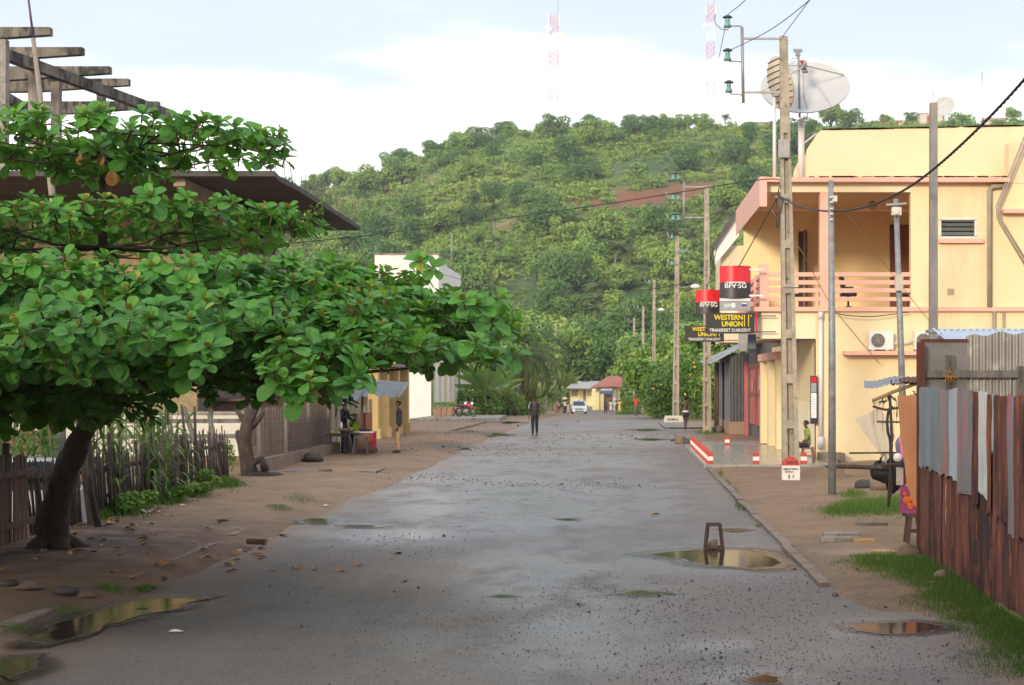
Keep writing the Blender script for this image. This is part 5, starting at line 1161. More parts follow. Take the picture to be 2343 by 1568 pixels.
# ================================================================== POLES AND WIRES
POLEC = M('lichened_concrete', (.40, .34, .26), (.26, .22, .17), 3.5, .92, .5, 24, c3=(.095, .085, .07), s3=6, lo3=.56, hi3=.72)
def ladder_pole(name, label, px0, py0, px1, py1, Y, w0, w1, rec=True, group=None, d0=None, zfoot=None):
    a = P(px0, py0, Y); b_ = P(px1, py1, Y)
    if zfoot is not None: a = Vector((a.x, Y, zfoot))
    t = thing(name, label, 'utility pole', a, group); Hh = b_.z-a.z; d0 = d0 or w0*.75
    if not rec: part('shaft', MB().taper(a-Vector((0, 0, .3)), b_, w0, d0, w1, w1*.8), POLEC, t); return t
    mb = MB(); k = .30
    cut = a.lerp(b_, .78)
    wc = w0+(w1-w0)*.78; dc = d0+(w1*.8-d0)*.78
    for sg in (-1, 1):
        mb.taper(a+Vector((sg*w0*(.5-k/2), 0, -.3)), cut+Vector((sg*wc*(.5-k/2), 0, 0)), w0*k, d0, wc*k, dc)
    mb.taper(a+Vector((0, d0*.18, -.3)), cut+Vector((0, dc*.18, 0)), w0*(1-2*k), d0*.5, wc*(1-2*k), dc*.5)
    mb.taper(cut, b_, wc, dc, w1, w1*.8)
    z = .15; n = int(Hh*.78/1.11)
    for i in range(n+1):
        f = (i*1.11+.1)/Hh; c = a.lerp(b_, f); f2 = f+.22/Hh; c2 = a.lerp(b_, f2); ww = (w0+(w1-w0)*f)*(1-2*k)+.002; dd = (d0+(w1*.8-d0)*f)*.97; mb.taper(c, c2, ww, dd, ww, dd)
    part('shaft', mb, POLEC, t); return t
GLASS = M('green_glass', (.16, .34, .30), (.10, .24, .21), 3, .15, 0)
def insulator(t, p, s=1.0):
    mb = MB(); p = Vector(p); mb.lathe(p, [(.03*s, -.16*s), (.11*s, -.15*s), (.075*s, -.05*s), (.06*s, .0), (.075*s, .02*s), (.05*s, .10*s), (.035*s, .13*s)], 12); part('insulator', mb, GLASS, t)
    mb = MB(); mb.lathe(p, [(.13*s, .10*s), (.13*s, .125*s), (.05*s, .17*s), (.02*s, .18*s)], 10); part('insulator_cap', mb, M('dark_steel', 0), t)
bp = ladder_pole('concrete_utility_pole', 'tall weathered concrete utility pole with recessed face behind the kilometre stone', 1809, 1090, 1792, 84, 37.5, .42, .19, zfoot=0)
mb = MB(); YF = 37.4
mb.bar(P(1700, 89, YF), P(1786, 89, YF), .05); part('crossbar', mb, STEEL, bp); mb = MB(); mb.bar(P(1702, 212, YF), P(1786, 212, YF), .05); part('crossbar', mb, STEEL, bp); mb = MB(); mb.tube([P(1697, 64, YF), P(1700, 236, YF)], .04, 8); part('riser', mb, STEEL, bp)
mb = MB()
for (ix, iy, ay) in ((1664, 50, 64), (1664, 126, 145), (1667, 199, 220)):
    mb.tube([P(1698, ay, YF), P(1692, ay-4, YF), P(ix+6, ay-4, YF), P(ix+2, ay-6, YF), P(ix, iy, YF)], .018, 6); insulator(bp, P(ix, iy, YF), .92)
mb.tube([P(1666, 66, YF), P(1664, 69, YF), P(1650, 67, YF), P(1638, 58, YF), P(1634, 45, YF), P(1637, 33, YF)], .014, 5); part('insulator_arm', mb, STEEL, bp)
mb = MB(); [mb.bar(P(1793, y_, 37.2), P(1804, y_, 37.2), .02) for y_ in (94, 100)]; mb.tube([(X_(1776, 37), 37.3, Z_(447, 37)), (X_(1808, 37), 37.3, Z_(452, 37))], .03, 6); mb.bar(P(1780, 340, 37.3), P(1806, 340, 37.3), .03, .45); mb.bar(P(1789, 656, 37.3), P(1816, 656, 37.3), .02); part('clamp', mb, STEEL, bp)
cp2 = ladder_pole('concrete_utility_pole', 'tall concrete utility pole standing in grass past the kiosk with an insulator frame', 1617, 990, 1616, 426, 69.5, .40, .20, zfoot=0)
def frame(t, Y, x0, x1, ya, yb, rows, s=1.2, th=.05):
    mb = MB(); mb.bar(P(x0, ya, Y-.1), P(x1, ya, Y-.1), th); part('crossbar', mb, STEEL, t); mb = MB(); mb.bar(P(x0, yb, Y-.1), P(x1, yb, Y-.1), th); part('crossbar', mb, STEEL, t); mb = MB(); mb.tube([P(x0, ya-13, Y-.1), P(x0, yb+16, Y-.1)], .045, 6); part('riser', mb, STEEL, t); mb = MB()
    for y_ in rows:
        mb.tube([P(x0, y_+8, Y-.1), P(x0-24, y_+8, Y-.1), P(x0-36, y_+4, Y-.1), P(x0-41, y_-10, Y-.1)], .03, 5)
        for dx in (12, 24): insulator(t, P(x0-dx, y_, Y-.1), s)
    part('insulator_arm', mb, STEEL, t)
frame(cp2, 69.5, 1564, 1612, 428, 498, (404, 450, 497), 1.0)
for px0, py0, px1, py1, Y, w0, w1, lab in ((1545, 950, 1549, 541, 93, .42, .22, 'concrete pole with glass insulators rising above the hedge, first after the signs'), (1495, 940, 1496, 641, 134, .34, .22, 'concrete pole rising above the hedge, second after the signs'), (1470, 940, 1471, 701, 182, .36, .26, 'slim pale pole above the trees, third after the signs'), (1451, 940, 1450, 728, 217, .36, .28, 'farthest slim pole on the right of the street')):
    t = ladder_pole('concrete_utility_pole', lab, px0, py0, px1, py1, Y, w0, w1, rec=Y < 140, zfoot=gz(Y))
    mb = MB()
    for k, (yy, sd) in enumerate(((py1+3, -1), (py1+36, 1), (py1+64, -1)) if Y < 100 else ((py1+6, -1),)):
        mb.tube([P(px1, yy, Y-.15), P(px1+sd*12, yy+2, Y-.15), P(px1+sd*20, yy-2, Y-.15), P(px1+sd*23, yy-12, Y-.15)], .035, 5); insulator(t, P(px1+sd*12, yy-4, Y-.15), 1.1)
    part('insulator_arm', mb, STEEL, t)
ladder_pole('concrete_utility_pole', 'lone pale pole left of the street in front of the banana trees', 1270, 940, 1270, 746, 247, .44, .36, rec=False, zfoot=gz(247))
# street lamps on poles 3 and 4
for px, py, Y, x2, l_ in ((1590, 655, 93, 1552, 'white street lamp head on a curved arm near the black and red signs'), (1512, 708, 134, 1498, 'small white street lamp head on the second pole above the hedge')):
    t = thing('street_lamp', l_, 'street lamp', P(x2, py+10, Y)); mb = MB(); mb.tube([P(x2, py+4, Y-.2), P((px+x2)/2, py+2, Y-.2), P(px, py, Y-.2)], .03, 6); part('arm', mb, STEEL, t)
    mb = MB(); mb.ball(P(px, py+1, Y-.2), (.30, .18, .14), 12, 8); part('lamp_head', mb, SWH, t)
# metal and timber poles in front of the bank
t = thing('galvanised_pole', 'slim galvanised metal pole standing on the sand right of the big concrete pole', 'pole', P(1903, 1138, 31.1)); mb = MB()
GALV = M('galvanised_pole_metal', (.27, .28, .28), (.17, .17, .165), 6, .55, .2, 30, metal=.3, c3=(.36, .35, .33), s3=5)
a = P(1903, 1145, 31.1); a.z = -.1; mb.tube([a, P(1903, 780, 31.1), P(1900, 414, 31.1)], [.085, .075, .058], 10); part('pole', mb, GALV, t)
mb = MB(); [mb.tube([P(1898, y_, 30.95), P(1906, y_, 30.95)], .022, 8) for y_ in (452, 463, 478, 490, 503)]; mb.box(P(1909, 455, 31), (.10, .06, .12)); part('bracket', mb, M('cream_insulator', (.62, .60, .5), None, 3, .4, 0), t)
t = thing('meter_lamp_pole', 'thin leaning metal pole with a crossbar, small lamp and cream box before the bank', 'pole', P(2068, 1078, 39)); a = P(2070, 1082, 39); a.z = -.1
mb = MB(); mb.tube([a, P(2060, 780, 39), P(2049, 456, 39)], [.10, .085, .065], 10); part('pole', mb, GALV, t)
part('crossbar', MB().bar(P(2027, 469, 38.9), P(2073, 466, 38.9), .05), STEEL, t); mb = MB(); mb.box(P(2050, 484, 38.85), (.24, .14, .2)); mb.tube([P(2050, 484, 38.72), P(2050, 484, 38.78)], .07, 12); part('lamp', mb, M('cream_insulator', 0), t)
part('meter_box', MB().box(P(2056, 647, 38.85), (.20, .12, .42)), M('cream_box', (.50, .46, .38), None, 3, .6, .1), t)
t = thing('square_timber_pole', 'tall square grey pole rising behind the corrugated fence', 'pole', P(2134, 1190, 26)); a = P(2134, 1190, 26); a.z = -.1
mb = MB(); mb.taper(a, P(2135, 236, 26), .15, .14, .12, .12); part('pole', mb, M('grey_lichen_timber', (.26, .25, .24), (.15, .145, .14), 5, .9, .5, 30, stretch=(1, 1, .2), c3=(.33, .27, .18), s3=5, st3=(1, 1, .3)), t)
# wires
WIRE = M('black_cable', (.02, .02, .022), None, 3, .5, 0)
cab = smooth([P(1778, 447, 37.3), P(1832, 474, 34.5), P(1903, 484, 31.3), P(1980, 474, 28.6), P(2060, 440, 26.4), P(2135, 388, 24.6), P(2235, 297, 22.5), P(2345, 180, 20.6), P(2500, -10, 18.5)], 34)
t = thing('twisted_cable', 'thick twisted black cable sagging from the big pole across the bank to the upper right', 'cable', cab[0])
for ph in range(3):
    pts = []
    acc = 0
    for i, p in enumerate(cab):
        d = (cab[min(i+1, len(cab)-1)]-cab[max(0, i-1)]).normalized(); u = d.cross(Vector((0, 0, 1))).normalized(); v = u.cross(d)
        if i: acc += (p-cab[i-1]).length
        an = acc*14+ph*2.094; pts.append(p+(u*math.cos(an)+v*math.sin(an))*.0135)
    part('strand', MB().tube(pts, .0115, 5), WIRE, t)
def wire(pts, r_, label, name='overhead_wire', cat='wire', m=WIRE): return solo(name, MB().tube(smooth(pts, 8), r_, 5), m, label, cat)
wire([P(300, 562, 62), P(640, 558, 56), P(1040, 514, 47), P(1400, 465, 42), P(1745, 411, 38.5), P(1782, 432, 37.4)], .014, 'long thin black wire from the canopy building across the hill to the big pole')
wire([P(985, 620, 106), P(1120, 655, 92), P(1300, 668, 81), P(1450, 666, 75), P(1612, 642, 69.6)], .022, 'low sagging black wire from the white building to the second concrete pole')
wire([P(1665, 33, 37.4), P(1700, 5, 33), P(1760, -60, 28)], .010, 'thin wire rising from the top insulator of the big pole')
wire([P(1664, 118, 37.4), P(1760, 70, 33), P(1850, 2, 29), P(1900, -50, 27)], .010, 'thin wire rising right from the middle insulator')
wire([P(1790, 84, 37.4), P(1830, 30, 33), P(1860, -10, 30)], .010, 'thin wire rising from the tip of the big pole')
wire([P(1664, 35, 37.4), P(1655, 80, 41), P(1645, 130, 46)], .010, 'thin wire running back from the top insulator toward the far mast')
wire([P(1780, 448, 37.3), P(1740, 520, 39.5), P(1690, 610, 43.8)], .016, 'black service wire dropping left from the big pole to the bank sign')
wire([P(1640, 565, 58), P(1628, 620, 62), P(1617, 660, 69.3)], .014, 'thin wire dropping from the eave of the white gabled house to the second concrete pole')
wire([P(1755, 470, 44.1), P(1830, 570, 42), P(1903, 700, 43.5), P(2010, 830, 43.9)], .010, 'thin slanting wire crossing the balcony toward the air conditioners', m=M('brown_wire', (.20, .13, .07), None, 3, .6, 0))
wire([P(1905, 458, 31.2), P(1960, 520, 38), P(2050, 640, 43.5), P(2150, 765, 43.9)], .008, 'thin brown stay wire slanting from the galvanised pole to the yellow wall', m=M('brown_wire', 0))
wire([P(1903, 715, 44.0), P(1940, 722, 44), P(2000, 724, 44), P(2080, 714, 44.1)], .014, 'loose dark wire looping below the salmon slab')
wire([P(1782, 430, 37.3), P(1775, 470, 37.4), P(1778, 520, 37.4), P(1790, 455, 37.3)], .014, 'loose tangle of black wire hanging on the big pole')
# telecom masts on the ridge
MR = M('mast_red', (.62, .20, .16), None, 3, .6, 0); MW = M('mast_white', (.80, .80, .80), None, 3, .6, 0)
def mast(pxc, py0, py1, Yc, wpx, label, dishes):
    s = F/Yc; zc0 = Z_(py1, Yc)-3; zc1 = Z_(py0, Yc); cx = X_(pxc, Yc); w_ = wpx/s/2; t = thing('telecom_mast', label, 'telecom mast', (cx, Yc, zc0)); nb = 7
    for b_ in range(nb):
        za = zc0+(zc1-zc0)*b_/nb; zc = zc0+(zc1-zc0)*(b_+1)/nb; mb = MB(); m_ = 3
        for sx_, sy_ in ((-1, -1), (1, -1), (1, 1), (-1, 1)): mb.bar((cx+sx_*w_, Yc+sy_*w_, za), (cx+sx_*w_, Yc+sy_*w_, zc), .13)
        for q in range(m_):
            z0 = za+(zc-za)*q/m_; z1 = za+(zc-za)*(q+1)/m_
            for sy_ in (-1, 1): mb.bar((cx-w_, Yc+sy_*w_, z0), (cx+w_, Yc+sy_*w_, z1), .11); mb.bar((cx+w_, Yc+sy_*w_, z0), (cx-w_, Yc+sy_*w_, z1), .10); mb.bar((cx-w_, Yc+sy_*w_, z1), (cx+w_, Yc+sy_*w_, z1), .08)
            for sx_ in (-1, 1): mb.bar((cx+sx_*w_, Yc-w_, z0), (cx+sx_*w_, Yc+w_, z1), .07)
        part('lattice_section', mb, MR if b_ % 2 == 0 else MW, t)
    for px, py, r_ in dishes: part('drum_antenna', MB().tube([P(px, py, Yc-w_-1.4), P(px, py, Yc-w_-.2)], r_, 16), MW, t)
    mb = MB(); [mb.box((cx+q*w_*1.2, Yc-w_, zc1-2.5), (.35, .3, 4.5)) for q in (-1, 1)]; part('panel_antenna', mb, MW, t)
    part('lightning_rod', MB().tube([(cx+w_, Yc, zc1), (cx+w_, Yc, zc1+7)], .08, 5), STEEL, t)
mast(1267, 36, 300, 612, 19, 'red and white lattice mast with two round drums alone on the ridge', ((1254, 66, 1.3), (1281, 86, 1.9)))
mast(1625, 12, 290, 640, 17, 'red and white lattice mast on the ridge beside the insulators of the big pole', ((1612, 57, .9), (1636, 138, 1.6)))

# ================================================================== CORRUGATED FENCE, SHACK AND STALL ON THE RIGHT
def rust_mat(k=0):
    b = NB('rusty_corrugated_iron'); T1 = (.9, 1.25, .75, 1.1)[k]; sc = lambda c: tuple(q*T1 for q in c)
    c = b.mix(b.ramp(b.noise(3, 7, .7, (1, 1, .2), off=(k*3, k, k*7)), .35, .65), sc((.135, .048, .036)), sc((.235, .098, .068)))
    c = b.mix(b.ramp(b.noise(1.2, 7, .7, (1, 1, .3), off=(3+k*5, k*2, 0)), .47, .58), c, (.060, .030, .026))
    c = b.mix(b.ramp(b.noise(9, 6, .7, (1, 1, .08), off=(1+k*4, 2, 0)), .58, .66), c, (.36, .13, .05))
    c = b.mix(b.ramp(b.noise(5, 6, .7, (1, 1, .15), off=(7, 2+k*3, 0)), .64, .70), c, (.42, .30, .22))
    b.base(c); b.rough(.85); b.b.inputs['Metallic'].default_value = .15; b.bump(b.noise(18, 5, .7, (1, 1, .3)), .6, .02); return b.m
RUSTS = [rust_mat(k) for k in range(4)]; RUST = RUSTS[0]
fr = thing('corrugated_fence', 'tall rusty corrugated iron fence patched with grey and white strips at the right edge', 'fence', (4.0, 17, 0))
FX = lambda y: 4.02-.008*(20.1-y)
def fence_sheet(y0, y1, zlo, zhi, off, pitch=.076, amp=.012, ny=None):
    m_ = MB(); n2 = max(4, int((y1-y0)/pitch*8))
    m_.sheet(lambda u, v: Vector((FX(y0+(y1-y0)*u)-off+amp*math.sin((y0+(y1-y0)*u)/pitch*6.283)+.02*noise.noise(Vector((0, (y0+(y1-y0)*u)*3, v*2))), y0+(y1-y0)*u, zlo(y0+(y1-y0)*u)+(zhi(y0+(y1-y0)*u)-zlo(y0+(y1-y0)*u))*v)), n2, 6)
    m_.sheet(lambda u, v: Vector((FX(y0+(y1-y0)*u)-off+.004+amp*math.sin((y0+(y1-y0)*u)/pitch*6.283)+.02*noise.noise(Vector((0, (y0+(y1-y0)*u)*3, v*2))), y0+(y1-y0)*u, zlo(y0+(y1-y0)*u)+(zhi(y0+(y1-y0)*u)-zlo(y0+(y1-y0)*u))*v)), 2, 2); return m_
jag = lambda y, s, a: a*noise.noise(Vector((y*s, 3.3, 1)))
y_ = 9.0
while y_ < 20.1:
    y2 = min(20.1, y_+.75); top = 2.2+ru(-.02, .03); part('iron_sheet', fence_sheet(y_, y2+.04, lambda y: .06+jag(y, 3, .05), lambda y, tp=top: tp+jag(y, 6, .015), .012*((int(y_*10)) % 2), amp=.016), RUSTS[int(y_/.75) % 4], fr); y_ += .75
STR = [(18.75, 20.08, 'grey', 1.27, 2.30), (18.16, 18.78, 'pinkgrey', 1.25, 2.28), (17.7, 18.18, 'light', 1.26, 2.3), (16.94, 17.72, 'pinkgrey', 1.12, 2.28), (16.68, 16.95, 'rustdark', 1.0, 2.27), (16.29, 16.68, 'white', 1.15, 2.27), (16.08, 16.28, 'rustdark', 1.0, 2.25), (15.97, 16.07, 'light', 1.62, 2.25), (15.37, 15.96, 'rustdark', .95, 2.24), (15.12, 15.36, 'pinkgrey', .85, 2.25), (14.3, 15.1, 'rustdark', .85, 2.24), (13.6, 13.9, 'light', .9, 2.26)]
SM = {'grey': M('blue_grey_iron', (.22, .25, .27), (.16, .18, .20), 3, .6, .3, 20, metal=.2, stretch=(1, 1, .2), c3=(.10, .08, .07), s3=6, lo3=.62, hi3=.7), 'light': M('pale_blue_iron', (.36, .40, .43), (.28, .31, .33), 3, .6, .3, 20, stretch=(1, 1, .2), c3=(.14, .08, .07), s3=5, lo3=.62, hi3=.72),
      'pinkgrey': M('pink_grey_iron', (.24, .21, .21), (.17, .16, .16), 3, .65, .4, 20, stretch=(1, 1, .2), c3=(.36, .12, .13), s3=4, lo3=.50, hi3=.62, st3=(1, 1, .2)), 'white': M('peeling_white_iron', (.56, .56, .54), (.46, .45, .43), 4, .7, .3, 20, c3=(.20, .10, .07), s3=6, lo3=.64, hi3=.7), 'rustdark': RUST}
for i, (a, c, k, zl, zh) in enumerate(STR):
    part('patch_strip', fence_sheet(a, c, lambda y, z=zl: z+jag(y, 9, .08), lambda y, z=zh: z+jag(y, 5, .03), .045, amp=.010), SM[k], fr, {'grey': 'blue grey patch', 'light': 'pale grey patch', 'pinkgrey': 'grey patch with pink paint', 'white': 'peeling white patch', 'rustdark': 'dark rusty patch'}[k])
part('end_post', MB().bb(3.96, 4.06, 20.12, 20.2, 0, 2.9), M('dark_rust_edge', (.10, .03, .02), None, 4, .9, .4), fr)
sk = thing('shack_wall', 'patched shack wall of flat grey and corrugated tin with nailed planks above the rusty fence', 'wall', (4.8, 20.4, 0)); YW = 20.35; xw = lambda px: X_(px, YW); zw = lambda py: Z_(py, YW)
part('flat_sheet', MB().bb(xw(2106), xw(2212), YW, YW+.01, 1.6, zw(778)), M('dull_zinc', (.20, .19, .175), (.14, .13, .12), 2.5, .7, .3, 14, metal=.2, c3=(.24, .10, .05), s3=3, lo3=.64, hi3=.7), sk)
part('rusty_edge', MB().bb(xw(2105), xw(2213), YW-.012, YW, zw(783), zw(776)).bb(xw(2105), xw(2110), YW-.012, YW, 1.6, zw(783)), M('dark_rust_edge', 0), sk)
m_ = MB(); m_.sheet(lambda u, v: Vector((xw(2210)+u*1.35, YW+.02+.016*math.sin(u*1.35/.088*6.283), 1.6+(zw(770-8*min(u*3, 1))-1.6+.02*math.sin(u*23))*v)), 150, 3); part('corrugated_sheet', m_, M('silver_corrugated', (.36, .34, .31), (.24, .225, .20), 3, .45, .2, 14, metal=.45, stretch=(1, 1, .3), c3=(.46, .44, .40), s3=4), sk)
part('plank', MB().bb(xw(2113), xw(2325), YW-.09, YW-.05, zw(864), zw(848)), WOODG, sk)
part('plank', MB().bb(xw(2164), xw(2183), YW-.048, YW-.015, 1.9, zw(813)), WOODG, sk); part('plank', MB().bb(xw(2324), xw(2348), YW-.048, YW-.015, 1.9, zw(838)), WOODG, sk)
mb = MB()
for k in range(14): a = Vector((xw(2166)+ru(-.02, .05), YW-.1, zw(858)+ru(-.05, .05))); mb.tube([a, a+Vector((ru(-.06, .06), -.02, ru(-.08, .04))), a+Vector((ru(-.05, .1), 0, ru(-.12, .08)))], .004, 4)
part('orange_string', mb, M('orange_twine', (.55, .22, .02), None, 3, .7, 0), sk)
t = thing('blue_tin_roof', 'small pale blue corrugated tin roof behind the shack wall', 'roof', P(2250, 775, 23)); YR = 23.0
m_ = MB(); m_.sheet(lambda u, v: Vector((X_(2160, YR)+u*2.2, YR+.9*v, Z_(778, YR)+.20*v+.014*math.sin(u*2.2/.1*6.283))), 180, 2); part('roof_sheet', m_, M('pale_blue_tin', (.42, .50, .60), (.36, .43, .52), 2, .4, .1, metal=.3), t)
part('ridge_cap', MB().bb(X_(2150, YR), X_(2150, YR)+2.3, YR+.8, YR+1.1, Z_(758, YR), Z_(750, YR)), M('grey_flashing', (.24, .26, .28), None, 3, .5, .05), t); part('gable_board', MB().poly([P(2152, 758, YR+.8), P(2145, 775, YR-.05), P(2160, 778, YR-.05), P(2160, 765, YR+.8)], (0, .05, 0)), WOODD, t)
part('wall', MB().bb(X_(2162, YR), X_(2162, YR)+2.1, YR+.2, YR+.3, 0, Z_(778, YR)), WOODG, t)
# market stall
YT = 22.2; st = thing('street_stall', 'ramshackle street stall of sticks and tin with hanging goods beside the rusty fence', 'stall', P(2060, 1200, YT)); q = lambda px, py, dy=0: P(px, py, YT+dy)
m_ = MB(); m_.sheet(lambda u, v: q(1976+134*u, 888-14*u+3*math.sin(u*9)-17*v, 1.6*v)+Vector((0, 0, .007*math.sin(u*134/11*6.28))), 90, 6); part('roof_sheet', m_, M('blue_grey_iron', 0), st)
m_ = MB(); m_.sheet(lambda u, v: q(2036+76*u, 886-12*u+2*math.sin(u*11)-12*v, -.1+.9*v)+Vector((0, 0, .01*math.sin(u*50)+.03)), 40, 5); part('roof_sheet', m_, RUST, st, 'rusty roof sheet')
mb = MB(); mb.tube([q(1996, 917, -.1), q(2040, 898, 0), q(2112, 872, .1)], .028, 6); part('pole', mb, M('pale_bamboo', (.34, .22, .11), (.24, .15, .08), 5, .7, .2), st)
for pts, r_ in (([q(1996, 930), q(2025, 938), q(2062, 932)], .018), ([q(1915, 1067, .6), q(2000, 1070, .3), q(2060, 1068)], .035), ([q(1942, 1037, .2), q(2035, 1036, .1), q(2055, 1036)], .014), ([q(2006, 965), q(2058, 966)], .014), ([q(2035, 905), q(2040, 1000), q(2032, 1160)], .022), ([q(2068, 930, -.1), q(2066, 1180, -.1)], .02), ([q(2012, 1063), q(2088, 1062)], .018)):
    part('stick', MB().tube(pts, r_, 6), WOODD, st)
mb = MB()
for k in range(16):
    px = ru(1995, 2062); py = ru(905, 935); mb.tube([q(px, py), q(px+ru(-2, 2), py+ru(15, 70))], .0035, 3)
for k in range(26): px = ru(2000, 2110); py = np.interp(px, [2000, 2110], [912, 893])+ru(-4, 10); mb.tube([q(px, py), q(px+ru(-8, 8), py+ru(4, 14)), q(px+ru(-12, 12), py+ru(-4, 9))], .007, 4)
part('string', mb, WIRE, st)
mb = MB(); mb.tube(smooth([q(2042, 930), q(2031, 945), q(2030, 985), q(2036, 1010), q(2037, 1060), q(2040, 1110), q(2034, 1140)], 6), .02, 6); part('rubber_strap', mb, BLK, st)
def cloth(fn, nu, nv, name, m, label, cat, base): return solo(name, MB().sheet(fn, nu, nv), m, label, cat, base=base)
OC = M('orange_cloth', (.50, .23, .115), (.42, .18, .085), 2.5, .9, .25, 60, c3=(.30, .12, .06), s3=2.5, lo3=.6, hi3=.8)
edge_l = lambda v: np.interp(v, [0, .35, .6, .8, 1], [2052, 2058, 2068, 2074, 2096])
cloth(lambda u, v: P(edge_l(v)+(2113-edge_l(v))*u+0, 905+262*v-(1-u)*6*v, 21.2)+Vector((0, .035*math.sin(u*3.2-v*4.5)+.012*math.sin(u*8+v*5)*v, 0)), 30, 26, 'orange_cloth', OC, 'faded orange cloth hanging from the stall roof against the end of the rusty fence', 'cloth', P(2085, 1165, 21.2))
mb = MB(); tp = [P(1956, 960, 22.4), P(2012, 932, 22.3), P(2050, 935, 22.3), P(2048, 1000, 22.3), P(2030, 1066, 22.4)]
mb.sheet(lambda u, v: (tp[0].lerp(tp[1].lerp(tp[2], u), v) if 0 else tp[0].lerp(tp[4], u*.97)*(1-v)+(tp[1].lerp(tp[3], u))*v)+Vector((0, .06*math.sin(u*7+v*9), 0)), 16, 12)
b = NB('milky_plastic'); b.base((.55, .55, .52)); b.rough(.4); tr = b.n('ShaderNodeBsdfTransparent'); ms = b.n('ShaderNodeMixShader'); ms.inputs[0].default_value = .42; b.l(b.b.outputs[0], ms.inputs[1]); b.l(tr.outputs[0], ms.inputs[2]); b.l(ms.outputs[0], b.out.inputs[0]); PLAS = b.m
solo('plastic_sheet', mb, PLAS, 'milky plastic sheet stretched to a corner on the left side of the stall', 'plastic sheet')
mb = MB(); mb.ball(P(2022, 1078, 22.6), (.17, .15, .16), 14, 10, jit=.45, seed=2); mb.ball(P(2046, 1085, 22.7), (.13, .12, .27), 12, 8, jit=.45, seed=5); mb.tube([P(2010, 1060, 22.5), P(2022, 1035, 22.5), P(2030, 1060, 22.5)], .02, 6); solo('black_bag', mb, M('black_cloth', (.016, .016, .018), None, 3, .7, .4), 'bulging black bag hanging under the stall between the sticks', 'bag')
mb = MB(); mb.ball(P(2067, 1018, 21.7), (.085, .07, .21), 12, 9, jit=.3, seed=3); mb.ball(P(2075, 1030, 21.65), (.11, .08, .18), 12, 9, jit=.3, seed=8); solo('pink_garment', mb, M('pink_cloth', (.70, .25, .42), (.60, .18, .34), 5, .8, .2), 'bright pink garment bundled beside the orange cloth', 'garment')
mb = MB(); mb.ball(P(2053, 1047, 21.6), .065, 12, 9); solo('white_pompom', mb, SWH, 'small white round pompom below the pink garment', 'pompom')
mb = MB(); mb.ball(P(2056, 1020, 21.7), (.05, .05, .12), 10, 8, jit=.3); solo('grey_garment', mb, M('grey_violet_cloth', (.18, .17, .24), None, 4, .8, .2), 'grey violet bit of cloth just left of the pink garment', 'garment')
t = thing('flower_poster', 'pink poster with orange flowers hanging low behind the orange cloth', 'poster', P(2080, 1175, 21.9)); part('sheet', MB().bb(X_(2059, 21.9), X_(2108, 21.9), 21.9, 21.91, Z_(1175, 21.9), Z_(1112, 21.9)), M('magenta_print', (.30, .04, .14), (.20, .04, .15), 8, .5, 0), t)
mb = MB(); [mb.ball(P(px, py, 21.89), (r_, .006, r_), 10, 6) for px, py, r_ in ((2074, 1145, .06), (2086, 1140, .05), (2082, 1158, .05), (2093, 1152, .045), (2070, 1130, .03))]; part('flower_print', mb, M('orange_print', (.65, .16, .01), (.5, .06, .01), 20, .5, 0), t)
t = thing('hanging_papers', 'strip of coloured papers hanging on the stall post', 'papers', P(2058, 1100, 22)); part('paper', MB().bb(X_(2050, 22), X_(2066, 22), 22, 22.01, Z_(1110, 22), Z_(1070, 22)), M('coloured_paper', (.40, .45, .38), (.42, .22, .18), 22, .7, 0), t); part('dark_strip', MB().bb(X_(2067, 22), X_(2078, 22), 22.02, 22.04, Z_(1108, 22), Z_(1040, 22)), M('dark_red_cloth', (.14, .02, .03), (.03, .03, .05), 9, .8, 0), t)
def stool(name, label, cx, cy, z0, h, w_, d_, m, cat='stool', rz=0, splay=.03, bar=True):
    t = thing(name, label, cat, (cx, cy, z0)); part('seat', MB().box((cx, cy, z0+h-.02), (w_, d_, .04)), m, t)
    for sx_ in (-1, 1):
        for sy_ in (-1, 1): part('leg', MB().bar((cx+sx_*(w_/2-.03+splay), cy+sy_*(d_/2-.03), z0-.01), (cx+sx_*(w_/2-.04), cy+sy_*(d_/2-.03), z0+h-.042), .045), m, t)
    if bar:
        for sy_ in (-1, 1): part('stretcher', MB().bar((cx-w_/2+.02, cy+sy_*(d_/2-.03), z0+h*.4), (cx+w_/2-.02, cy+sy_*(d_/2-.03), z0+h*.4), .03), m, t)
    return t
g = G(2090, 1248); stool('wooden_stool', 'rough wooden stool in front of the stall beside the end of the rusty fence', g.x, g.y, gheight(g.x, g.y), .42, .22, .30, WOODB)
g = G(1634, 1260); tr_ = thing('stool_frame', 'small brown open stool frame standing in the big puddle', 'stool frame', g); BW = M('wet_brown_wood', (.10, .05, .03), (.06, .035, .025), 5, .6, .4)
for dy in (0, .22):
    for sg in (-1, 1): part('leg', MB().bar((g.x+sg*.125, g.y+dy+(.03 if dy else -.03), .0), (g.x+sg*.085, g.y+dy, .37), .028), BW, tr_)
    part('top_bar', MB().bar((g.x-.1, g.y+dy, .36), (g.x+.1, g.y+dy, .36), .03), BW, tr_); part('lower_bar', MB().bar((g.x-.12, g.y+dy, .035), (g.x+.12, g.y+dy, .035), .025), BW, tr_)
mb = MB(); mb.ball((g.x+.0, g.y+.12, .06), (.07, .07, .09), 10, 7, jit=.5); solo('earth_clod', mb, ROCKB, 'brown lump of earth inside the stool frame in the puddle', 'clod')
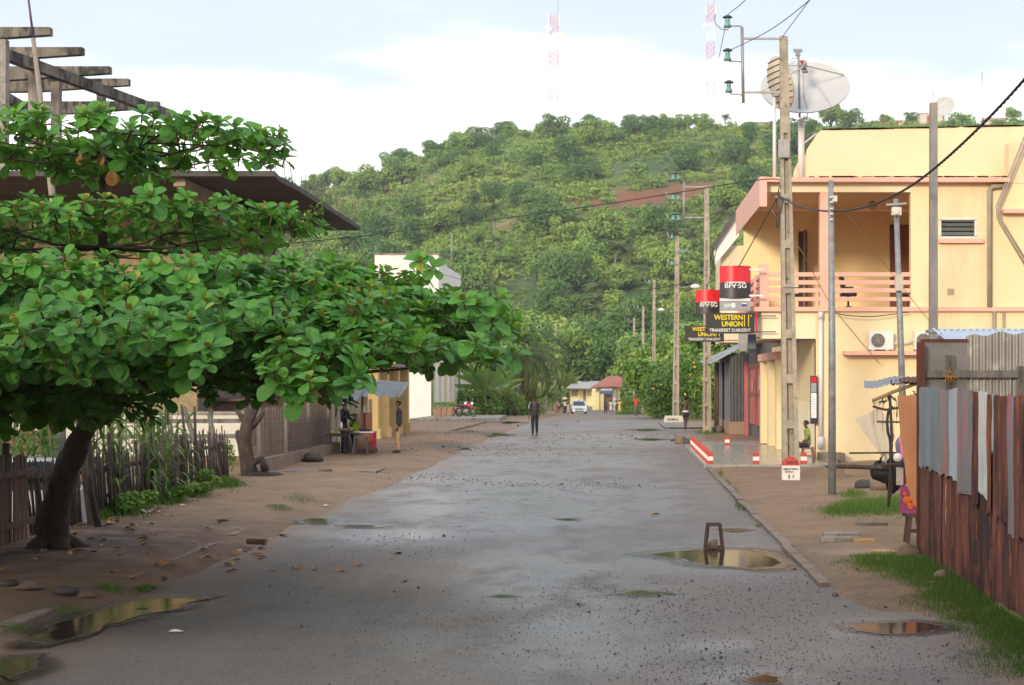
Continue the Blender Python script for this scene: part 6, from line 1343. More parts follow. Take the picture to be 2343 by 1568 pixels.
# slabs, bricks, benches
def slab(px, py, w_, d_, h, label, m, name='concrete_slab', cat='slab', rz=0):
    g = G(px, py); mb = MB(); z = gheight(g.x, g.y); mb.box((g.x, g.y, z+h/2-.01), (w_, d_, h), (0, 0, rz)); mb.v = [tuple(Vector(v)+Vector((noise.noise(Vector(v)*9)*.01,)*3)) for v in mb.v]; return solo(name, mb, m, label, cat)
slab(1924, 1231, .56, .28, .05, 'grey slab on the bare ground, the farther of two beside the yellow plank', CONC); slab(1921, 1245, .58, .16, .07, 'rounded grey slab on the bare ground, the nearer of two beside the yellow plank', CONC); slab(1976, 1247, .30, .14, .045, 'short yellowish plank end lying beside the grey slabs', M('yellow_wood', (.46, .28, .10), (.34, .20, .08), 4, .8, .2), 'wood_offcut', 'wood')
slab(1993, 1208, .5, .16, .05, 'dark plank lying in the dirt in front of the grass patch', WOODG, 'old_plank', 'plank'); slab(2020, 1268, .30, .3, .02, 'yellow tile lying in the wet near the stone by the fence', M('yellow_wood', 0), 'yellow_tile', 'tile', .6)
rock(2078, 1288, 60, 'brown block shaped stone in the grass at the foot of the stool', ROCKB, .7, d=.6); rock(2108, 1296, 24, 'dark small block against the brown stone', ROCK, .9); rock(2153, 1338, 34, 'grey brown stone in the grass along the rusty fence', ROCKB, .9); rock(2135, 1348, 30, 'flat pale stone beside the grass strip', ROCKB, .3)
rock(1973, 1122, 36, 'dark block standing on the sand before the grass patch', ROCK, .8, d=.7); rock(2012, 1128, 40, 'mossy grey rubble block right of the dark block', ROCKB, .7, d=.7); rock(2042, 1128, 30, 'grey rubble lump under the stall', ROCKB, .6)
t = thing('plank_bench', 'long dark plank bench on stone blocks beyond the grass patch', 'bench', G(1960, 1092)); g = G(1960, 1095); part('seat', MB().bb(g.x-.75, g.x+1.2, g.y-.12, g.y+.15, .26, .32), WOODD, t); [part('block', MB().bb(g.x+o_-.1, g.x+o_+.14, g.y-.1, g.y+.12, 0, .258), ROCKB, t) for o_ in (-.45, .8)]
mb = MB(); a = G(1932, 1060); mb.bb(a.x-.2, a.x+1.0, a.y-.08, a.y+.08, .02, .07); solo('pale_plank', mb, M('pale_plank_wood', (.42, .36, .28), None, 4, .8, .2), 'pale thin plank lying behind the plank bench', 'plank')
# kilometre stone
g = P(1809.5, 1103, 35.8); g.z = .02; s = F/35.8; w_ = 40/s; km = thing('kilometre_stone', 'white kilometre stone with rounded red top and black figures before the big pole', 'kilometre stone', g); h0 = 35.5/s; ww = w_/2
part('body', MB().bb(g.x-ww, g.x+ww, g.y, g.y+.2, g.z-.05, g.z+h0), PW, km)
pts = [(g.x-ww+.004, g.y-.004, g.z+h0+.002), (g.x+ww-.004, g.y-.004, g.z+h0+.002)]+[(g.x+(ww-.004)*math.cos(a*math.pi/14), g.y-.004, g.z+h0+.002+(19.5/s)*math.sin(a*math.pi/14)) for a in range(1, 14)]
part('rounded_top', MB().poly(pts, (0, .208, 0)), PR, km)
mb = MB(); text_mb('RNS-TJ', .085, (g.x+.02, g.y-.008, g.z+h0+.07), mb, bold=.002, ext=.003); text_mb('MAROFINA', .066, (g.x, g.y-.004, g.z+h0-.085), mb, bold=.0015, ext=.003, sx=1.1); text_mb('RITRA', .062, (g.x-.045, g.y-.004, g.z+h0-.15), mb, bold=.0015, ext=.003, sx=1.1); text_mb('3 1', .125, (g.x, g.y-.004, g.z+h0-.265), mb, bold=.003, ext=.003)
part('lettering', mb, M('black_paint', (.03, .028, .026), None, 4, .7, 0), km)
# white name block at the side street
g = P(1540, 962, 90); g.z = gz(90); s = F/90; t = thing('name_block', 'low white trapezoid name block at the corner in front of the hedge', 'sign', g)
part('block', MB().poly([(g.x-23/s, 90, g.z), (g.x+25/s, 90, g.z), (g.x+22/s, 90, g.z+17/s), (g.x-19/s, 90, g.z+17/s)], (0, .35, 0)), M('cream_white_paint', (.66, .60, .48), (.56, .49, .38), 2, .7, .1), t)
mb = MB(); text_mb('TA.MO.A', .17, (g.x-.04, 89.99, g.z+.22), mb, bold=.006, ext=.006); part('lettering', mb, M('black_paint', 0), t)
# stones/drums at the corner of the forecourt
for px, py, w__, l_, m in ((1556, 1016, 26, 'rusty brown boulder at the corner of the kerb by the striped posts', ROCKB), (1573, 1020, 24, 'dark rounded boulder touching the first striped post', ROCK), (1540, 1010, 14, 'small stone in the wet at the corner of the kerb', ROCK), (1642, 985+5, 26, 'flat brown rock by the grass around the second concrete pole', ROCKB), (1322, 963+3, 5, 'small dark stone on the far road', ROCK)):
    rock(px, py, w__, l_, m, .85 if w__ > 20 else .6)
# ================================================================== PEOPLE
BASEJ = {'pelvis': (0, 0, .52), 'waist': (0, .005, .60), 'chest': (0, 0, .72), 'nb': (0, .005, .815), 'neck': (0, -.004, .850), 'jaw': (0, -.022, .882), 'face': (0, -.010, .925), 'crown': (0, .002, .962),
         'shL': (.098, 0, .795), 'elL': (.128, .012, .630), 'wrL': (.135, -.028, .485), 'haL': (.136, -.045, .440),
         'shR': (-.098, 0, .795), 'elR': (-.128, .012, .630), 'wrR': (-.135, -.028, .485), 'haR': (-.136, -.045, .440),
         'hiL': (.050, 0, .485), 'knL': (.055, -.012, .275), 'anL': (.055, .012, .045), 'toL': (.062, -.075, .016),
         'hiR': (-.050, 0, .485), 'knR': (-.055, -.012, .275), 'anR': (-.055, .012, .045), 'toR': (-.062, -.075, .016)}
RADJ = {'pelvis': (.082, .062), 'waist': (.072, .050), 'chest': (.088, .058), 'nb': (.058, .038), 'neck': (.030, .030), 'jaw': (.034, .036), 'face': (.044, .054), 'crown': (.036, .044),
        'sh': (.036, .036), 'el': (.024, .024), 'wr': (.016, .016), 'ha': (.022, .013), 'hi': (.054, .054), 'kn': (.034, .034), 'an': (.021, .021), 'to': (.022, .013)}
CHAIN = [('pelvis', 'waist'), ('waist', 'chest'), ('chest', 'nb'), ('nb', 'neck'), ('neck', 'jaw'), ('jaw', 'face'), ('face', 'crown')]+[(a+s_, b_+s_) if a != 'nb' and a != 'pelvis' else (a, b_+s_) for s_ in 'LR' for a, b_ in (('nb', 'sh'), ('sh', 'el'), ('el', 'wr'), ('wr', 'ha'), ('pelvis', 'hi'), ('hi', 'kn'), ('kn', 'an'), ('an', 'to'))]
def rj(k): return RADJ[k] if k in RADJ else RADJ.get(k[:-1], (.04, .04))
def skin(J, chain, root, Hh, grow=0.0, mult=1.0, sub=2, over={}):
    names = []; [names.append(n_) for e_ in chain for n_ in e_ if n_ not in names]
    me = bpy.data.meshes.new('tmp'); me.from_pydata([tuple(Vector(J[n_])*Hh) for n_ in names], [(names.index(a), names.index(b_)) for a, b_ in chain], []); me.update()
    o = bpy.data.objects.new('tmp', me); col.objects.link(o); m_ = o.modifiers.new('s', 'SKIN'); m_.use_smooth_shade = True
    for i, n_ in enumerate(names):
        r_ = over.get(n_, over.get(n_[:-1], rj(n_))); sv = me.skin_vertices[0].data[i]; sv.radius = (r_[0]*mult*Hh+grow, r_[1]*mult*Hh+grow); sv.use_root = (n_ == root)
    if sub: s2 = o.modifiers.new('u', 'SUBSURF'); s2.levels = sub; s2.render_levels = sub
    dg = bpy.context.evaluated_depsgraph_get(); out = bpy.data.meshes.new_from_object(o.evaluated_get(dg))
    bpy.data.objects.remove(o); bpy.data.meshes.remove(me); return out
def adopt(me, name, m_, parent, label=None):
    me.materials.clear(); me.materials.append(m_); me.name = name
    for p_ in me.polygons: p_.material_index = 0; p_.use_smooth = True
    o = bpy.data.objects.new(name, me); col.objects.link(o); o.parent = parent; return setp(o, label)
SKN = M('dark_brown_skin', (.075, .035, .020), (.06, .028, .017), 8, .5, .05); HAIR = M('black_hair', (.010, .009, .008), None, 30, .9, .6, 200)
def cm(name, c, c2=None): return M(name, c, c2, 6, .85, .25, 50)
def person(label, feet, Hh, rz, shirt=None, legs=None, J={}, long_sleeve=False, detail=2, cap=None, hair='short', skirt=None, shorts=None, shoes=True, group=None, bare=False, shirt_long=.0, drop=0):
    Jt = dict(BASEJ); Jt.update(J); t = thing('person', label, 'person', feet, group); t.rotation_euler = (0, 0, rz)
    me = skin(Jt, CHAIN, 'pelvis', Hh, 0, .86, 2 if detail else 1)
    # hands, nose, ears joined into the body mesh
    bm = bmesh.new(); bm.from_mesh(me); bpy.data.meshes.remove(me); mb = MB()
    for s_, sg in (('L', 1), ('R', -1)):
        w0 = Vector(Jt['wr'+s_])*Hh; h0 = Vector(Jt['ha'+s_])*Hh; d = (h0-w0).normalized(); sd = d.cross(Vector((1, 0, 0))); sd = (sd if sd.length > .1 else d.cross(Vector((0, 0, 1)))).normalized(); pn = d.cross(sd)
        for k in range(4):
            b0 = h0+sd*(k-1.5)*.0105*Hh; l = (.036, .043, .040, .031)[k]*Hh; mb.tube([b0-d*.01*Hh, b0+d*l*.45, b0+d*l*.75-pn*sg*.006*Hh, b0+d*l-pn*sg*.014*Hh], [.0053*Hh, .005*Hh, .0046*Hh, .0036*Hh], 5)
        b0 = h0-d*.014*Hh+sd*-.02*Hh; mb.tube([b0, b0-sd*.010*Hh+d*.014*Hh, b0-sd*.012*Hh+d*.030*Hh], [.007*Hh, .006*Hh, .0045*Hh], 5)
    fc = Vector(Jt['face'])*Hh; up = (Vector(Jt['crown'])-Vector(Jt['jaw'])).normalized(); fw = Vector((0, -1, 0)); fw = (fw-up*fw.dot(up)).normalized()
    if 'look' in J: fw = Vector(J['look']).normalized(); fw = (fw-up*fw.dot(up)).normalized()
    rt_ = fw.cross(up)
    mb.tube([fc+fw*.040*Hh+up*.006*Hh, fc+fw*.054*Hh-up*.010*Hh, fc+fw*.043*Hh-up*.014*Hh], [.004*Hh, .0085*Hh, .006*Hh], 6); mb.ball(fc+fw*.044*Hh-up*.027*Hh, (.014*Hh, .008*Hh, .006*Hh), 8, 5)
    for sg in (-1, 1): mb.ball(fc+rt_*sg*.040*Hh-up*.002*Hh+fw*-.004*Hh, (.006*Hh, .010*Hh, .015*Hh), 7, 5)
    tm = mesh_from('tmp', mb, SKN); bm.from_mesh(tm); out = bpy.data.meshes.new('body'); bm.to_mesh(out); bm.free(); bpy.data.meshes.remove(tm)
    adopt(out, 'body', SKN, t)
    if detail > 1:
        mb = MB(); [mb.ball(fc+fw*.0445*Hh+rt_*sg*.016*Hh+up*.006*Hh, (.006*Hh, .004*Hh, .0035*Hh), 7, 5) for sg in (-1, 1)]; part('eyes', mb, M('eye_white', (.45, .42, .38), None, 3, .3, 0), t) if 0 else adopt(mesh_from('eyes', mb, SWH), 'eyes', M('eye_white', (.45, .42, .38), None, 3, .3, 0), t)
    if hair:
        mb = MB(); cc = fc+up*.012*Hh-fw*.004*Hh; R3 = (.049*Hh, .058*Hh, .052*Hh); n_, m_ = 14, 8; vs = []
        for i in range(m_+1):
            ph = math.pi*.56*i/m_
            for k in range(n_):
                a = 6.283*k/n_; d = rt_*math.sin(ph)*math.cos(a)*R3[0]+fw*(math.sin(ph)*math.sin(a)*R3[1])+up*math.cos(ph)*R3[2]
                if math.sin(a) > .35 and ph > .95: d = d-up*0+up*.018*Hh
                vs.append(cc+d)
        mb.add(vs, [(i*n_+k, (i+1)*n_+k, (i+1)*n_+(k+1) % n_, i*n_+(k+1) % n_) for i in range(m_) for k in range(n_)], 0, True)
        if hair == 'bun': mb.ball(fc-fw*.062*Hh+up*.022*Hh, (.034*Hh, .034*Hh, .030*Hh), 10, 7)
        if hair == 'big': mb.ball(fc+up*.02*Hh-fw*.012*Hh, (.062*Hh, .062*Hh, .055*Hh), 12, 8, jit=.3)
        adopt(mesh_from('hair', mb, HAIR), 'hair', HAIR, t)
    if cap is not None:
        mb = MB(); cc = fc+up*.020*Hh; vs = []; n_, m_ = 14, 6
        for i in range(m_+1):
            ph = math.pi*.5*i/m_
            for k in range(n_): a = 6.283*k/n_; vs.append(cc+rt_*math.sin(ph)*math.cos(a)*.054*Hh+fw*math.sin(ph)*math.sin(a)*.062*Hh+up*math.cos(ph)*.052*Hh)
        mb.add(vs, [(i*n_+k, (i+1)*n_+k, (i+1)*n_+(k+1) % n_, i*n_+(k+1) % n_) for i in range(m_) for k in range(n_)], 0, True)
        mb.box(cc+fw*.075*Hh+up*.002*Hh, (.075*Hh, .05*Hh, .006*Hh), (0, 0, math.atan2(fw.x, -fw.y))); adopt(mesh_from('cap', mb, cap), 'cap', cap, t)
    if shirt is not None:
        ch = [('pelvis', 'waist'), ('waist', 'chest'), ('chest', 'nb')]+[e_ for s_ in 'LR' for e_ in (('nb', 'sh'+s_), ('sh'+s_, 'slv'+s_))]
        J2 = dict(Jt)
        for s_ in 'LR':
            J2['slv'+s_] = tuple(Vector(Jt['wr'+s_]).lerp(Vector(Jt['el'+s_]), .05)) if False else tuple(Vector(Jt['sh'+s_]).lerp(Vector(Jt['el'+s_]), .82))
        if long_sleeve: ch = [e_ for e_ in ch if not e_[1].startswith('slv')]+[e_ for s_ in 'LR' for e_ in (('sh'+s_, 'el'+s_), ('el'+s_, 'wr'+s_))]
        J2['pelvis'] = tuple(Vector(Jt['pelvis'])+Vector((0, 0, -.03-shirt_long))); J2['nb'] = tuple(Vector(Jt['nb'])+Vector((0, 0, .0)))
        ov = {'pelvis': (.088, .070), 'waist': (.084, .062), 'chest': (.094, .066), 'nb': (.060, .044), 'sh': (.045, .045), 'slv': (.040, .040), 'el': (.036, .034), 'wr': (.026, .024)}
        adopt(skin(J2, ch, 'chest', Hh, 0, .92, 2, ov), 'shirt', shirt, t)
    if legs is not None:
        ch = [('pelvis', 'hiL'), ('hiL', 'knL'), ('knL', 'anL'), ('pelvis', 'hiR'), ('hiR', 'knR'), ('knR', 'anR'), ('pelvis', 'waist')]; J2 = dict(Jt); J2['waist'] = tuple(Vector(Jt['pelvis']).lerp(Vector(Jt['waist']), .5))
        ov = {'pelvis': (.080, .066), 'waist': (.078, .058), 'hi': (.062, .062), 'kn': (.046, .044), 'an': (.036, .034)}
        if shorts: ch = [e_ for e_ in ch if not e_[1].startswith('an')]; J2['knL'] = tuple(Vector(Jt['hiL']).lerp(Vector(Jt['knL']), shorts)); J2['knR'] = tuple(Vector(Jt['hiR']).lerp(Vector(Jt['knR']), shorts)); ov['kn'] = (.052, .052)
        adopt(skin(J2, ch, 'pelvis', Hh, 0, .92, 2, ov), 'trousers' if not shorts else 'shorts', legs, t)
    if skirt is not None:
        m_, z1 = skirt; mb = MB(); n_ = 16; prof = [(.072, .60), (.088, .52), (.095, .40), (.10, .28), (.11, z1)]; vs = []
        pz = Vector(Jt['pelvis'])
        for r_, z in prof:
            for k in range(n_): a = 6.283*k/n_; vs.append(((pz.x+(r_+.008*math.sin(a*5))*math.cos(a))*Hh, (pz.y+r_*.82*math.sin(a))*Hh, (z-.52+pz.z)*Hh))
        mb.add(vs, [(i*n_+k, i*n_+(k+1) % n_, (i+1)*n_+(k+1) % n_, (i+1)*n_+k) for i in range(4) for k in range(n_)], 0, True); adopt(mesh_from('skirt', mb, m_), 'skirt', m_, t)
    if shoes:
        sm_ = shoes if not isinstance(shoes, bool) else M('dark_shoe', (.035, .025, .02), None, 4, .6, 0)
        for s_ in 'LR':
            a = Vector(Jt['an'+s_])*Hh; b_ = Vector(Jt['to'+s_])*Hh; mb = MB(); mb.tube([a+Vector((0, .022*Hh, -.022*Hh)), a.lerp(b_, .5)-Vector((0, 0, .004*Hh)), b_+Vector((0, -.008*Hh, 0))], [.021*Hh, .023*Hh, .017*Hh], 8); adopt(mesh_from('shoe', mb, sm_), 'shoe', sm_, t)
    return t
def chest_text(t, words, Hh, z0, dz, size, m_):
    mb = MB()
    for i, w_ in enumerate(words): text_mb(w_, size, (0, -.092*Hh+.012, (z0-i*dz)*Hh), mb, ext=.012)
    adopt(mesh_from('print', mb, m_), 'shirt_print', m_, t)
# walking man with cap
g = G(1223, 998); walk = {'elL': (.135, .01, .635), 'wrL': (.12, -.075, .50), 'haL': (.10, -.105, .475), 'elR': (-.128, .03, .635), 'wrR': (-.142, .015, .485), 'haR': (-.145, .005, .435),
    'knR': (-.045, -.075, .29), 'anR': (-.045, -.055, .052), 'toR': (-.05, -.15, .03), 'knL': (.045, .02, .27), 'anL': (.05, .085, .062), 'toL': (.055, .01, .016)}
t = person('man in black cap and black printed shirt walking toward the viewer on the road', g, 1.76, 0, cm('charcoal_shirt', (.038, .034, .036)), cm('black_jeans', (.012, .012, .014)), walk, cap=cm('black_cap', (.015, .015, .017)))
chest_text(t, ['UNIT', '76', 'CREW'], 1.76, .755, .045, .06, M('grey_print', (.28, .25, .25), None, 3, .8, 0))
mb = MB()
for sg in (-1, 1): mb.tube([(sg*.19*.92, -.01, .815*1.76), (sg*.235, .0, .745*1.76), (sg*.255, .0, .665*1.76)], [.03, .028, .02], 6)
adopt(mesh_from('sleeve_stripe', mb, SWH), 'sleeve_stripe', SWH, t)
# man standing at the left verge, facing left
g = G(912, 1043); J = {'elL': (.118, .03, .635), 'wrL': (.120, -.02, .49), 'haL': (.118, -.04, .445), 'elR': (-.118, .03, .635), 'wrR': (-.118, -.03, .49), 'haR': (-.116, -.05, .445), 'anR': (-.05, -.03, .045), 'toR': (-.055, -.115, .016)}
person('man in dark long sleeved sweater and khaki trousers standing at the left verge', (g.x, g.y, gheight(g.x, g.y)), 1.68, R(-82), cm('navy_sweater', (.014, .015, .026)), cm('khaki_trousers', (.34, .23, .13), (.28, .19, .10)), J, long_sleeve=True, shirt_long=.02)
# woman at the stall
g = G(787, 1042); zg = gheight(g.x, g.y); J = {'elR': (-.14, -.05, .66), 'wrR': (-.08, -.16, .70), 'haR': (-.05, -.19, .72), 'elL': (.15, -.03, .65), 'wrL': (.10, -.14, .62), 'haL': (.07, -.18, .62)}
person('woman in black jacket and blue jeans with tied up hair standing at the street stall', (g.x, g.y, zg), 1.68, R(72), cm('black_jacket', (.010, .012, .018)), cm('blue_jeans', (.025, .06, .12), (.018, .045, .10)), J, long_sleeve=True, hair='bun')
SIT = {'pelvis': (0, .02, .31), 'waist': (0, .02, .39), 'chest': (0, .0, .51), 'nb': (0, -.005, .60), 'neck': (0, -.015, .636), 'jaw': (0, -.035, .668), 'face': (0, -.024, .71), 'crown': (0, -.012, .748),
       'shL': (.095, -.005, .585), 'shR': (-.095, -.005, .585), 'elL': (.12, .02, .44), 'elR': (-.12, .02, .44), 'wrL': (.08, -.11, .36), 'wrR': (-.08, -.11, .36), 'haL': (.06, -.15, .35), 'haR': (-.06, -.15, .35),
       'hiL': (.05, 0, .295), 'hiR': (-.05, 0, .295), 'knL': (.065, -.22, .29), 'knR': (-.065, -.22, .29), 'anL': (.06, -.20, .045), 'anR': (-.06, -.20, .045), 'toL': (.062, -.28, .016), 'toR': (-.062, -.28, .016)}
J = dict(SIT); J.update({'elR': (-.12, -.06, .47), 'wrR': (-.05, -.06, .60), 'haR': (-.03, -.065, .645)})
gc = P(812, 1030, 48.9); person('child in lime green shirt with orange collar sitting behind the stall table', (gc.x, gc.y, zg+.06), 1.52, R(20), cm('lime_shirt', (.30, .55, .03), (.24, .46, .03)), cm('dark_trousers', (.02, .02, .025)), J)
mb = MB(); mb.tube([(gc.x-.12, gc.y+.1, zg), (gc.x-.12, gc.y+.1, zg+.47)], .16, 10); solo('plastic_drum', mb, PVC, 'white plastic drum the child sits on behind the stall table', 'drum')
# seated boy in green by the big pole, facing left
Yb = 42.6; xb_ = X_(1846, Yb); sh_ = .72; J = dict(SIT); J.update({'wrL': (.10, -.10, .33), 'wrR': (-.10, -.10, .33)})
person('boy in olive green shirt and dark shorts sitting on a wooden stool facing left', (xb_, Yb, .115+.015), 1.48, R(-88), cm('olive_green_shirt', (.22, .28, .045), (.18, .23, .04)), cm('navy_shorts', (.012, .014, .03)), J, shorts=.85)
stool('wooden_stool', 'brown wooden stool under the boy in olive green', xb_+.02, Yb, .112, .40, .34, .34, M('reddish_wood', (.22, .10, .06), (.16, .075, .045), 5, .7, .2))
# bare backed man
g = G(1568, 985); J = dict(walk); J.update({'wrL': (.12, -.02, .49), 'haL': (.12, -.04, .445), 'knR': (-.028, -.05, .28), 'anR': (-.02, -.02, .05), 'toR': (-.02, -.1, .02), 'anL': (.02, .03, .05), 'knL': (.035, .0, .27), 'toL': (.02, -.05, .016)})
t = person('bare backed person with white waist cloth walking away beside the second concrete pole', g, 1.68, R(180), None, cm('dark_shorts', (.03, .02, .018)), J, shorts=.6, hair='big', shoes=False)
mb = MB(); mb.lathe((0, 0, .53*1.68), [(.135, 0), (.142, .03), (.135, .07), (.125, .075)], 16, sy=.8); adopt(mesh_from('waist_cloth', mb, SWH), 'waist_cloth', SWH, t)
# man in red with blue cap
g = G(1455, 952); person('man in bright red shirt with white sleeves and blue cap on the far road', g, 1.74, R(8), cm('red_shirt', (.72, .045, .02)), cm('grey_trousers', (.15, .12, .13)), walk, cap=cm('blue_cap', (.04, .12, .50)), detail=1)
# far group on the road
SWAY = dict(walk)
def far(px, fy, hp, label, **kw):
    g = G(px, fy); person(label, g, hp*g.y/F, kw.pop('rz', 0), detail=0, J=kw.pop('J', walk), **kw)
    return g
far(1385, 946, 32, 'person in dark grey shirt and black trousers near the blue shop awning', shirt=cm('dark_grey_shirt', (.06, .07, .06)), legs=cm('black_jeans', 0), rz=R(160))
far(1397, 946, 31, 'person in a long white shirt walking next to the one in dark grey', shirt=cm('white_shirt', (.62, .60, .57)), skirt=(cm('white_shirt', 0), .25), rz=R(150))
far(1406, 943, 27, 'small person in white between the long white shirt and the yellow dress', shirt=cm('white_shirt', 0), legs=cm('tan_cloth', (.3, .24, .15)), rz=R(170))
far(1417, 947, 34, 'woman in yellow dress with pale head scarf at the right of the far group', shirt=cm('yellow_dress', (.58, .46, .12), (.5, .32, .14)), skirt=(cm('yellow_dress', 0), .16), cap=cm('white_shirt', 0), hair=None, rz=R(175))
far(1249, 942, 29, 'person in pale grey clothes standing by the hedge left of the far road', shirt=cm('pale_grey_cloth', (.42, .42, .44)), legs=cm('pale_grey_cloth', 0), rz=R(60))
far(1278, 945, 28, 'person in a pink top standing left of the white car', shirt=cm('pink_top', (.60, .14, .28)), legs=cm('black_jeans', 0), rz=R(40))
g = far(1292, 946, 31, 'dark dressed woman carrying a big pale basket on her head left of the white car', shirt=cm('white_shirt', 0), legs=cm('dark_trousers', 0), rz=R(10), J=dict(walk, elL=(.16, -.02, .86), wrL=(.10, -.02, .97), haL=(.08, -.02, 1.0), elR=(-.16, -.02, .86), wrR=(-.10, -.02, .97), haR=(-.08, -.02, 1.0)))
mb = MB(); hh = 31*g.y/F; mb.lathe((g.x, g.y, g.z+hh*.985), [(.10, 0), (.26, .03), (.34, .16), (.30, .26), (.16, .34), (.02, .36)], 14); solo('head_basket', mb, M('pale_sack', (.55, .48, .38), None, 5, .8, .3), 'big round pale bundle carried on a head left of the white car', 'bundle')
far(1299, 946, 25, 'child in a light pinkish dress beside the woman with the bundle', shirt=cm('light_dress', (.55, .42, .44)), skirt=(cm('light_dress', 0), .16), rz=R(-20))
SQ = dict(SIT); SQ.update({k: (SIT[k][0], SIT[k][1], SIT[k][2]-.16) for k in ('pelvis', 'waist', 'chest', 'nb', 'neck', 'jaw', 'face', 'crown', 'shL', 'shR', 'elL', 'elR', 'wrL', 'wrR', 'haL', 'haR', 'hiL', 'hiR')}); SQ.update({'knL': (.075, -.16, .30), 'knR': (-.075, -.16, .30), 'anL': (.06, -.08, .04), 'anR': (-.06, -.08, .04), 'toL': (.062, -.16, .016), 'toR': (-.062, -.16, .016)})
g = G(1160, 952); person('person squatting by the hedge with an orange head cloth', g, 1.3, R(30), cm('black_jacket', 0), cm('dark_trousers', 0), SQ, cap=cm('orange_cloth_cap', (.7, .22, .04)), detail=0)
g = G(1178, 952); person('person in dark red squatting by the hedge right of the orange head cloth', g, 1.25, R(-20), cm('dark_red_cloth_shirt', (.18, .05, .04)), cm('dark_trousers', 0), SQ, detail=0)
for px, py, c_, l_, nm in ((1272, 944, (.65, .03, .12), 'bright pink bucket on the road edge beside the person in pink', 'bucket'), (1290, 945, (.05, .09, .10), 'dark teal basin on the ground at the feet of the woman with the bundle', 'basin')):
    g = G(px, py); mb = MB(); mb.lathe(g, [(.16, 0), (.22, .32), (.20, .33), (.14, .05)], 14); solo(nm, mb, M('plastic_'+nm, c_, None, 3, .4, 0), l_, nm)

# ================================================================== STREET STALL ON THE LEFT
Y = 47.2; q = lambda px, py, dy=0: P(px, py, Y+dy)
t = thing('snack_table', 'dark plank table at the edge of the wire fence with a covered basin on it', 'table', (X_(772, Y), Y, zg)); part('tabletop', MB().bb(X_(748, Y), X_(797, Y), Y-.25, Y+.35, Z_(998, Y), Z_(993, Y)), WOODD, t)
for px in (752, 792):
    for dy in (-.2, .3): part('leg', MB().bar((X_(px, Y), Y+dy, zg-.03), (X_(px, Y), Y+dy, Z_(998, Y)), .05), WOODD, t)
mb = MB(); mb.lathe((X_(791, Y), Y-.02, Z_(993, Y)+.002), [(.13, 0), (.22, .12), (.23, .17), (.05, .18)], 14); solo('metal_basin', mb, M('olive_enamel', (.16, .13, .06), None, 3, .5, .1), 'olive basin on the dark plank table at the stall', 'basin')
mb = MB(); mb.sheet(lambda u, v: Vector((X_(774+34*u, Y), Y-.25+.45*v, Z_(979, Y)+.03-.10*abs(u-.55)-.06*math.sin(u*8)*(1-v))), 14, 6); solo('basin_cloth', mb, M('dusty_pink_cloth', (.36, .24, .20), None, 5, .9, .2), 'dusty pink cloth laid over the olive basin', 'cloth')
mb = MB(); mb.ball((X_(761, Y), Y-.1, Z_(993, Y)+.05), (.055, .055, .05), 10, 7); solo('yellow_fruit', mb, SYEL, 'yellow fruit lying on the dark plank table', 'fruit')
mb = MB(); mb.lathe((X_(784, Y), Y-.2, Z_(979, Y)+.02), [(.03, -.1), (.03, .1), (.015, .13), (.012, .17)], 8); solo('white_bottle', mb, SWH, 'small white bottle standing by the cloth on the stall table', 'bottle')
Y = 47.8; t = thing('stall_counter', 'brown patched counter with a red side cloth beside the standing man', 'counter', (X_(835, Y), Y, zg)); CW = M('patched_board', (.25, .13, .08), (.15, .085, .06), 3, .8, .3)
part('top', MB().bb(X_(811, Y), X_(857, Y), Y-.3, Y+.4, Z_(990, Y), Z_(987, Y)), M('white_enamel', (.55, .53, .50), None, 4, .5, .05), t); part('front_panel', MB().bb(X_(813, Y), X_(853, Y), Y-.25, Y-.2, zg, Z_(990, Y)-.002), CW, t)
part('side_panel', MB().bb(X_(813, Y), X_(815, Y), Y-.2, Y+.38, zg, Z_(990, Y)-.002), CW, t); part('red_cloth', MB().bb(X_(851, Y), X_(857, Y), Y-.32, Y+.35, Z_(1031, Y), Z_(990, Y)-.003), M('crimson_cloth', (.42, .03, .05), None, 5, .9, .2), t); part('box_base', MB().bb(X_(826, Y), X_(860, Y), Y-.45, Y+.3, zg-.03, zg+.16), WOODB, t)
mb = MB(); mb.bb(X_(821, Y), X_(849, Y), Y+.1, Y+.16, Z_(987, Y)+.002, Z_(945, Y)); solo('brown_board', mb, M('reddish_board', (.15, .055, .04), (.11, .045, .035), 3, .8, .2), 'upright reddish brown board standing on the stall counter', 'board')
mb = MB(); mb.tube([(X_(827, Y-.1), Y-.05, zg), (X_(829, Y), Y, Z_(905, Y))], .03, 6); solo('awning_stick', mb, WOODB, 'thin upright stick in front of the brown board holding the awning', 'stick')
mb = MB(); mb.lathe((X_(834, Y), Y-.1, Z_(987, Y)+.003), [(.10, 0), (.15, .05), (.15, .07), (.02, .10)], 12); solo('black_pot', mb, BLK, 'flat black cooking pot on the stall counter', 'pot')
stool('folding_stool', 'small wooden bench with splayed grey legs in front of the stall counter', X_(825, 46.9), 46.9, zg, .56, .40, .26, WOODG, 'bench', splay=.06, bar=False)
Y = 46.8; mb = MB()
AW = M('grey_blue_tarp', (.11, .13, .14), (.075, .09, .10), 2.5, .55, .15, 10)
mb.sheet(lambda u, v: Vector((X_(738+100*u, Y), Y+2.2*(1-v), Z_(887, Y)+.25*(1-v)-.30*v-.18*v*math.sin(u*3.14)**2*1.0+.05*math.sin(u*22)*v)), 36, 8); aw = solo('stall_awning', mb, AW, 'sagging grey blue tarpaulin awning over the stall left of the pillars', 'awning')
mb = MB(); mb.sheet(lambda u, v: Vector((X_(842+76*u, Y+.6), Y+.6+2*(1-v), Z_(888+6*u, Y)+.25*(1-v)-.17*v-.05*v*math.sin(u*3.14)+.04*math.sin(u*15)*v)), 26, 6); solo('stall_awning', mb, AW, 'grey blue tarpaulin awning stretched over the standing man beside the first one', 'awning')
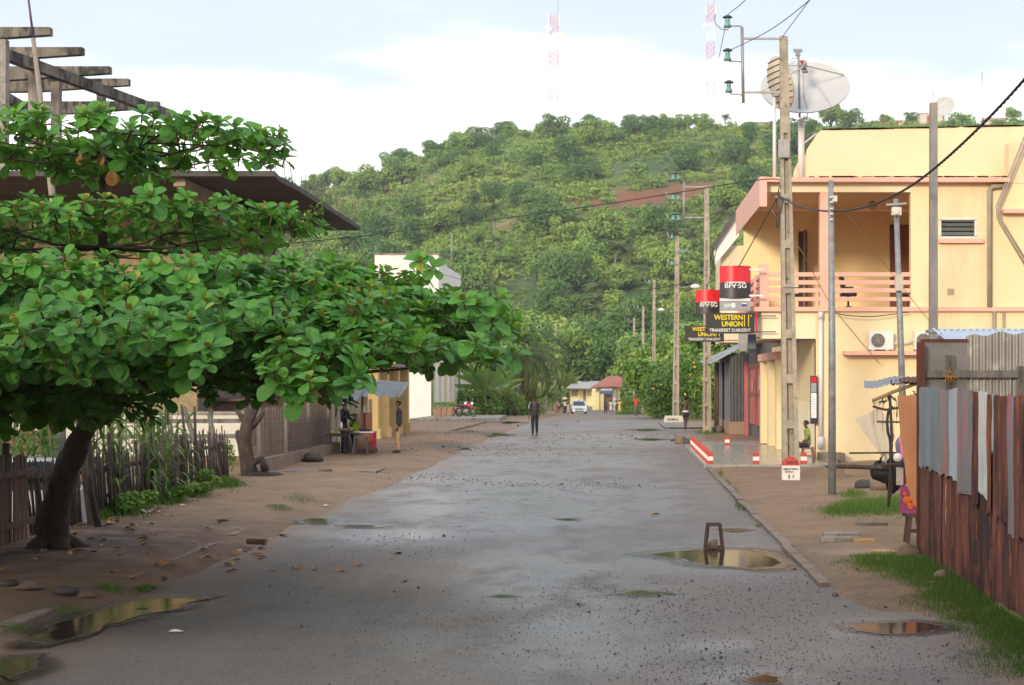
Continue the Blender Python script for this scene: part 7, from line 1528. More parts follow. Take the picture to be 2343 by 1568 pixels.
mb = MB(); mb.poly([P(903, 914, 47.3), P(917, 908, 47.3), P(918, 916, 47.3)], (0, .03, 0)); solo('black_flap', mb, BLK, 'black torn corner flap of the right hand awning', 'flap')
t = thing('back_shack', 'row of dark weathered boards behind the street stall', 'fence', P(800, 1000, 52)); mb = MB(); x = X_(738, 51)
while x < X_(848, 51): wd = ru(.08, .22); mb.bb(x, x+wd-.02, 51, 51.03, -.1, Z_(ru(905, 935), 51)); x += wd+ru(0, .06)
part('board', mb, WOODG, t)

# ================================================================== VEHICLES
def wheel(t, c, r_, w_, name='wheel'):
    c = Vector(c); o = part(name, MB().lathe(c, [(r_*.62, -w_/2), (r_, -w_*.42), (r_, w_*.42), (r_*.62, w_/2)], 20, axis='X'), M('tyre_rubber', (.02, .02, .02), None, 5, .8, .2), t)
    part('rim', MB().lathe(c, [(r_*.60, -w_*.40), (r_*.60, w_*.40)], 16, axis='X'), STEEL, o); return o
def car(label, loc, rz, lamp=True):
    t = thing('parked_car' if not lamp else 'white_car', label, 'car', (0, 0, 0)); CW_ = M('white_car_paint', (.74, .76, .80), None, 2, .25, 0); GL = M('car_glass', (.03, .05, .07), None, 3, .08, 0)
    L_, W2 = 3.7, .80
    prof = [(-1.85, .28), (-1.88, .52), (-1.80, .70), (-1.0, .86), (1.75, .90), (1.84, .6), (1.82, .28)]; n_ = len(prof)
    mb = MB(); vs = []
    for sx_, k in ((-1, 1), (1, 1)): vs += [Vector((sx_*W2*(.94 if z < .4 else 1), y, z)) for y, z in prof]
    mb.add(vs, [tuple(range(n_)), tuple(reversed(range(n_, 2*n_)))]+[(i, (i+1) % n_, (i+1) % n_+n_, i+n_) for i in range(n_)]); body = part('body', mb, CW_, t)
    cabp = [(-1.0, .865), (-.42, 1.40), (1.25, 1.42), (1.70, .902)]; mb = MB(); vs = [Vector((sx_*(W2*.98 if z < 1 else W2*.80), y, z)) for sx_ in (-1, 1) for y, z in cabp]; mb.add(vs, [(0, 1, 2, 3), (7, 6, 5, 4), (0, 4, 5, 1), (1, 5, 6, 2), (2, 6, 7, 3)]); part('cabin', mb, CW_, t)
    mb = MB(); a, b_, c_, d_ = vs[0], vs[4], vs[5], vs[1]; nrm = (b_-a).cross(d_-a).normalized(); nrm = nrm if nrm.y < 0 else -nrm; mid = (a+b_+c_+d_)/4; mb.add([mid+(p_-mid)*.88+nrm*.012 for p_ in (a, b_, c_, d_)], [(0, 1, 2, 3)]); part('windscreen', mb, GL, t)
    for sg in (-1, 1):
        mb = MB(); ps = [Vector((sg*(W2*.98-.0), -.75, .90)), Vector((sg*(W2*.81), -.33, 1.36)), Vector((sg*(W2*.81), 1.15, 1.37)), Vector((sg*W2*.98, 1.45, .93))]; mb.add([p_+Vector((sg*.012, 0, 0)) for p_ in ps], [(0, 1, 2, 3)]); part('side_window', mb, GL, t)
        em = M('headlamp_glass', (.55, .56, .55), None, 3, .15, 0)
        hl = part('headlight', MB().ball((sg*.60, -1.83, .60), (.16, .06, .09), 12, 8), em, t)
        part('mirror', MB().box((sg*.90, -.75, .95), (.14, .08, .12)), BLK, t)
    if lamp:
        b2 = NB('lit_orange_lamp'); b2.base((.9, .4, .05)); b2.b.inputs['Emission Color'].default_value = (1, .33, .03, 1); b2.b.inputs['Emission Strength'].default_value = 6
        part('lit_fog_lamp', MB().ball((-.62, -1.88, .38), (.09, .05, .09), 12, 8), b2.m, t)
    part('grille', MB().bb(-.45, .45, -1.885, -1.86, .50, .62), BLK, t); part('bumper', MB().bb(-.78, .78, -1.92, -1.80, .28, .46), CW_, t); part('lower_grille', MB().bb(-.5, .5, -1.93, -1.921, .30, .38), BLK, t); part('roof_sign', MB().bb(-.12, .12, .1, .3, 1.41, 1.50), M('brownish_sign', (.3, .12, .06), None, 3, .5, 0), t)
    for sx_ in (-.74, .74):
        for y in (-1.15, 1.15): wheel(t, (sx_, y, .29), .29, .2)
    t.location = loc; t.rotation_euler = (0, 0, rz); return t
car('white car driving toward the viewer with one orange lamp lit', G(1324, 947), R(3))
g = G(10, 1160); car('white pickup cab half hidden behind the board fence at the left edge', (X_(-75, 24.5), 24.5, -.28), R(-60), False)
def motorbike(label, loc, rz, col_):
    t = thing('motorbike', label, 'motorcycle', (0, 0, 0)); TY = M('tyre_rubber', 0); CH = M('chrome', (.5, .5, .5), None, 3, .25, 0, metal=.9)
    for y, nm in ((-.62, 'wheel'), (.62, 'wheel')):
        pts = [(0, y+.27*math.cos(a*math.pi/12), .30+.27*math.sin(a*math.pi/12)) for a in range(25)]; o = part(nm, MB().tube(pts, .04, 6, cap=False), TY, t)
        mb = MB(); [mb.bar((0, y, .3), (0, y+.26*math.cos(a*.785), .3+.26*math.sin(a*.785)), .008) for a in range(8)]; part('spoke', mb, CH, o)
    part('engine', MB().ball((0, .02, .38), (.13, .2, .15), 10, 8, jit=.3), STEEL, t); part('tank', MB().ball((0, -.18, .76), (.13, .27, .13), 12, 8), col_, t); part('seat', MB().poly([(-.12, .05, .74), (-.12, .6, .78), (-.12, .72, .86), (-.12, .7, .76), (-.12, .1, .66)], (.24, 0, 0)), BLK, t)
    part('fork', MB().bar((-.07, -.62, .30), (-.07, -.42, .85), .035).bar((.07, -.62, .30), (.07, -.42, .85), .035), CH, t); part('handlebar', MB().tube([(-.34, -.28, 1.0), (-.12, -.42, .98), (.12, -.42, .98), (.34, -.28, 1.0)], .015, 6), CH, t)
    part('headlight', MB().ball((0, -.52, .88), (.10, .09, .10), 12, 8), SWH, t); part('exhaust', MB().tube([(.12, .0, .28), (.14, .3, .26), (.15, .72, .36)], .035, 8), CH, t); part('mudguard', MB().tube([(0, -.62+.33*math.cos(a), .30+.33*math.sin(a)) for a in (.4, .9, 1.4, 1.9, 2.4)], .035, 6), col_, t); part('rear_mudguard', MB().tube([(0, .62+.33*math.cos(a), .30+.33*math.sin(a)) for a in (.2, .7, 1.2, 1.7, 2.2)], .04, 6), col_, t)
    part('mirror', MB().ball((.28, -.36, 1.16), (.06, .02, .045), 8, 6).tube([(.28, -.36, 1.12), (.24, -.34, 1.0)], .008, 4), CH, t); t.location = loc; t.rotation_euler = (0, 0, rz); return t
Ym = 100.5; motorbike('red motorbike standing on the platform past the planters', (X_(1066, Ym), Ym, gz(Ym)+.2), R(55), M('motorbike_red', (.50, .015, .03), None, 3, .25, 0)); motorbike('dark motorbike standing just behind the red one', (X_(1050, 103), 103, gz(103)+.2), R(62), M('motorbike_black', (.02, .03, .035), None, 3, .3, 0))

# ================================================================== FAR HOUSES, HUT AND TREES BY THE ROAD
Y = 232; zf = gz(Y); t = thing('yellow_house', 'low yellow house with pale tin roof and veranda post ending the street', 'house', (X_(1340, Y), Y, zf)); YW_ = M('lemon_wall', (.86, .76, .42), (.82, .70, .36), .6, .85, .05)
part('wall', MB().bb(X_(1304, Y), X_(1375, Y), Y, Y+8, zf-.3, Z_(888, Y)), YW_, t); m_ = MB(); m_.poly([P(1290, 889, Y-1.5), P(1382, 889, Y-1.5), P(1370, 872, Y+4), P(1318, 872, Y+4)], (0, .1, -.12)); m_.poly([P(1290, 889, Y-1.5), P(1290, 889, Y-1.5)+Vector((0, 8, 0)), P(1318, 872, Y+4)], (0, .1, -.1)); part('roof', m_, M('pale_tin_roof', (.50, .47, .44), (.42, .38, .35), .8, .6, .1), t)
w_ = part('window', MB().bb(X_(1307, Y), X_(1321, Y), Y-.03, Y+.02, Z_(907, Y), Z_(892, Y)), M('grey_shutter', (.26, .24, .20), None, 3, .6, .1), t); part('window_frame', MB().bb(X_(1306, Y), X_(1322, Y), Y-.05, Y-.031, Z_(892.5, Y), Z_(891, Y)), YW_, w_)
part('door', MB().bb(X_(1334, Y), X_(1340, Y), Y-.03, Y+.02, zf, Z_(892, Y)), M('grey_shutter', 0), t); part('blue_poster', MB().bb(X_(1345, Y), X_(1352, Y), Y-.04, Y-.01, Z_(907, Y), Z_(893, Y)), M('blue_poster_print', (.22, .36, .45), (.65, .40, .05), 2, .6, 0), t)
part('veranda_post', MB().bb(X_(1292, Y), X_(1294, Y), Y-1.4, Y-1.2, Z_(905, Y), Z_(889, Y)), YW_, t); part('plinth', MB().bb(X_(1302, Y), X_(1378, Y), Y-.5, Y, zf-.3, zf+.55), M('grey_plinth', (.28, .24, .2), None, 2, .9, .2), t); part('wall_lamp', MB().ball(P(1323, 892, Y-.2), .14, 10, 8), M('warm_globe', (.8, .5, .1), None, 3, .4, 0), t)
Y = 222; t = thing('rusty_roof_house', 'house with steep rusty red roof right of the yellow house', 'house', (X_(1390, Y), Y, zf)); RR = M('rust_red_roof', (.34, .12, .085), (.25, .10, .075), .8, .8, .2, 8, stretch=(1, 1, .3))
m_ = MB(); m_.poly([P(1350, 888, Y-1), P(1388, 862, Y+3), P(1412, 859, Y+3), P(1424, 866, Y+1), P(1421, 887, Y-1), P(1395, 885, Y-1.5)], (0, .3, -.1)); part('roof', m_, RR, t); part('wall', MB().bb(X_(1354, Y), X_(1418, Y), Y+1, Y+6, gz(Y)-.3, Z_(884, Y)), YW_, t)
part('awning', MB().poly([P(1372, 893, Y-2), P(1398, 893, Y-2), P(1406, 884, Y), P(1384, 884, Y)], (0, 0, -.08)), M('pale_tin_roof', 0), t); part('blue_front', MB().bb(X_(1371, Y-2), X_(1399, Y-2), Y-2.1, Y-2.0, Z_(902, Y-2), Z_(894, Y-2)), M('blue_signboard', (.06, .10, .22), (.10, .13, .25), 2, .5, 0), t)
part('shop_wall', MB().bb(X_(1381, Y), X_(1400, Y), Y-.5, Y+.9, gz(Y)-.3, Z_(900, Y)), M('brown_shop_wall', (.25, .16, .10), None, 2, .8, .1), t); part('white_panel', MB().bb(X_(1402, Y), X_(1408, Y), Y-.5, Y-.4, gz(Y)-.2, Z_(894, Y)), SWH, t); part('awning_post', MB().bar((X_(1372, Y-2), Y-2, gz(Y)-.2), (X_(1372, Y-2), Y-2, Z_(893, Y)), .12), WOODD, t)
t = thing('road_end_wall', 'dark low garden wall and gate between the far houses and the hedge', 'wall', P(1430, 930, 215)); part('wall', MB().bb(X_(1408, 214), X_(1445, 214), 214, 214.4, gz(214)-.3, Z_(917, 214)), M('brown_fence_far', (.13, .10, .085), None, 2, .9, .1), t)
Y = 143; t = thing('thatched_hut', 'small hut with brown thatched roof behind the left hedge', 'hut', (X_(1150, Y), Y, gz(Y))); m_ = MB(); m_.poly([P(1108, 898, Y-1.5), P(1190, 900, Y-1.5), P(1191, 878, Y+1.2), P(1112, 878, Y+1.2)], (0, .25, -.2)); part('roof', m_, M('brown_thatch', (.17, .115, .09), (.09, .065, .055), 4, .95, .9, 8, stretch=(1, 1, .4)), t); part('wall', MB().bb(X_(1114, Y), X_(1186, Y), Y, Y+3, gz(Y)-.2, Z_(892, Y)), M('palm_leaf_wall', (.20, .15, .09), (.13, .095, .06), 3, .95, .5), t)
t = thing('grey_lane_fence', 'grey board fence along the lane right of the hedge near the pale person', 'fence', P(1245, 935, 178)); part('board', MB().bb(X_(1232, 178), X_(1250, 178), 178, 178.2, gz(178)-.2, Z_(900, 178)), WOODG, t)
# hedges left
for i, (px, Y, rx, h) in enumerate(((1062, 122, 2.0, 2.3), (1092, 124, 1.9, 2.6), (1120, 127, 1.8, 1.9), (1150, 130, 1.9, 2.1), (1180, 134, 1.9, 2.0), (1208, 140, 2.0, 2.2), (1216, 152, 1.4, 2.4), (1246, 232, 2.2, 3.0))):
    bl = [(ru(-.6, .6)*rx, ru(-.5, .5), ru(.15, .75)*h, rx*.55, .8, h*.38) for _ in range(7)]
    make_bush('hedge_bush', ['bright green vine covered bush nearest the motorbikes', 'tallest bush of the left hedge beside the fan palm', 'low bush of the left hedge beneath the left end of the thatched roof', 'bush of the left hedge below the middle of the thatched roof', 'bush of the left hedge below the right end of the thatched roof', 'bush of the left hedge past the thatched hut', 'bush at the far end of the left hedge before the grey boards', 'green bush by the lane left of the people near the white car'][i], bl, 1700, .13, LIME if i % 2 == 0 else BUSHM, 'bush', 'bushes along the left hedge', loc=(X_(px, Y), Y, gz(Y)-.1))
# right hedge and shrubs with flowers
HEDGE = leaf_mat('hedge_leaf', (.045, .13, .02), (.085, .20, .025), (.20, .27, .04), .2, .5)
for i, (px, Y, rx, h, m_) in enumerate(((1515, 128, 2.0, 3.6, BUSHM), (1498, 112, 1.5, 3.3, BROAD), (1524, 108, 2.0, 3.9, HEDGE), (1550, 106, 2.5, 4.3, BROAD), (1590, 104, 2.5, 4.6, HEDGE), (1632, 103, 2.5, 4.3, BROAD), (1672, 101, 2.5, 4.2, LIME), (1715, 100, 2.6, 4.4, BUSHM), (1440, 200, 2.0, 2.0, LIME))):
    bl = [(ru(-.6, .6)*rx, ru(-.5, .5), ru(.12, .8)*h, rx*ru(.4, .6), 1.0, h*.3) for _ in range(11)]
    make_bush('garden_shrub', ['first garden shrub of the right hedge beside the man in red', 'second garden shrub of the right hedge under the small broad leaved tree', 'third garden shrub of the right hedge behind the name block', 'fourth garden shrub of the right hedge behind the bare backed walker', 'tall bright shrub of the right hedge just left of the second concrete pole', 'shrub with yellow flowers seen between the kiosk posts', 'shrub seen behind the kiosk roof posts', 'shrub hidden mostly behind the grey kiosk', 'small yellowish shrub behind the woman in the yellow dress'][i], bl, 5200, .095, m_, 'shrub', 'garden shrubs on the right', loc=(X_(px, Y), Y, gz(Y)-.1))
    if i in (3, 4, 5, 6):
        sh_ = [o2 for o2 in col.objects if o2.name.startswith('garden_shrub') and abs(o2.location.x-X_(px, Y)) < .01][0]
        for _ in range((0, 0, 0, 3, 5, 16, 14)[i]): part('flower', MB().ball((X_(px, Y)+ru(-2, 2), Y-1.25+ru(-.3, .1), ru(1.2, 4.0)), ru(.05, .09), 6, 4), M('yellow_flower', (.75, .50, .03), None, 3, .7, 0), sh_)
GS = make_bush('roadside_grass_bank', 'low green grassy bank beside the man in red', [(ru(-.7, .7), ru(-1, 1), .05, .8, .8, .35) for _ in range(6)], 2200, .08, LIME, 'grass bank', loc=(X_(1437, 150), 150, gz(150)))
# almond tree on the right and trees further off
def midtree(px, Y, H_, R_, nm, label, m_, nl=4200, ls=.24, lean=0, trunk=.22, h0=.4, cat='tree', group=None):
    t = make_tree(nm, label, cat, R_, H_*h0, H_, 17, nl, ls, m_, group, trunk, lean=lean); t.location = (X_(px, Y), Y, gz(Y)-.1); return t
midtree(1496, 110, 4.1, 2.0, 'broad_leaved_tree', 'small broad leaved tree rising over the right hedge beside the thin trunk', ALMOND if 0 else LIME, 2600, .20, .3, .10, .5)
specs = [(1590, 128, 7.0, 3.2, BUSHM, 'leafy tree behind the nearer concrete poles and the kiosk'), (1640, 122, 7.5, 3.6, BUSHM, 'green tree just left of the bank signs above the kiosk'), (1545, 150, 8.0, 3.6, BUSHM, 'airy tree behind the third concrete pole'), (1500, 165, 7.8, 3.8, BUSHM, 'rounded tree behind the second row of poles'), (1500, 185, 9.5, 4.6, BROAD, 'dark tree left of the slim poles at the street end'), (1462, 240, 11.5, 5.0, BUSHM, 'dark green tree above the rusty roof house'), (1385, 250, 13, 6.0, BROAD, 'big dark tree behind the rusty roof house'), (1330, 255, 14, 6.0, BUSHM, 'tall tree with bare lower trunk behind the yellow house'), (1240, 245, 13, 6.0, BROAD, 'dark tree left of the banana plants at the street end'), (1205, 220, 12, 5.0, BUSHM, 'bushy tree above the drooping coconut palm'), (1170, 190, 11, 4.5, BROAD, 'dark green tree behind the tip of the large tree'), (1120, 175, 12, 5, BUSHM, 'tree behind the white building and fan palm'), (1070, 150, 8, 4, BUSHM, 'small tree beside the small white block'), (1365, 258, 12, 5.0, LIME, 'light green tree right of the one behind the yellow house'), (1280, 262, 11, 5, BUSHM, 'tree behind the lone pale pole')]
for px, Y, H_, R_, m_, l_ in specs: midtree(px, Y, H_, R_, 'roadside_tree', l_, m_, 4200, .30 if Y > 180 else .24)
def at(o, px, Y, rz=0, z=0): o.location = (X_(px, Y), Y, gz(Y)+z); o.rotation_euler = (0, 0, rz); return o
at(make_palm('coconut_palm', 'large drooping coconut palm with brown hanging fronds left of the street', 5.6, 28, 5.8, 2.4, lean=.4, leaf=1.15, down=1.3, tr=.2, brown=7), 1192, 138, .4)
at(make_palm('coconut_palm', 'smaller drooping palm behind the lane left of the yellow house', 2.2, 18, 3.6, 2.0, lean=.2, leaf=.8, down=1.0, tr=.15), 1250, 212, 1.4)
at(make_banana('fan_palm', 'fan shaped traveller palm with upright leaves next to the white building', 2.2, 15, 3.4, .20, fan=(0.0, R(156)), cat='palm tree'), 1108, 122, R(15))
at(make_banana('banana_plant', 'tall banana plant in front of the dark tree left of the yellow house', 3.2, 12, 4.2, .55), 1292, 226, .5)
at(make_banana('banana_plant', 'banana plant with wide leaves right of the lone pale pole', 2.6, 10, 3.8, .55), 1308, 236, 1.9)
at(make_banana('banana_plant', 'low banana plant at the foot of the drooping coconut palm', 1.2, 9, 2.8, .42), 1150, 128, .9)
# houses on the hill
def hillhouse(px, py, w_, h_, name, label, wall_c, roof_c, roofh=.9, t_=None):
    p = hill(px, tfor(px, py) if t_ is None else t_); s = F/p.y; w2 = w_/s; hh = h_/s; z0 = p.z-.8; t = thing(name, label, 'house', (p.x, p.y, z0)); part('wall', MB().bb(p.x-w2/2, p.x+w2/2, p.y-2, p.y+3, z0-2, z0+hh+.8), wall_c, t)
    part('roof', MB().poly([(p.x-w2/2-.4, p.y-2.6, z0+hh+.8), (p.x-w2/2-.4, p.y+.6, z0+hh+.8+roofh), (p.x-w2/2-.4, p.y+3.6, z0+hh+.8)], (w2+.8, 0, 0)), roof_c, t)
    part('door', MB().bb(p.x-w2*.2, p.x-w2*.2+min(1, w2*.3), p.y-2.05, p.y-2.0, z0+.6, z0+hh*.8+.8), M('red_door', (.40, .09, .04), None, 3, .6, 0), t); part('window', MB().bb(p.x+w2*.12, p.x+w2*.12+min(1, w2*.25), p.y-2.05, p.y-2.0, z0+hh*.4+.8, z0+hh*.8+.8), M('red_shutter', (.38, .12, .08), None, 3, .6, 0), t)
TINB = M('blue_grey_tin', (.30, .33, .38), None, 3, .5, .05); WOODH = M('hut_boards', (.26, .15, .10), None, 3, .8, .1)
hillhouse(935, 530, 36, 8, 'hillside_hut', 'tiny hut with blue grey tin roof low on the left of the hill', WOODH, TINB, .5); hillhouse(870, 428, 34, 8, 'ruined_shed', 'half ruined brown shed high on the left of the hill', M('ruin_brown', (.24, .17, .12), None, 2, .9, .3), WOODG, .3)
hillhouse(1425, 690, 34, 5, 'hillside_hut', 'small tin roofed hut in the trees above the hill foot left of the poles', WOODH, TINB, .5); hillhouse(1500, 680, 30, 5, 'hillside_hut', 'small tin roofed hut near the lamp head behind the concrete poles', WOODH, TINB, .5)
hillhouse(1738, 300, 70, 12, 'ridge_shed', 'long low pale shed on the ridge left of the big pole', M('pale_shed', (.42, .38, .32), (.3, .26, .22), .5, .8, .1), M('dull_brown_roof', (.20, .15, .14), None, 2, .8, .1), .5, .995)
hillhouse(2128, 285, 52, 26, 'ridge_house', 'pale two storey house with red shutters on the ridge', M('pale_pink_wall', (.66, .56, .46), None, 2, .8, .05), M('pale_flat_roof', (.45, .40, .36), None, 2, .8, .1), .15, .99)
hillhouse(2012, 282, 34, 8, 'ridge_house', 'small house with dull red roof on the ridge beside the small tree', M('pale_pink_wall', 0), M('dull_red_roof', (.30, .10, .08), None, 2, .8, .1), .9, .99); hillhouse(2052, 282, 22, 9, 'ridge_house', 'little cream house between two ridge trees', CREAM, CONC, .2, 1.0); hillhouse(2275, 278, 50, 6, 'ridge_house', 'wide gabled cream house at the right end of the ridge', CREAM, M('beige_roof', (.42, .32, .22), None, 2, .8, .1), 1.4, 1.0)
Yc = 540; cs = P(2160, 243, Yc); t = thing('ridge_dish_antenna', 'large pale round dish antenna on the ridge behind the timber pole', 'satellite dish', cs-Vector((0, 0, 8))); mb = MB(); dish(cs.x, cs.y, cs.z, 24/(F/Yc), 1.0, (-.3, -.9, .25), mb, 24, 5); part('reflector', mb, DISH, t); mb = MB(); mb.tube([cs-Vector((0, -1.3, 9)), cs+Vector((0, 1.3, 0))], .35, 8); part('mast', mb, STEEL, t)
mb = MB(); a = P(2135, 270, 520); mb.tube([a-Vector((0, 0, 3)), P(2135, 208, 520)], .12, 5); mb.bar(P(2130, 218, 520), P(2140, 218, 520), .12); solo('ridge_aerial', mb, STEEL, 'thin tall aerial on the ridge above the timber pole', 'antenna'); mb = MB(); a = P(2246, 270, 540); mb.tube([a-Vector((0, 0, 4)), P(2246, 165, 540)], .14, 5); solo('ridge_aerial', mb, STEEL, 'very faint slim aerial on the ridge right of the dish antenna', 'antenna')
# flowering twig beside the canopy
t = thing('flowering_twig', 'thin twig with small pale blossoms and fern like leaves before the canopy', 'plant', P(690, 560, 20)); mb = MB(); mb.tube([P(640, 600, 20), P(675, 530, 20), P(700, 500, 20), P(735, 478, 20)], .008, 4); mb.tube([P(675, 530, 20), P(700, 505, 20), P(722, 505, 20)], .006, 4); part('stem', mb, BARK, t)
q_, ti = leafcloud([((px-690)*20/F, 0, -(py-560)*20/F, r_, r_, r_) for px, py, r_ in ((735, 476, .09), (718, 484, .09), (728, 498, .08), (700, 500, .06), (665, 540, .08))], 90, .028); o = bpy.data.objects.new('leaves', np_mesh('leaves', q_, 4, LIME, ti)); col.objects.link(o); o.parent = t
mb = MB(); [mb.ball(P(690+ru(-16, 14), 508+ru(-26, 24), 20), .013, 5, 4) for _ in range(46)]; part('blossom', mb, M('cream_blossom', (.62, .50, .36), None, 3, .8, 0), t)

# ================================================================== GRASS, LITTER, GRAVEL
def grass(name, pts_fn, n, h, m_=GRASSM, w_=.006):
    V = np.zeros((n, 3, 3)); 
    for i in range(n):
        x, y, k = pts_fn(); z = gheight(x, y) if not in_road(x, y) else gz(y); a = ru(0, 6.28); hh = h*k*ru(.4, 1.2); dx, dy = math.cos(a)*w_, math.sin(a)*w_; ox, oy = ru(-.5, .5)*hh, ru(-.5, .5)*hh
        V[i] = ((x-dx, y-dy, z-.02), (x+dx, y+dy, z-.02), (x+ox, y+oy, z+hh))
    o = bpy.data.objects.new(name, np_mesh(name, V.reshape(-1, 3), 3, m_, nr.rand(n))); col.objects.link(o); return setp(o, kind='stuff')
def poly_pts(blobs):
    wt = [b_[4] for b_ in blobs]
    def f():
        b_ = rnd.choices(blobs, wt)[0]
        u, v = max(-1.6, min(1.6, rnd.gauss(0, .55))), max(-1.6, min(1.6, rnd.gauss(0, .55)))
        g = G(b_[0]+b_[2]*u, b_[1]+b_[3]*v); return g.x, g.y, max(.25, 1.1-(u*u+v*v)*.8)
    return f
grass('grass', poly_pts([(1985, 1170, 100, 24, 3), (1930, 1178, 60, 15, 1), (2040, 1160, 50, 24, 1.5), (1950, 1140, 40, 8, .3)]), 9000, .14, w_=.007)
def band():
    while True:
        y = ru(12.2, 20.4); lo = 3.42+.38*noise.noise(Vector((0, y*.9, 5)))-.25*max(0, (14.8-y)/2)-(.35 if y > 18.6 else 0); x = ru(lo-.35, 3.98)
        k = (x-lo+.35)/(3.98-lo+.35)
        if rnd.random() < min(1, k*1.6)*(.45+.9*max(0, .5+noise.noise(Vector((x*3, y*2.2, 1))))): return x, y, .45+.9*k*(.6+.8*rnd.random())
grass('grass', band, 26000, .075, w_=.0045)
grass('kerb_grass', poly_pts([(1662, 1110, 12, 16, 1), (1690, 1155, 12, 18, 1), (1705, 1165, 12, 8, .6), (1648, 1085, 8, 10, .5), (1680, 1130, 14, 20, .6), (1735, 1205, 8, 5, .2)]), 1600, .07, w_=.006)
grass('kerb_grass', poly_pts([(690, 1150, 50, 10, 1), (640, 1172, 34, 8, 1), (250, 1352, 40, 10, .8), (160, 1400, 60, 12, .7), (30, 1440, 60, 14, .8), (330, 1345, 30, 4, .4)]), 3500, .05, w_=.005)
grass('verge_weeds', poly_pts([(300, 1185, 60, 12, 1), (380, 1160, 50, 10, 1), (440, 1140, 40, 8, 1), (520, 1120, 40, 10, 1), (230, 1195, 30, 8, .5), (1617, 990, 30, 5, .6), (1080, 995, 40, 3, .1), (1560, 962, 40, 2, .3)]), 5000, .20, w_=.012)
for px, py, w_, h_, l_ in ((325, 1180, .25, .32, 'leafy green weed at the foot of the stick fence by the coloured litter'), (275, 1190, .26, .36, 'leafy weed clump at the foot of the stick fence nearest the trunk'), (410, 1160, .2, .3, 'small leafy weed at the middle of the stick fence'), (485, 1130, .3, .42, 'round leafy weed near the end of the stick fence'), (520, 1095, .32, .85, 'tall leafy weed at the corner where the stick fence ends'), (455, 1150, .25, .3, 'little weed among litter by the stick fence')):
    g = G(px, py); make_bush('leafy_weed', l_, [(ru(-.2, .2), ru(-.2, .2), h_*ru(.2, .75), w_*.6, w_*.6, h_*.35) for _ in range(5)], 420, .045, LIME, 'weed', loc=(g.x, g.y, gheight(g.x, g.y)))
# fallen leaves, one by one
FL = [M('dry_leaf_orange', (.42, .19, .04), (.25, .10, .03), 20, .7, .3), M('dry_leaf_brown', (.20, .10, .045), (.12, .065, .03), 20, .8, .3), M('dry_leaf_tan', (.46, .30, .13), (.30, .18, .08), 20, .7, .3)]
Lm = []
for k in range(3):
    mb = MB(); Lf = obovate(); vs = []
    for sg in (0, -1, 1):
        for t0, w0 in Lf: vs.append(Vector((sg*w0*.13, (t0-.5)*.2, .02*math.sin(t0*4)+abs(sg)*w0*.07*(1+k*.5))))
    n_ = len(Lf); mb.add(vs, [(i, n_+i, n_+i+1, i+1) for i in range(n_-1)]+[(i, i+1, 2*n_+i+1, 2*n_+i) for i in range(n_-1)]); Lm.append(mesh_from('fallen_leaf', mb, FL[k]))
def fallen(px, py, label='dry fallen leaf lying on the dirt under the large tree', group='fallen leaves under the large tree', k=None, sc=1):
    g = G(px, py); k = rnd.randrange(3) if k is None else k; o = bpy.data.objects.new('fallen_leaf', Lm[k]); col.objects.link(o); o.location = (g.x, g.y, (gz(g.y)+.012) if in_road(g.x, g.y) else gheight(g.x, g.y)+.015); o.rotation_euler = (ru(-.12, .12), ru(-.12, .12), ru(0, 6.28)); k2 = sc*ru(.45, .95); o.scale = (k2*ru(.7, 1.1), k2, k2*.55); setp(o, label, 'leaf', group)
for _ in range(75): 
    px = rnd.gauss(270, 190); py = rnd.gauss(1255, 38)
    if 0 < px < 620 and 1190 < py < 1345: fallen(px, py)
for px, py, l_ in ((1130+45, 1333-5+5, ''), (530, 1308, ''), (625, 1306, ''), (677, 1302, ''), (718, 1304, ''), (780, 1308, ''), (820, 1295, ''), (922, 1333, ''), (652, 1228, ''), (595, 1275, ''), (545, 1262, ''), (905, 1268, '')):
    if px != 1175: fallen(px, py, 'curled orange leaf lying on the left side of the road', 'leaves lying on the road', 0, 1.15)
fallen(1327, 1385, 'single curled orange leaf in the middle of the near road', None, 0, 1.1); fallen(1500, 1179, 'small orange leaf on the wet road beyond the stool frame', None, 2, 1.1)
mb = MB(); g = G(352, 1190); [mb.box((g.x+ru(-.18, .18), g.y+ru(-.1, .1), gheight(g.x, g.y)+ru(.01, .05)), (ru(.05, .12), ru(.04, .09), .015), (ru(-.5, .5), ru(-.5, .5), ru(0, 3))) for _ in range(8)]; solo('crumpled_wrapper', mb, M('lilac_plastic', (.42, .30, .45), (.45, .16, .10), 16, .5, 0), 'crumpled lilac and red wrapper litter at the foot of the stick fence', 'litter')
for px, py, l_ in ((738, 1160-2, 'scrap of white paper on the sand by the old kerb'), (385, 1448, 'scrap of white paper on the near left road'), (408, 1170, 'yellow white scrap in the weeds of the stick fence')):
    g = G(px, py); mb = MB(); mb.sheet(lambda u, v: Vector((g.x+.12*u, g.y+.1*v, max(gz(g.y), gheight(g.x, g.y) if g.x < -5.4 else 0)+.012+(.008*math.sin(u*5)*v))), 4, 3); solo('paper_scrap', mb, SWH, l_, 'paper')
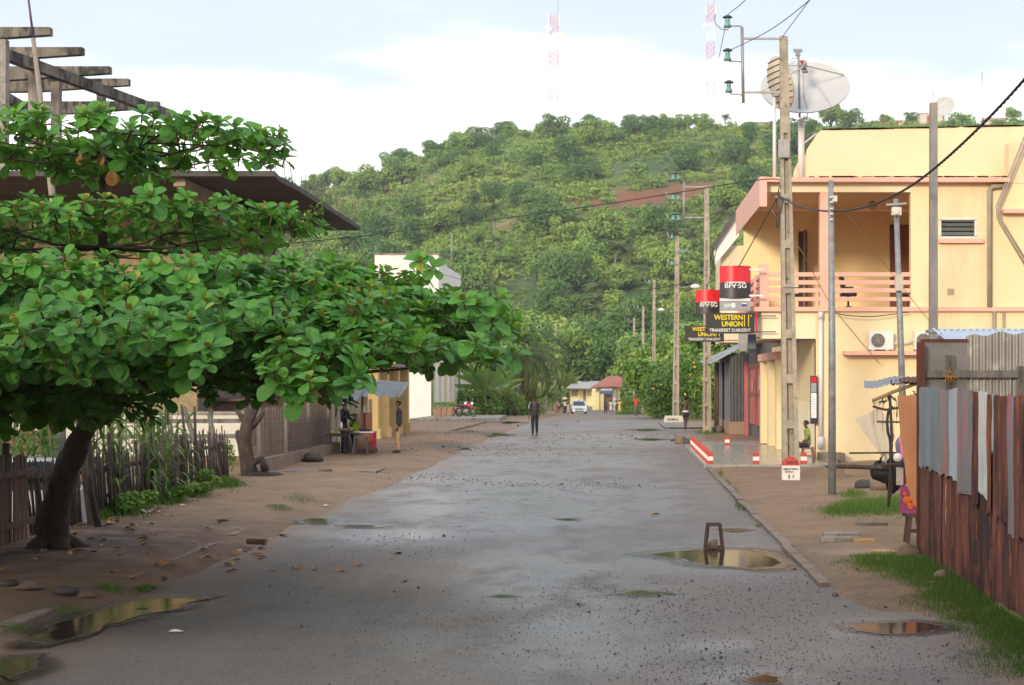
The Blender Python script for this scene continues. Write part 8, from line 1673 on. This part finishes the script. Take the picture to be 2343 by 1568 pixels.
# loose gravel
n_ = 3600; V = []; T_ = []
GB = [(1800, 1480, 420, 110, 6), (1500, 1380, 300, 60, 3), (960, 1250, 160, 40, .5), (1200, 1450, 500, 110, 2.5), (2200, 1530, 250, 60, 3), (1130, 1030, 350, 16, 1.8), (1250, 1000, 300, 7, 1.0), (1250, 1110, 200, 10, .8), (1000, 1095, 150, 10, .6), (1150, 975, 250, 5, .6), (700, 1420, 300, 90, 1), (1850, 1350, 200, 60, 1.5), (1650, 1540, 250, 50, 3)]
f = poly_pts([(a, b_, c_, d_, e_) for a, b_, c_, d_, e_ in GB]); TET = np.array([[0, 0, 1], [.94, 0, -.33], [-.47, .82, -.33], [-.47, -.82, -.33]])
for i in range(n_):
    x, y, k = f(); s = ru(.004, .0095)*(2.4 if rnd.random() < .02 else 1); s *= max(1, min(4.2, y/13)); r_ = Euler((ru(0, 6), ru(0, 6), ru(0, 6))).to_matrix(); z = gz(y)+.006 if in_road(x, y) else gheight(x, y)
    pts = [Vector((x, y, z+s*.3))+r_@Vector(q_)*s for q_ in TET]
    for a, b_, c_ in ((0, 1, 2), (0, 2, 3), (0, 3, 1), (1, 3, 2)): V += [pts[a], pts[b_], pts[c_]]
    T_ += [rnd.random()]*4
b = NB('loose_gravel_stone'); b.base(b.mix(b.ramp(attr(b, 'tint'), 0, 1), (.045, .040, .037), (.17, .145, .12))); b.rough(.8)
o = bpy.data.objects.new('gravel', np_mesh('gravel', np.array([tuple(v) for v in V]), 3, b.m, np.array(T_))); col.objects.link(o); setp(o, kind='stuff')

# unseen house block added behind the viewpoint to shade the near street
t = thing('shade_house', 'plain ochre house block added unseen behind the viewpoint to shade the near street', 'house', (0, -14, 0))
part('wall', MB().bb(-26, 24, -26, -14, -.1, 10.5), YEL_, t); part('roof', MB().poly([(-26.6, -13.4, 10.5), (-26.6, -20, 12.6), (-26.6, -26.6, 10.5)], (51.2, 0, 0)), M('dull_brown_roof', 0), t)
for i in range(8):
    for z in (1.2, 5.6): part('window', MB().bb(-22+i*6, -20.4+i*6, -14, -13.95, z, z+1.7), M('grey_shutter', 0), t)

# ================================================================== HAZE
hz = NB('thin_haze'); hz.t.nodes.remove(hz.b); pv = hz.n('ShaderNodeVolumePrincipled'); pv.inputs['Density'].default_value = .00019; pv.inputs['Color'].default_value = (.80, .88, 1, 1); pv.inputs['Anisotropy'].default_value = .2
hz.l(pv.outputs[0], hz.out.inputs['Volume'])
zmin = min(float(np.array([v.co.z for v in ho.data.vertices]).min()), -2.3)
mb = MB(); mb.bb(-1000, 1000, -90, 780, zmin-1.5, 185); solo('haze', mb, hz.m, kind='stuff', base=(0, 0, 0))
